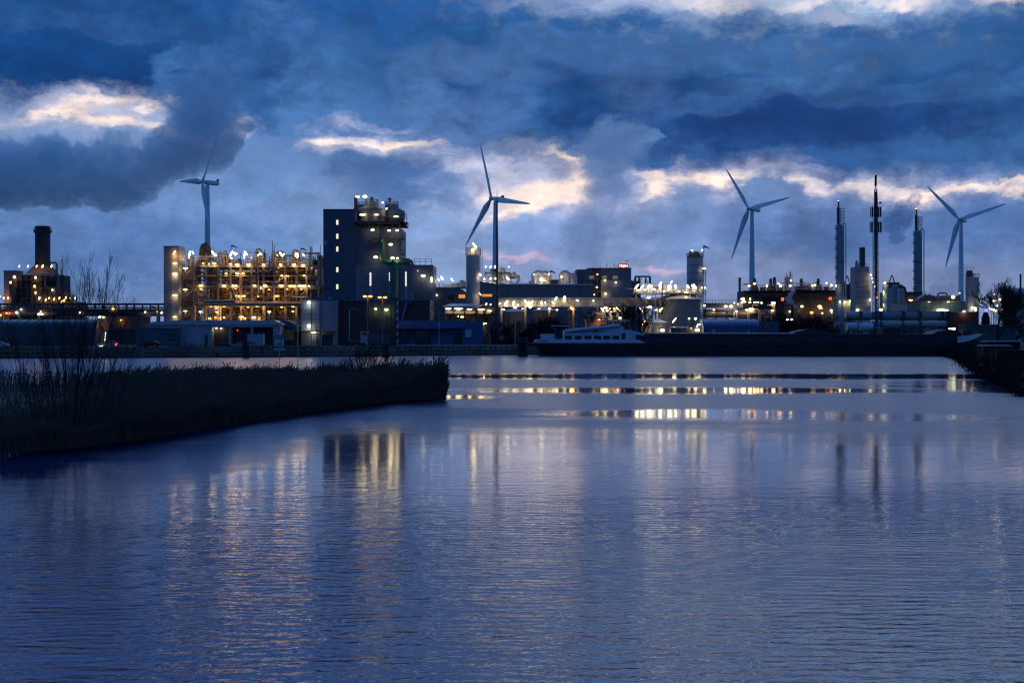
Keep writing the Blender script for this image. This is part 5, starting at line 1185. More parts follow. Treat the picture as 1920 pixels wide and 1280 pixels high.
    for px, w, top, lab in ((1818.5, 8, 519, 'taller silo of the paired blue silos, with a head house'), (1829.5, 6, 519.5, 'right silo of the paired blue silos')):
        t = T('silo', lab, 'silo', px, 455 if px < 1825 else 461, group='paired blue silos by the right turbine'); r = w*t.s; Z = t.Z
        t.part('shell', MB().lathe(0, 0, [(r, 0), (r, Z(top))], 24), SILOB)
        t.part('railing', MB().rail(-r, r, -r*.5, Z(top), 1.1, .8, .09).rail(-r, r, r*.5, Z(top), 1.1, .8, .09), STEELD)
        if px < 1825:
            t.part('head_house', MB().lathe(-r*.1, 0, [(r*.75, Z(519)), (r*.75, Z(507.5)), (r*.5, Z(507))], 16), STEELD)
            t.part('head_railing', MB().rail(-r*.9, r*.7, -.8, Z(507), 1, .8, .08), STEELD)
            t.lamps([(1818, 577.5), (1823, 578), (1823, 582), (1814.5, 587, 'w', .9, .8)], y=-3, w=1.3, h=1)
        else: t.lamps([(1834, 565.5, 'g', .7, .7)], y=-2)
    t = block('brick_store', 'dark red brick store under the paired blue silos', 'building', 1805, 430, 1776, 1834, 587, 10, REDB)
    t.lamps([(1806, 583.5, 'c', .9, .5)], y=-.8)
    # horizontal vessels / ducts
    for row, (y, r_, d, lab) in enumerate(((592, 8.0, 430, 'thick upper horizontal steel vessel line behind the barge'), (608, 6.5, 424, 'lower horizontal steel vessel line behind the barge'))):
        t = T('vessel_line', lab, 'pressure vessel', 1690, d, group='stacked horizontal vessels'); X, Z, s = t.X, t.Z, t.s; r = r_*s
        for x0, x1 in ((1585, 1612), (1615, 1650), (1653, 1691), (1694, 1721), (1730, 1773)):
            t.part('drum', MB().tube([(X(x0), 0, Z(y)), (X(x0)+.25, 0, Z(y)), (X(x1)-.25, 0, Z(y)), (X(x1), 0, Z(y))], r, 20), rnd.choice((SILO, CLAD_L)))
        for px in (1613, 1651, 1692, 1725): t.part('flange', MB().tube([(X(px)-.3, 0, Z(y)), (X(px)+.3, 0, Z(y))], r*1.1, 20), STEELD)
        if row == 0:
            for px in (1612, 1648, 1692, 1722, 1764, 1775): t.part('portal', MB().box(X(px)-.3, X(px)+.3, -r-.9, -r-.3, 0, Z(583)).box(X(px)-.3, X(px)+.3, r+.3, r+.9, 0, Z(583)).box(X(px)-.3, X(px)+.3, -r-.3, r+.3, Z(585), Z(583)), STEELD)
            t.part('beam', MB().box(X(1640), X(1780), -r-.95, -r-.35, Z(585), Z(583.6)), STEELD)
        else:
            for px in (1600, 1632, 1670, 1708, 1750): t.part('saddle', MB().box(X(px)-.4, X(px)+.4, -r*.8, r*.8, 0, Z(y+3)), DCON)
    # antenna mast
    t = T('antenna_mast', 'tall dark lattice antenna mast with panel antennas and one red lamp', 'antenna mast', 1642, 405); X, Z, s = t.X, t.Z, t.s
    lt = MB(); n = 34; h1 = Z(355)
    for k in range(n):
        z0, z1 = h1*k/n, h1*(k+1)/n; w0 = (9.5 - 5.5*k/n)*s*.5; w1 = (9.5 - 5.5*(k+1)/n)*s*.5
        for sx, sy in ((-1, -1), (1, -1), (1, 1), (-1, 1)): lt.bar((sx*w0, sy*w0, z0), (sx*w1, sy*w1, z1), .13)
        q = 1 if k % 2 else -1
        lt.bar((-q*w0, -w0, z0), (q*w1, -w1, z1), .06).bar((-q*w0, w0, z0), (q*w1, w1, z1), .06).bar((-w1, -w1, z1), (w1, -w1, z1), .06)
    t.part('lattice', lt, STEELD)
    t.part('cable_tray', MB().box(-.26, .26, -.3, -.1, 0, Z(360)), STEELD)
    t.part('spire', MB().lathe(0, 0, [(.16, Z(356)), (.14, Z(350)), (.14, Z(349)), (.34, Z(348.5)), (.34, Z(328.5)), (.1, Z(328))], 12), STEELD)
    for y0, y1, xs in ((407, 388, (-7.5, 7.5)), (436, 416, (-8.5, 8))):
        for xx in xs:
            for q in (-1, 0, 1): t.part('panel_antenna', MB().box(xx*s+q*.32-.12, xx*s+q*.32+.12, -.5+.3*abs(q), -.3+.3*abs(q), Z(y0), Z(y1)), STEELD)
        t.part('antenna_arm', MB().bar((xs[0]*s, 0, Z(y0-3)), (xs[1]*s, 0, Z(y0-3)), .1).bar((xs[0]*s, 0, Z(y1+3)), (xs[1]*s, 0, Z(y1+3)), .1), STEELD)
        for q in (-3, 3): t.part('panel_antenna', MB().box(q*s-.12, q*s+.12, -.9, -.7, Z(y0), Z(y1)), STEELD)
    t.part('dish', MB().lathe(8*s, -.4, [(.2, Z(382)), (.45, Z(380)), (.2, Z(378.5))], 12), STEELD)
    t.part('dish_arm', MB().bar((0, -.2, Z(380)), (8*s, -.4, Z(380)), .08), STEELD)
    t.part('side_ladder', MB().bar((7*s, .5, 0), (4.5*s, .4, Z(370)), .07).bar((-6*s, .5, 0), (-4.5*s, .4, Z(370)), .07), STEELD)
    t.lamp(1643, 558, -.9, 'r', .6, .6)
    # thin mast standing before the middle turbine
    t = T('lamp_mast', 'very tall slim dark pole standing before the middle wind turbine', 'mast', 932, 400)
    t.part('shaft', MB().lathe(0, 0, [(.42, 0), (.36, t.Z(560)), (.30, t.Z(520)), (.22, t.Z(380)), (.08, t.Z(368)), (.03, t.Z(356))], 10), STEELD)
    t.part('base_box', MB().box(-.8, .8, -.6, .6, 0, 1.2), STEELD)
    for y in (551, 520): t.part('joint_collar', MB().cyl(0, 0, t.Z(y+.8), t.Z(y), .5, None, 10), STEELL)
    # far right edge building
    t = block('far_tank_house', 'pale domed house half cut by the right picture edge', 'building', 1930, 520, 1905, 1990, 552, 14, CLAD_L)
    t.part('dome', MB().lathe(t.X(1925), 7, [(24*t.s, t.Z(552)), (22*t.s, t.Z(546)), (14*t.s, t.Z(541)), (2, t.Z(539))], 24), CLAD_L)
    t.part('flue', MB().cyl(t.X(1919), 3, t.Z(548), t.Z(513), .35, None, 8), STEELD)
    t = T('yard_lights', 'cluster of floodlight poles behind the big bare tree on the right', 'lamp poles', 1868, 440)
    LP = [(1863, 551.5, 'c'), (1863, 564, 'c'), (1867, 563.5, 'w'), (1875, 562, 'w'), (1869, 573, 'c'), (1854, 578, 'w'), (1859, 579.5, 'w'), (1864, 581, 'w'), (1869, 583, 'w'), (1881, 575.5, 'w'), (1879, 581, 'w'), (1885, 580, 'w'), (1851, 581, 'u'), (1849, 582, 'u'), (1883, 566, 'a')]
    for px, py, k in LP:
        p = t.part('pole', MB().bar((t.X(px), 0, 0), (t.X(px), 0, t.Z(py)-.3), .14), STEELD); t.lamp(px, py, -.15, k, 1.2, .8, 15, parent=p)
    # low cabins by the quay on the right
    for k, (x0, x1, top, m, d, lab) in enumerate(((1811, 1868, 611, mat('dim_peach_brick', (.16, .11, .09), .85), 380, 'low peach walled cabin behind the barge bow'), (1870, 1905, 614, CLAD_D, 390, 'low pale cabin right of the big bare tree trunk'), (1655, 1690, 616, GREYB, 375, 'dark low cabin behind the barge hatches below the vessel lines'), (1690, 1733, 612, CLAD_D, 385, 'flat blue cabin behind the barge hatches below the vessel lines'))):
        t = block('cabin', lab, 'cabin', (x0+x1)/2, d, x0, x1, top, 6, m, group='quay cabins')
        for q in range(3): t.part('window', MB().box(t.X(x0 + (x1-x0)*(q+.25)/3), t.X(x0 + (x1-x0)*(q+.75)/3), -.06, -.01, t.Z(top+12), t.Z(top+5)), GLASSD)
    for k, (x0, x1, y, m, lab) in enumerate(((1588, 1606, 612, CLAD_W, 'white road tank trailer parked behind the barge'), (1612, 1636, 613, CLAD_W, 'longer white road tank trailer parked behind the barge'))):
        t = T('tank_trailer', lab, 'trailer', (x0+x1)/2, 372, group='tank trailers behind the barge'); X, Z, s = t.X, t.Z, t.s
        t.part('tank', MB().tube([(X(x0), 0, Z(y)), (X(x0)+.3, 0, Z(y)), (X(x1)-.3, 0, Z(y)), (X(x1), 0, Z(y))], 1.05, 16), m)
        t.part('chassis', MB().box(X(x0), X(x1), -.9, .9, .7, 1.0), STEELD)
        for q in (.2, .35, .8): t.part('wheel', MB().tube([(X(x0)+(X(x1)-X(x0))*q, -1.05, .5), (X(x0)+(X(x1)-X(x0))*q, -.7, .5)], .5, 12), RUBBER)
refinery()
# ---- wind turbines
def turbine(label, hub, tower_px, d, rpx, yaw, th0, nac, grey=None):
    t = T('wind_turbine', label, 'wind turbine', tower_px, d, group='wind turbines on the horizon'); s = t.s
    hz = t.Z(hub[1]); rad = rpx*s
    t.part('tower', MB().lathe(0, 0, [(2.8, 0), (2.6, hz*.3), (2.1, hz*.7), (1.55, hz-2.0)], 24), TURB)
    a = Vector((-math.sin(yaw), -math.cos(yaw), .06)).normalized(); r = Vector((math.cos(yaw), -math.sin(yaw), 0)); u = r.cross(a)
    if u.z < 0: u = -u
    hubp = Vector((0, 0, hz)) + a*4.2
    hx = t.X(hub[0])
    def rect(c, ax, w, h, n0, n1):
        pass
    nm = MB()
    pr = [(-2.2, 1.3), (-1.0, 1.75), (4, 1.85), (8.6, 1.7), (9.4, 1.2)]
    vs = []; n = 12
    for q, rr in pr:
        for i in range(n):
            an = 2*math.pi*i/n; ca, sa = math.cos(an), math.sin(an); pw = .55
            vs.append(Vector((0, 0, hz)) - a*q + r*(rr*math.copysign(abs(ca)**pw, ca)) + u*(rr*math.copysign(abs(sa)**pw, sa)))
    nm.add(vs, [(k*n+i, k*n+(i+1) % n, (k+1)*n+(i+1) % n, (k+1)*n+i) for k in range(len(pr)-1) for i in range(n)] + [tuple(range(n)), tuple(range((len(pr)-1)*n, len(pr)*n))[::-1]])
    nb = t.part('nacelle', nm, TURB)
    bx = Vector((0, 0, hz)) - a*nac + u*1.9
    k = MB(); 
    vs = [bx + r*x + a*y + u*z for z in (0, 1.5) for x, y in ((-1.5, -.5), (1.5, -.5), (1.5, .5), (-1.5, .5))]
    k.add(vs, [(0, 3, 2, 1), (4, 5, 6, 7), (0, 1, 5, 4), (1, 2, 6, 5), (2, 3, 7, 6), (3, 0, 4, 7)]); t.part('cooler', k, STEELD, parent=nb)
    hm = MB().ell((0, 0, 0), 1.7, 1.7, 2.1, 16, 8)
    q = a.to_track_quat('Z', 'Y'); hm.v = [tuple(hubp + q @ Vector(v)) for v in hm.v]; hb = t.part('hub', hm, TURB)
    for b in range(3):
        th = th0 + b*2*math.pi/3
        dr = (u*math.cos(th) + r*math.sin(th)).normalized(); ch = dr.cross(a).normalized()
        pts = [(0, 1.1, 1.0, 0), (.05, 1.15, 1.0, 0), (.12, 2.0, .85, .1), (.20, 2.6, .6, .2), (.4, 2.0, .4, .3), (.7, 1.25, .25, .4), (.93, .65, .14, .45), (1, .08, .03, .45)]
        vs = []; n = 10
        for f, c, th_, sw in pts:
            cen = hubp + dr*(rad*f) + ch*(sw*c*.6)
            tw = .5*(1-f)
            for i in range(n):
                an = 2*math.pi*i/n; x = c*math.cos(an); y = th_*math.sin(an)*(1 if f < .1 else .8)
                vs.append(cen + ch*(x*math.cos(tw) - y*math.sin(tw)) + a*(x*math.sin(tw) + y*math.cos(tw)))
        m = MB().add(vs, [(k*n+i, k*n+(i+1) % n, (k+1)*n+(i+1) % n, (k+1)*n+i) for k in range(len(pts)-1) for i in range(n)] + [tuple(range(n)), tuple(range((len(pts)-1)*n, len(pts)*n))[::-1]])
        t.part('blade', m, TURB)
turbine('wind turbine half swallowed by the dark smoke, above the lit plant', (381, 342), 389, 1110, 112, R(54), R(35), 8.5)
turbine('wind turbine with the tallest upright blade, behind the slim dark pole', (925, 373), 929, 1090, 114, R(49), R(-21), 7)
turbine('wind turbine behind the black furnace row', (1405, 392), 1410, 1210, 103, R(52), R(-38), 8)
turbine('small far wind turbine near the paired blue silos, foot in steam', (1797, 412), 1802, 1322, 94, R(42), R(-45), 8)

# ---- barge
def barge():
    t = T('barge', 'long low black cargo barge with white stern house and bow', 'barge', 1420, 347, 0.0)
    X, Z = t.X, t.Z
    L0, L1 = X(1013), X(1841); BW = 11.4
    zs = lambda px: Z(642.5) if px < 1780 else Z(642.5) + (Z(628) - Z(642.5)) * ((px - 1780)/60)**1.6
    st = [(1003, 2.6, 1.2, 3.0), (1013, 3.6, 2.4, -.6), (1030, 4.9, 3.8, -.6), (1060, 5.6, 5.2, -.6), (1100, 5.7, 5.7, -.6), (1400, 5.7, 5.7, -.6), (1730, 5.7, 5.7, -.6), (1780, 5.3, 5.0, -.6), (1808, 4.0, 3.2, -.6), (1828, 2.0, 1.0, .2), (1841, .25, .1, 2.4)]
    vs = []; fs = []
    for px, bt, bb, zb in st:
        zt = zs(px); x = X(px)
        zm = max(zb + .2, 1.2)
        vs += [(x, -bt, zt), (x, -(bt*.55+bb*.45), zm), (x, -bb, zb), (x, bb, zb), (x, bt*.55+bb*.45, zm), (x, bt, zt)]
    n = 6
    for k in range(len(st)-1):
        for i in range(n):
            j = (i+1) % n; fs.append((k*n+i, k*n+j, (k+1)*n+j, (k+1)*n+i))
    fs.append(tuple(range(n))); fs.append(tuple((len(st)-1)*n+i for i in range(n))[::-1])
    mb = MB().add(vs, fs); mb.v = [(x, y, z) for x, y, z in mb.v]
    t.part('hull', mb, BLACKH)
    def bul(pxs, top, thick=.12, low=None):
        m = MB(); vs = []
        for px in pxs:
            bt = 0
            for (p0, b0, *_), (p1, b1, *_) in zip(st[:-1], st[1:]):
                if p0 <= px <= p1: bt = b0 + (b1-b0)*(px-p0)/(p1-p0)
            z0 = zs(px) + .002 if low is None else Z(low); z1 = Z(top(px))
            for sgn in (-1, 1): vs += [(X(px), sgn*(bt+.06), z0), (X(px), sgn*(bt+.06), z1), (X(px), sgn*(bt-.06), z1), (X(px), sgn*(bt-.06), z0)]
        for k in range(len(pxs)-1):
            for side in (0, 4):
                for i in range(4):
                    j = (i+1) % 4; fs_ = (k*8+side+i, k*8+side+j, (k+1)*8+side+j, (k+1)*8+side+i); m.f.append(fs_)
        for k in (0, len(pxs)-1): m.f += [tuple(k*8+i for i in range(4)), tuple(k*8+4+i for i in range(4))]
        m.f.append((0, 1, 5, 4)); e = (len(pxs)-1)*8; m.f.append((e, e+1, e+5, e+4))
        m.v = vs; return m
    sb = t.part('stern_bulwark', bul([1003, 1013, 1030, 1060, 1120, 1180, 1192, 1207], lambda p: 635.8 if p < 1193 else 635.8 + (p-1193)*.46), WHITEP)
    me = text_mesh('JAARTIJN', .75, 'ship_name', mat('ship_lettering', (.03, .04, .06), .6), .01)
    o = link('ship_name', me, sb, (X(1016), -4.12, Z(638.6))); o.rotation_euler = (R(90), 0, R(-30)*0 - R(27)); o.location = (X(1016), -4.05, Z(638.6)); o.scale = (.95, 1, 1)
    t.part('bow_bulwark', bul([1783, 1795, 1808, 1828, 1841], lambda p: 630.5 - (p-1783)*.09), WHITEP)
    t.part('anchor_lamp', MB().ell((X(1004), -2.4, Z(640.5)), .55, .3, .35, 10, 6), WHITEP)
    # coaming and hatches
    t.part('coaming', MB().box(X(1206), X(1790), -4.9, 4.9, Z(643), Z(627.5)), GREYB)
    t.part('coaming_rim', MB().box(X(1205), X(1791), -5.1, 5.1, Z(627.5), Z(626.4)), STEELD)
    for k in range(30): t.part('coaming_rib', MB().box(X(1212+k*19.5)-.08, X(1212+k*19.5)+.08, -5.05, -4.9, Z(642), Z(627.6)), STEELD)
    for k in range(11): t.part('hatch_cover', MB().prism_x([(-4.7, Z(626.4)), (-4.7, Z(625.2)), (0, Z(623.5)), (4.7, Z(625.2)), (4.7, Z(626.4))], X(1213+k*24), X(1235+k*24)), GREYB)
    hump = t.part('cargo_tarp', MB().prism([(X(1478), Z(626.4)), (X(1488), Z(621.5)), (X(1505), Z(617.5)), (X(1520), Z(617)), (X(1556), Z(625.5)), (X(1557), Z(626.4))], -4.2, 4.2), GREYB)
    t.part('tarp_strip', MB().add([(X(1508), -4.0, Z(617)+.05), (X(1534), -4.0, Z(616.2)), (X(1556), -2.0, Z(624)), (X(1524), -2.0, Z(621.5)+.4)], [(0, 1, 2, 3)]), TARP, parent=hump)
    t.part('cargo_tarp', MB().prism([(X(1738), Z(626.4)), (X(1748), Z(621)), (X(1765), Z(618)), (X(1782), Z(619)), (X(1796), Z(626.4))], -4.2, 4.2), GREYB)
    t.part('bow_house', MB().box(X(1800), X(1812), -2.2, 2.2, Z(633), Z(620)), GREYB)
    t.part('winch', MB().box(X(1814), X(1820), -1.2, 1.2, Z(633), Z(623)), STEELD)
    t.lamps([(1778, 616.2, 'c', .7, .5), (1782.5, 616.2, 'c', .7, .5), (1786.5, 616.2, 'c', .8, .5)], y=-1)
    # deckhouse
    dh = t.part('deckhouse', MB().prism([(X(1055), Z(637)), (X(1180), Z(637)), (X(1180), Z(618.5)), (X(1166), Z(617.5)), (X(1166), Z(611)), (X(1145), Z(613)), (X(1057), Z(620))], -4.2, 4.2), WHITEP)
    for k, px in enumerate((1064.5, 1083, 1101, 1118.5, 1135.5, 1152.5)):
        f = t.part('window', MB().box(X(px-6.4), X(px+6.4), -4.26, -4.2, Z(636), Z(629)), GREYB, parent=dh)
        if k in (1, 2): t.part('curtain', MB().box(X(px-1), X(px+5), -4.31, -4.27, Z(635.4), Z(629.6)), CURT, parent=dh)
    t.part('door', MB().box(X(1163), X(1170), -4.28, -4.2, Z(637), Z(624.5)), GREYB, parent=dh)
    t.part('deck_crane', MB().tube([(X(1058), -4.5, Z(620.5)), (X(1110), -4.5, Z(615)), (X(1160), -4.5, Z(610))], .42, 8).bar((X(1110), -4.5, Z(619)), (X(1113), -4.5, Z(615)), .5).box(X(1060), X(1064), -4.8, -4.3, Z(623), Z(618)), WHITEP)
    t.part('deck_crane_stay', MB().bar((X(1064), -4.6, Z(622.5)), (X(1133), -4.6, Z(619.5)), .1).bar((X(1112), -4.7, Z(619)), (X(1118), -4.7, Z(620)), .5), STEELD)
    t.part('aft_house', MB().box(X(1014), X(1041), -3, 3, Z(637), Z(626)), WHITEP)
    t.part('companion', MB().prism([(X(1180), Z(637)), (X(1180), Z(619.5)), (X(1186), Z(620)), (X(1217), Z(630)), (X(1218), Z(632)), (X(1190), Z(626.5)), (X(1189), Z(637))], -3.8, 3.8), WHITEP)
    t.part('hatch_slope', MB().box(X(1189), X(1206), -3.5, 3.5, Z(641), Z(629)), GREYB)
    w = t.part('wheelhouse', MB().box(X(1126), X(1168), -2.4, 2.4, Z(612), Z(608)).box(X(1127), X(1128.5), -2.3, -2.1, Z(608), Z(602)).box(X(1137), X(1138.5), -2.3, -2.1, Z(608), Z(602)).box(X(1152), X(1153.5), -2.3, -2.1, Z(608), Z(602)).box(X(1166), X(1167.5), -2.3, -2.1, Z(608), Z(602)), GREYB)
    t.part('wheelhouse_roof', MB().box(X(1115), X(1178), -3, 3, Z(601.6), Z(600.3)), WHITEP, parent=w)
    t.part('console', MB().box(X(1140), X(1146), -.6, .6, Z(608), Z(603)), WHITEP, parent=w)
    t.part('davit', MB().tube([(X(1042), -3, Z(636)), (X(1041), -3, Z(622)), (X(1046), -3, Z(617))], .2, 6).bar((X(1037), -3, Z(634)), (X(1042), -3, Z(623)), .12).box(X(1041), X(1050), -2.9, -1.5, Z(636), Z(618)), STEELD)
    for px in (1113, 1118): t.part('deck_stanchion', MB().bar((X(px), -5.65, Z(643)), (X(px), -5.65, Z(632)), .1), STEELD)
    t.part('stern_rail', MB().rail(X(1006), X(1040), -2.8, Z(635.8), 1.1, 1.3, .07), STEELD)
    t.part('flagstaff', MB().bar((X(1003), 0, Z(636)), (X(1001), 0, Z(624)), .09), STEELD)
    t.part('rubbing_strake', MB().box(X(1100), X(1735), -5.86, -5.7, Z(646.5), Z(645.6)), STEELD)
    for px in (1228, 1330, 1440, 1556, 1660, 1760): t.part('bollard', MB().cyl(X(px)-.35, -5.3, Z(642.6), Z(639.6), .22, None, 8).cyl(X(px)+.35, -5.3, Z(642.6), Z(639.6), .22, None, 8), STEELD)
    t.part('mooring_rope', MB().tube([(X(1012), -3.2, Z(637)), (X(995), -6, Z(643.5)), (X(980), -10.5, Z(640))], .05, 5), TARP)
    t.part('side_rail', MB().rail(X(1208), X(1780), -5.55, Z(642.4), 1.0, 4, .05), STEELD)
    d = T('dinghy', 'small dark dinghy hanging on the davit over the barge stern', 'dinghy', 1050, 345, 0)
    X, Z = d.X, d.Z
    vs = []; n = 7
    for f, w_, zb, zt in ((0, .5, 615.2, 611.5), (.15, .85, 617, 611.2), (.5, .95, 617.4, 611.2), (.8, .7, 616.6, 611), (1, .1, 613.5, 610.6)):
        x = X(1068) + (X(1034)-X(1068))*f
        for q in range(n):
            an = math.pi*q/(n-1); vs.append((x, -w_*math.cos(an) - 1.5, Z(zt) - (Z(zt)-Z(zb))*math.sin(an)))
    d.part('hull', MB().add(vs, [(k*n+i, k*n+i+1, (k+1)*n+i+1, (k+1)*n+i) for k in range(4) for i in range(n-1)] + [(k*n, (k+1)*n, (k+1)*n+n-1, k*n+n-1) for k in range(4)] + [tuple(range(n))]), CARD)
    d.part('gunwale', MB().tube([(X(1068), -2.3, Z(611.4)), (X(1050), -2.45, Z(611.2)), (X(1040), -2.1, Z(611)), (X(1034), -1.6, Z(610.6))], .12, 6), TARP)
barge()

# ---- mooring dolphins
for px, d, top, n, lab in ((978, 336, 630, 3, 'thick mooring dolphin of dark piles beside the barge stern'), (723, 322, 642.5, 2, 'lone dark mooring dolphin rising before the screened hall'), (460.5, 318, 640, 2, 'lone dark mooring dolphin in front of the silver cars')):
    t = T('mooring_dolphin', lab, 'mooring post', px, d, 0, group='mooring dolphins in the channel'); h = t.Z(top)
    offs = [(-.55, 0, h), (.1, .5, h*.97), (.95, .1, h*.94)][:n] if n == 3 else [(-.3, 0, h), (.35, .25, h*.98)]
    for x, y, hh in offs: t.part('pile', MB().lathe(x, y, [(.50, -1), (.46, hh-.1), (.40, hh)], 12), TIMBER)
    t.part('iron_band', MB().box(-.95 if n == 3 else -.8, 1.35 if n == 3 else .8, -.56, -.46, h*.7, h*.7+.35), STEELD)
    if n == 2: t.part('cross_beam', MB().bar((-3.4, 0, .25), (.8, 0, .3), .22), TIMBER)
t = T('mooring_stake', 'short stub of a pile near the dolphin before the silver cars', 'mooring post', 407, 320, 0); t.part('pile', MB().lathe(0, 0, [(.3, -1), (.3, 1.0), (.2, 1.1)], 8), TIMBER); t.part('cap', MB().lathe(0, 0, [(.36, .95), (.36, 1.05)], 8), STEELD)

# ---- navigation sign VHF 66
t = T('navigation_sign', 'square white board reading VHF 66 on a post in the reeds', 'sign', 523.5, 235, .3); X, Z = t.X, t.Z
b = t.part('board', MB().box(X(514), X(533.3), -.05, .05, Z(650.2), Z(630)), WHITEP)
fr = MB()
for a, c in (((514, 630), (533.3, 630)), ((514, 650.2), (533.3, 650.2)), ((514, 630), (514, 650.2)), ((533.3, 630), (533.3, 650.2))): fr.bar((X(a[0]), -.05, Z(a[1])), (X(c[0]), -.05, Z(c[1])), .16)
t.part('border', fr, CARD, parent=b)
for s_, py in (('VHF', 635.6), ('66', 644.4)):
    me = text_mesh(s_, 1.0, 'sign_letters', CARD, .01, .015); o = link('sign_letters', me, b, (X(523.6), -.08, Z(py))); o.rotation_euler = (R(90), 0, 0)
    wx = max(v.co.x for v in me.vertices) - min(v.co.x for v in me.vertices); hy = max(v.co.y for v in me.vertices) - min(v.co.y for v in me.vertices)
    o.scale = ((X(530.8 if s_ == 'VHF' else 529.2) - X(516.4 if s_ == 'VHF' else 518)) / wx, (Z(632.2) - Z(639)) / hy if s_ == 'VHF' else (Z(640.8) - Z(648)) / hy, 1)
t.part('lower_plate', MB().box(X(513), X(533.6), -.04, .04, Z(657), Z(652)), CLAD_L)
t.part('post', MB().cyl(X(523.5), .15, -.3, Z(631), .07, None, 8), STEELL)
t = T('marker_post', 'thin plain post standing in the reeds right of the VHF sign', 'post', 559, 200, .3); t.part('shaft', MB().cyl(0, 0, -.3, t.Z(655), .05, None, 8), STEELL); t.part('cap', MB().box(-.12, .12, -.03, .03, t.Z(657), t.Z(653.5)), STEELL)

# ---- street lamps
def street_lamp(label, px, top, base_d, kind, side=0, arm=0, double=False, pm=None, w=1.0, lit=True):
    t = T('street_lamp', label, 'street lamp', px, base_d, group='street lamps along the bank road'); z = t.Z(top)
    t.part('pole', MB().lathe(0, 0, [(.12, 0), (.08, z)], 8), pm or STEELL)
    if arm: t.part('arm', MB().tube([(0, 0, z), (side*arm*.3, 0, z+.35), (side*arm, 0, z+.5)], .06, 6), pm or STEELL)
    hx = side*arm; hz = z + (.5 if arm else 0)
    for sx in ((-1, 1) if double else (0,)):
        x = hx + sx*.7
        t.part('lamp_head', MB().ell((x, 0, hz+.18), .5*w, .25, .14, 10, 5), STEELD)
        if lit:
            o = link('bulb', lamp_mesh(kind), t.o, (x, -.1, hz-.06)); o.scale = (.8*w, .35, .4*w); link('lamp_light', lamp_light(kind, .6), t.o, (x, -.15, hz-.5))
for a in (('tall street lamp glowing orange, left one before the screened hall', 689.5, 555, 365, 's', 0, 0, True, PIPEB, 1.3), ('tall street lamp glowing orange, right one before the screened hall', 717, 557, 365, 's', 0, 0, True, PIPEB, 1.2),
          ('unlit curved street lamp left of the orange lamps', 655, 582, 360, 'c', 1, 2.0, False, STEELL, .9, False), ('unlit curved street lamp over the gatehouse roof', 823, 582, 358, 'c', -1, 1.8, False, STEELL, .9, False),
          ('greenish lit lamp post before the left part of the lit plant', 376, 584, 400, 'g', 0, 0, False, STEELL, 1.1), ('greenish lit lamp post before the right part of the lit plant', 505, 584, 400, 'g', 0, 0, False, STEELL, 1.2),
          ('unlit lamp post beside the dark trees before the pipe bridge', 966, 597, 358, 'c', -1, .6, False, STEELL, .8, False), ('unlit tall lamp post in front of the yellow gate', 525, 607, 360, 'c', 0, 0, False, STEELL, .7, False),
          ('unlit lamp post at the left corner of the cube building', 558, 608, 362, 'c', 0, 0, False, STEELL, .7, False), ('unlit lamp post between the smaller tank and the barge companionway', 1223, 579, 372, 'c', 0, 0, False, STEELL, .8, False),
          ('slim unlit lamp post rising right of the warehouse door', 369.5, 600, 362, 'c', 0, 0, False, STEELL, .6, False)):
    street_lamp(*a)
t = T('lit_post', 'short post strung with small white lights beside the moving silver car', 'post', 198, 352)
t.part('post', MB().bar((0, 0, 0), (t.X(198.5), 0, t.Z(622)), .12), STEELD)
for k in range(5): t.lamp(197 + .3*k, 640 - k*4, -.15, 'c', .30, .45)
# red-white barrier poles
t = T('height_pole', 'red and white banded pole in front of the screened hall', 'pole', 745, 358)
for k in range(13): t.part('band', MB().cyl(0, 0, k*.95, k*.95+.95, .14, None, 8), WHITEP if k % 2 else REDB)
t.part('foot_plate', MB().box(-.4, .4, -.4, .4, 0, .12), STEELD)

# ---- fence along the water edge
t = T('guard_fence', 'low dark post fence along the water edge before the warehouse', 'fence', 405, 336, 1.85)
for k in range(21): t.part('fence_post', MB().box(t.X(322+k*9)-.05, t.X(322+k*9)+.05, -.05, .05, -.4, 1.2), STEELD)
for h in (.4, .75, 1.1): t.part('fence_rail', MB().box(t.X(321), t.X(503), -.09, -.05, h, h+.07), STEELD)
t = T('guard_rail', 'low grey crash barrier along the road before the gatehouse', 'crash barrier', 860, 348, 1.95)
for k in range(24): t.part('rail_post', MB().box(t.X(745+k*10)-.06, t.X(745+k*10)+.06, -.05, .05, -.4, .7), STEELL)
t.part('rail_beam', MB().box(t.X(744), t.X(977), -.12, -.05, .42, .72), STEELL)

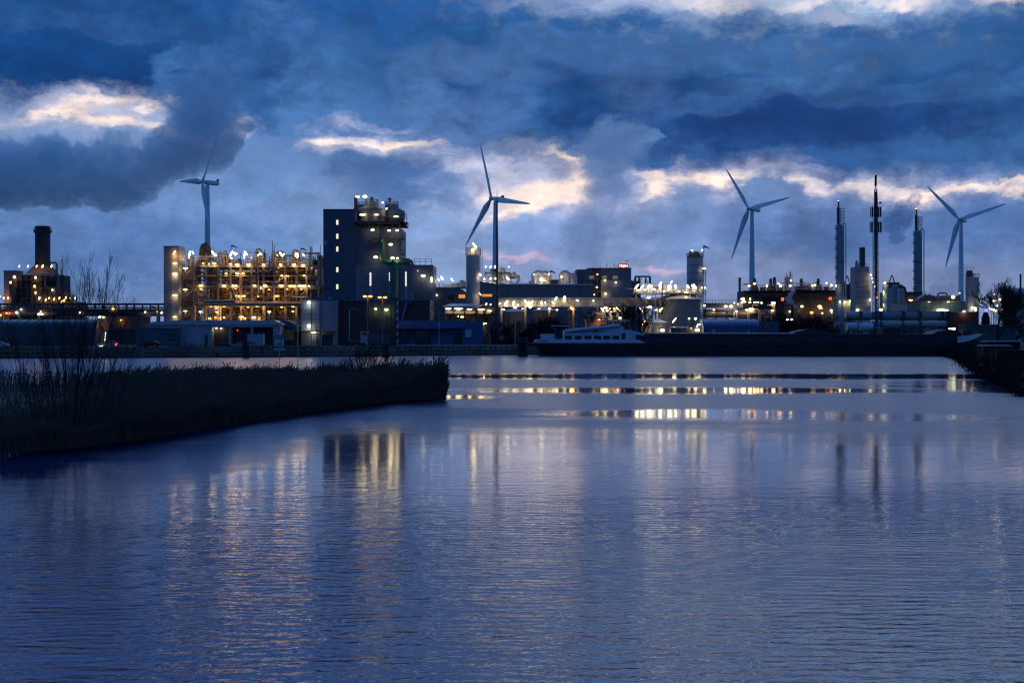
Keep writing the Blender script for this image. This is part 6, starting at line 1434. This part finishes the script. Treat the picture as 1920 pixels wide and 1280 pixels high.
# ---- cars
def car(label, px0, px1, d, paint, face=-1, lights=False, hatch=True, gz=GZ+.004):
    L_ = (px1-px0)/F*d; t = T('car', label, 'car', (px0+px1)/2, d, gz, group='cars along the bank road'); k = L_/4.4
    f = face  # front towards -x when -1
    prof = [(-2.2, .35), (-2.18, .62), (-2.0, .78), (-1.15, .92), (1.95, .95), (2.15, .9), (2.2, .45), (2.1, .28), (-2.05, .28)]
    cab = [(-1.2, .9), (-.45, 1.38), (.1, 1.46), (1.0, 1.44), (1.5, 1.3) if hatch else (1.2, 1.35), (2.05, .93)]
    fx = (lambda p: [(-f*x*k, z*k) for x, z in p])
    def loft(p, w0, w1):
        m = MB(); n = len(p); zs = [z for _, z in p]; zm, zM = min(zs), max(zs)
        vs = [(x, -(w0 + (w1-w0)*(z-zm)/(zM-zm)), z) for x, z in p] + [(x, (w0 + (w1-w0)*(z-zm)/(zM-zm)), z) for x, z in p]
        return m.add(vs, [tuple(range(n)), tuple(range(2*n-1, n-1, -1))] + [(i, i+n, (i+1) % n + n, (i+1) % n) for i in range(n)])
    t.part('body', loft(fx(prof), .86, .9), paint); t.part('glasshouse', loft(fx(cab), .82, .64), GLASSD)
    t.part('roof', loft(fx([(-.42, 1.37), (.1, 1.47), (1.0, 1.45), (1.45, 1.31), (1.0, 1.42), (.1, 1.43)]), .68, .66), paint)
    for q in (-.35, .35, 1.3): t.part('pillar', MB().bar((-f*(q-.1 if q < 0 else q)*k, -.80*k, .92*k), (-f*(q*.9+.12)*k, -.68*k, 1.4*k), .07), paint)
    for x in (-1.35, 1.35):
        for s_ in (-1, 1):
            w = t.part('wheel', MB().tube([(x*k, s_*.62*k, .32*k), (x*k, s_*.89*k, .32*k)], .32*k, 14), RUBBER)
            t.part('rim', MB().tube([(x*k, s_*.86*k, .32*k), (x*k, s_*.905*k, .32*k)], .2*k, 10), STEELL, parent=w)
    for s_ in (-1, 1):
        h = MB().ell((f*2.15*k, s_*.62*k, .66*k), .08, .17, .09, 8, 5); t.part('headlight', h, COOL if lights else GLASSD)
        h = MB().ell((-f*2.12*k, s_*.66*k, .72*k), .07, .16, .1, 8, 5); t.part('tail_light', h, REDL if lights else CURT)
    if lights:
        for q in (-.15, .5): t.lamp(px0 + (4 if q < 0 else 9) , 648.3, -1.0*k, 'c', .42, .32)
        t.lamp(px1 - 1.5, 646, -.9*k, 'r', .5, .5)
for a in (('pale car at the far left edge behind the willow twigs', -18, 16, 352, CARW, 1), ('moving silver car with lit headlights and red tail lamp', 185, 221, 350, CARW, -1, True), ('parked dark car right of the moving silver car', 262, 299, 352, CARD, -1, False, False),
          ('parked dark car left of the two silver cars', 404, 433, 356, CARD, 1), ('parked silver hatchback beside the dark dolphin post', 436, 465, 355, CARW, -1), ('parked silver saloon behind the dark dolphin post', 458, 487, 358, CARW, 1, False, False), ('dark car before the brown screened hall', 640, 677, 356, CARD, -1, False, False)):
    car(*a)
t = T('parked_truck', 'boxy dark truck parked under the gatehouse canopy', 'truck', 692, 366); X, Z = t.X, t.Z
t.part('cab', MB().box(X(676), X(690), 0, 2.3, .5, Z(621)), CLAD_L); t.part('windscreen', MB().box(X(678), X(688), -.05, 0, Z(628), Z(623)), GLASSD); t.part('body', MB().box(X(691), X(726), 0, 2.4, .8, Z(626)), CLAD_D)
for px in (681, 700, 720): t.part('wheel', MB().tube([(X(px), -.1, .5), (X(px), .3, .5)], .5, 12), RUBBER)

# ---- containers on the right bank
def cont(label, x0, x1, top, bot, d, m, roofm, depth, name='container'):
    t = T(name, label, 'container', (x0+x1)/2, d, H + (HZ-bot)/F*d, group='containers on the right bank'); X, Z = t.X, t.Z; h = Z(top)
    t.part('body', MB().box(X(x0), X(x1), 0, depth, .1, h), m)
    t.part('roof', MB().box(X(x0)-.05, X(x1)+.05, -.06, depth+.06, h, h+.10), roofm)
    for px in (x0, x1): t.part('corner_post', MB().box(X(px)-.09, X(px)+.09, -.05, .1, 0, h-.01), STEELD)
    for k in range(int((X(x1)-X(x0))/.3)): t.part('rib', MB().box(X(x0)+.15+k*.3-.05, X(x0)+.15+k*.3+.05, -.04, 0, .15, h-.1), m)
    t.part('skid', MB().box(X(x0)+.1, X(x1)-.1, .1, depth-.1, -.6, .1), STEELD)
cont('green ribbed container with pale roof on the right bank', 1843, 1897, 648.5, 677, 196, GREENC, ROOFM, 2.5)
cont('long dark container with pale roof behind the green one', 1850, 1912, 640.5, 664, 222, mat('black_container_paint', (.02, .024, .03), .8, spec=.05), ROOFM, 3)
cont('ochre ribbed skip container at the right picture edge', 1868, 1975, 658, 692, 172, ORANGC, ORANGC, 2.5, 'skip')
# ---- bare winter trees
def grow(mb_t, mb_c, rnd, p, dirv, length, rad, depth, maxd, spread=.5, up=.18, kids=(2, 4), minr=.012, seg=3):
    pts = [p]; d = dirv.normalized(); q = p
    for k in range(seg):
        d = (d + Vector((rnd.gauss(0, .10), rnd.gauss(0, .10), up * .35 + rnd.gauss(0, .06)))).normalized()
        q = q + d * (length / seg); pts.append(q)
    r1 = max(minr, rad * .62)
    (mb_t if depth == 0 else mb_c).tube(pts, max(minr, rad), 8 if depth == 0 else (5 if depth == 1 else 3), r1)
    if depth >= maxd: return
    n = rnd.randint(*kids)
    for i in range(n):
        f = 1.0 if i == 0 else rnd.uniform(.35, 1)
        k = f * seg; i0 = min(seg - 1, int(k)); b = pts[i0].lerp(pts[i0 + 1], k - i0)
        ax = Vector((rnd.gauss(0, 1), rnd.gauss(0, 1), rnd.gauss(0, .6)))
        nd = (d + ax.normalized() * spread * rnd.uniform(.6, 1.35) * (.5 if i == 0 else 1)).normalized()
        nd = (nd + Vector((0, 0, up))).normalized()
        grow(mb_t, mb_c, rnd, b, nd, length * rnd.uniform(.62, .86), r1 * rnd.uniform(.6, .85), depth + 1, maxd, spread, up, kids, minr, seg)

def tree(label, px, d, top, seed, maxd=5, spread=.55, up=.12, gz=GZ, kids=(3, 4), minr=.03, trunk=.28, group='bare trees on the far bank', lean=0, wide=1.0, name='bare_tree', stems=1):
    t = T(name, label, 'tree', px, d, gz, group=group); h = t.Z(top); rd = random.Random(seed)
    a, b = MB(), MB()
    for q in range(stems):
        dv = Vector((lean, 0, 1)) if stems == 1 else Vector((rd.uniform(-.75, .75), rd.uniform(-.4, .4), 1))
        grow(a, b, rd, Vector((0 if stems == 1 else rd.uniform(-.8, .8), 0, -.2)), dv, h * trunk * (1 if stems == 1 else rd.uniform(.7, 1.2)), h * .022 * (1 if stems == 1 else .6), 0, maxd, spread, up, kids, minr)
    zm = max(max(v[2] for v in b.v), 1); k = h / zm
    for m in (a, b): m.v = [(x * k * wide, y * k * wide, z * k if z > 0 else z) for x, y, z in m.v]
    t.part('trunk', a, BARK, smooth=False); t.part('crown', b, TWIG, smooth=False)
    return t
for q in [('dense bare tree just right of the slim dark mast', 958, 392, 592, 1, 5), ('bare tree left of the barge stern lights', 985, 388, 597, 2, 5), ('bushy bare tree behind the barge dinghy', 1034, 392, 583, 3, 5),
          ('slender bare tree behind the barge crane', 1064, 398, 577, 4, 5), ('bare tree between the slim dark mast and kiosk lamp', 941, 386, 603, 5, 5), ('broad dark bare tree behind the barge wheelhouse', 1187, 390, 556, 6, 6),
          ('bare tree left of the small conical tank', 1172, 394, 566, 16, 5), ('bare tree right of the dinghy davit', 1010, 396, 590, 17, 5),
          ('wide bare tree right of the blue barrel shed', 1478, 402, 575, 7, 6), ('bare tree in front of the furnace row steam', 1505, 405, 580, 8, 5), ('low wide bare tree behind the pale tarpaulin', 1540, 400, 584, 9, 6), ('bare tree left of the taller distillation column', 1567, 408, 586, 10, 5),
          ('bare tree right of the blue barrel shed end', 1446, 404, 590, 18, 5),
          ('low bare bush behind the loading shed corner', 872, 400, 580, 11, 5), ('low bare bush in front of the loading shed gable', 912, 402, 585, 12, 5),
          ('bare tree right of the big tree at the right edge', 1906, 400, 560, 13, 5), ('bare tree behind the right bank containers', 1930, 330, 575, 14, 5)]:
    tree(*q[:5], maxd=q[5], wide=1.25, trunk=.2, spread=.6, up=.14, minr=.014, kids=(2, 4), stems=4)
tree('big spreading bare tree on the right bank with floodlights behind', 1871, 262, 519, 21, 6, .62, .10, GZ, (3, 4), .028, .30, 'bare trees on the right bank', 0, 1.25)
# evergreen clump on the right
def evergreen(label, px, d, top, w, seed):
    t = T('evergreen_tree', label, 'tree', px, d, group='evergreens by the big bare tree'); h = t.Z(top); rd = random.Random(seed); s = t.s
    t.part('trunk', MB().cyl(0, 0, 0, h*.6, .22, .1, 8), BARK)
    vs = []; fs = []
    for i in range(4200):
        z = rd.uniform(.14, 1)**.8; rr = w*s*math.sqrt(max(.02, 1-(z-.35)**2/.46)) * rd.uniform(.2, 1.0)**.5 * (1 + .25*math.sin(z*17) * math.sin(i*.01))
        a = rd.uniform(0, 6.283); c = Vector((rr*math.cos(a), rr*math.sin(a), z*h)); u = Vector((rd.gauss(0, 1), rd.gauss(0, 1), rd.gauss(0, 1))).normalized()*.2; v = u.orthogonal().normalized()*.14
        o = len(vs); vs += [tuple(c-u), tuple(c+v), tuple(c+u), tuple(c-v)]; fs.append((o, o+1, o+2, o+3))
    m = MB(); m.v = vs; m.f = fs; t.part('crown', m, mat('evergreen_leaf', (.02, .03, .02), .9), smooth=False)
evergreen('round dark evergreen beside the big bare tree trunk', 1890, 420, 545, 15, 4)
evergreen('low dark evergreen bush left of the big bare tree', 1848, 425, 586, 9, 6)

# ---- the big willow shrub on the reed spit: many long stems from one stool
def willow(label, px, py, d, tops, seed, gz=.25, spread=.22, r0=.045, name='willow_shrub', minr=.008, maxd=4):
    t = T(name, label, 'shrub', px, d, gz, group='leafless shrubs on the reed spit'); rd = random.Random(seed)
    for tx, ty, base in tops:
        a, b = MB(), MB()
        bx = t.X(base); tip = Vector((t.X(tx), rd.uniform(-1.5, 2.5), t.Z(ty))); p0 = Vector((bx, rd.uniform(-.6, .6), -.1))
        n = 7; pts = []
        for k in range(n + 1):
            f = k / n; p = p0.lerp(tip, f); p.x = p0.x + (tip.x - p0.x) * (f ** .75); p += Vector((rd.gauss(0, .06), rd.gauss(0, .06), 0)) * (k > 0); pts.append(p)
        L_ = (tip - p0).length
        a.tube(pts, r0 * L_ / 9 + .01, 5, minr)
        for i in range(int(8 + L_ * 1.1)):
            f = rd.uniform(.28, .97); k = f * n; i0 = min(n-1, int(k)); q = pts[i0].lerp(pts[i0+1], k-i0); dd = (pts[i0+1]-pts[i0]).normalized()
            ax = Vector((rd.gauss(0, 1), rd.gauss(0, 1), rd.gauss(0, .3))).normalized()
            nd = (dd + ax * spread * 1.5 + Vector((0, 0, .25))).normalized()
            grow(b, b, rd, q, nd, L_ * (1.05 - f) * rd.uniform(.22, .42), max(minr, r0*.42*(1-f*.6)), 2, maxd, .42, .22, (2, 3), minr, 3)
        st = t.part('stem', a, BARK, smooth=False); t.part('twigs', b, TWIG, parent=st, smooth=False)
willow('huge leafless willow shrub of many thin long stems on the reed spit', 130, 830, 72,
       [(105, 478, 122), (122, 505, 128), (150, 500, 132), (166, 486, 136), (194, 484, 140), (208, 510, 142), (228, 520, 150), (236, 560, 152), (180, 540, 134), (90, 580, 115), (55, 610, 108), (18, 590, 95), (4, 650, 90), (250, 640, 160), (222, 660, 160), (70, 640, 110), (258, 690, 165), (-10, 700, 84), (150, 600, 130), (30, 680, 98), (110, 600, 120), (135, 640, 128), (172, 610, 138), (195, 650, 150), (85, 680, 112), (45, 720, 104), (240, 715, 162), (205, 700, 156)], 5, r0=.030, minr=.005, spread=.26)
willow('small twiggy bush before the lone dolphin near the reed tip', 690, 700, 138, [(645, 672, 680), (655, 668, 684), (665, 660, 686), (672, 655, 688), (680, 652, 689), (688, 655, 690), (695, 650, 691), (703, 653, 692), (712, 658, 693), (722, 664, 696), (738, 668, 698), (632, 680, 678)], 8, .4, .3, .03, 'bush', .010, 4)

# ---- undergrowth along the far bank and the right bank: one uncountable mass each
def scrub(name, label, spots, n, hmax, m, seed):
    rd = random.Random(seed); vs = []; fs = []
    for i in range(n):
        (x0, y0), (x1, y1), z0 = rd.choice(spots); f = rd.random()
        x = x0 + (x1-x0)*f + rd.gauss(0, 1.0); y = y0 + (y1-y0)*f + rd.gauss(0, 1.2); h = hmax * rd.uniform(.25, 1) * (.6 + .4*math.sin(x*.35)*math.sin(x*.13+1)); w = rd.uniform(.03, .08); lx = rd.gauss(0, .3)*h
        o = len(vs); vs += [(x-w, y, z0-.2), (x+w, y, z0-.2), (x+lx, y, z0+abs(h))]; fs.append((o, o+1, o+2))
    me = bpy.data.meshes.new(name); me.from_pydata(vs, [], fs); me.materials.append(m)
    tag(link(name, me), label, None, None, 'stuff')
sp = []
for (a, b) in zip(FAR_SHORE[1:10], FAR_SHORE[2:11]):
    p, q = shore_pt(*a), shore_pt(*b)
    for e, z in ((1.5, .2), (4.5, 1.1), (7.5, 1.8), (11, GZ)):
        k = (math.hypot(*p)+e)/math.hypot(*p); sp.append(((p[0]*k, p[1]*k), (q[0]*k, q[1]*k), z))
scrub('bank_grass', 'rough dry grass along the far bank', sp, 26000, .8, mat('dry_bank_grass', (.045, .038, .028), .95), 4)
sp = []
for (a, b) in zip(FAR_SHORE[10:16], FAR_SHORE[11:17]):
    p, q = shore_pt(*a), shore_pt(*b)
    for e, z in ((1.0, .2), (4, 1.1), (8, 1.9), (14, GZ), (22, GZ)):
        k = (math.hypot(*p)+e)/math.hypot(*p); sp.append(((p[0]*k, p[1]*k), (q[0]*k, q[1]*k), z))
scrub('bank_scrub', 'dark scrub on the right bank', sp, 16000, 1.5, mat('dark_scrub', (.02, .02, .016), .95), 9)
sp = []
for x0, x1, d in ((925, 1095, 399), (930, 1090, 391), (1165, 1215, 400), (1435, 1610, 398), (1440, 1600, 409)):
    sp.append((((x0-960)/F*d, d), ((x1-960)/F*d, d), GZ))
scrub('undergrowth', 'dark tangled undergrowth below the bare trees behind the barge', sp, 9000, 5.5, mat('dark_brush', (.026, .023, .022), .95), 12)
# distant tree line closing the horizon
def woods():
    rd = random.Random(2); vs = []; fs = []
    for i in range(9000):
        px = rd.uniform(-250, 2170); d = rd.uniform(1350, 1700); h = 9 + 5*math.sin(px*.013) + 3*math.sin(px*.041+2) + rd.gauss(0, 1.6)
        x = (px-960)/F*d; z = GZ + rd.random()**.7*max(3, h); w = rd.uniform(1.2, 3.4); q = rd.uniform(.8, 2.2); y = d
        o = len(vs); k = rd.uniform(-1, 1); vs += [(x-w, y, z-q), (x+w*.8, y+k, z-q*.7), (x+w, y, z+q*.6), (x-w*.3, y+k, z+q)]; fs.append((o, o+1, o+2, o+3))
    me = bpy.data.meshes.new('far_woods'); me.from_pydata(vs, [], fs); me.materials.append(mat('far_wood_twigs', (.04, .042, .045), .95))
    tag(link('far_woods', me), 'far low line of bare woods on the horizon', None, None, 'stuff')
woods()
# ---- smoke and steam: closed billowing volumes
from mathutils import noise as mn
def vol_mat(name, col, dens, aniso=.1):
    m = bpy.data.materials.new(name); m.use_nodes = True; nt = m.node_tree; nt.nodes.clear()
    o = nt.nodes.new('ShaderNodeOutputMaterial'); v = nt.nodes.new('ShaderNodeVolumePrincipled')
    v.inputs['Color'].default_value = (*col, 1); v.inputs['Density'].default_value = dens; v.inputs['Anisotropy'].default_value = aniso
    nt.links.new(v.outputs[0], o.inputs['Volume']); return m
def plume(name, label, puffs, d, m, voxel, amp, freq, seed, sq=.8):
    """union of puffs remeshed to one closed skin, then pushed out along turbulence"""
    s = d / F; mb = MB(); off = Vector((seed * 13.7, seed * 5.1, 0))
    for px, py, r in puffs:
        c = P(px, py, d); mb.ell(c, r*s, r*s*sq, r*s*.92, 16, 10)
    me = mb.mesh(name, m); o = link(name, me)
    md = o.modifiers.new('r', 'REMESH'); md.mode = 'VOXEL'; md.voxel_size = voxel*s
    dg = bpy.context.evaluated_depsgraph_get(); nm = bpy.data.meshes.new_from_object(o.evaluated_get(dg))
    o.modifiers.clear(); o.data = nm; bpy.data.meshes.remove(me); nm.name = name
    nm.materials.clear(); nm.materials.append(m)
    nrm = [v.normal.copy() for v in nm.vertices]
    for v, n in zip(nm.vertices, nrm):
        q = v.co / s * freq + off
        t = abs(mn.fractal(q * 1.0, .6, 2.1, 5)) * 1.0 + .35 * mn.noise(q * .45)
        v.co += n * ((t - .35) * amp * s * (1 if n.z > -.2 else .6))
    tag(o, label, None, None, 'stuff')
    return o
DARKS = vol_mat('smoke_air', (.62, .66, .72), .022)
DARK2 = vol_mat('smoke_air_thick', (.88, .96, .99), .085, .2)
STM = vol_mat('steam_air', (.94, .95, .97), .016)
STM2 = vol_mat('steam_air_thin', (.99, .995, 1.0), .024, .7)
plume('smoke_plume', 'dark billowing smoke drifting left across the sky above the wide chimney',
      [(-90, 340, 80), (-40, 330, 74), (10, 325, 72), (60, 330, 66), (90, 305, 60), (115, 340, 62), (160, 325, 60), (200, 342, 60), (240, 340, 54), (268, 352, 40), (210, 300, 50), (285, 315, 52), (320, 290, 58), (350, 262, 66), (378, 235, 66), (395, 280, 44), (345, 310, 34), (400, 285, 46), (412, 252, 52), (385, 195, 56), (420, 230, 40), (410, 160, 46), (360, 160, 40)], 880, DARK2, 6, 30, .026, 1)
plume('steam_plume', 'tall pale steam column rising behind the halls into the clouds',
      [(1085, 500, 32), (1092, 470, 40), (1100, 440, 44), (1112, 405, 44), (1125, 370, 42), (1136, 335, 44), (1142, 300, 50), (1140, 265, 40), (1165, 250, 30), (1188, 258, 34), (1210, 242, 17), (1200, 275, 26), (1120, 270, 36)], 1400, STM2, 6, 24, .034, 3)
plume('steam_plume', 'small grey steam cloud between the antenna mast and the distillation column',
      [(1672, 418, 22), (1682, 440, 20), (1690, 410, 26), (1697, 392, 22), (1705, 382, 17), (1716, 374, 11), (1722, 360, 6), (1729, 352, 6)], 900, vol_mat('steam_air_grey', (.74, .83, .92), .11, .2), 3, 16, .05, 5)
plume('steam_plume', 'faint steam hiding the foot of the small far wind turbine',
      [(1755, 545, 20), (1775, 538, 22), (1795, 528, 24), (1803, 505, 18), (1785, 510, 20), (1765, 525, 18), (1745, 552, 12)], 1150, vol_mat('steam_air_soft', (.94, .95, .97), .03), 4, 18, .04, 7)
plume('steam_wisp', 'thin white steam wisp rising in front of the black furnace row',
      [(1498, 583, 4), (1491, 574, 5), (1484, 566, 6.5), (1479, 560, 7), (1482, 553, 6), (1486, 546, 5.5), (1487, 538, 5), (1488, 530, 3.5), (1475, 568, 4)], 560, vol_mat('steam_air_near', (.95, .95, .97), .3), 1.1, 5, .16, 9)
plume('steam_wisp', 'faint steam drifting off the rooftop tanks of the tall block',
      [(672, 352, 16), (700, 338, 22), (735, 325, 26), (775, 318, 28), (815, 322, 24), (690, 362, 10)], 460, vol_mat('steam_air_faint', (.75, .78, .85), .02), 4, 18, .04, 11)
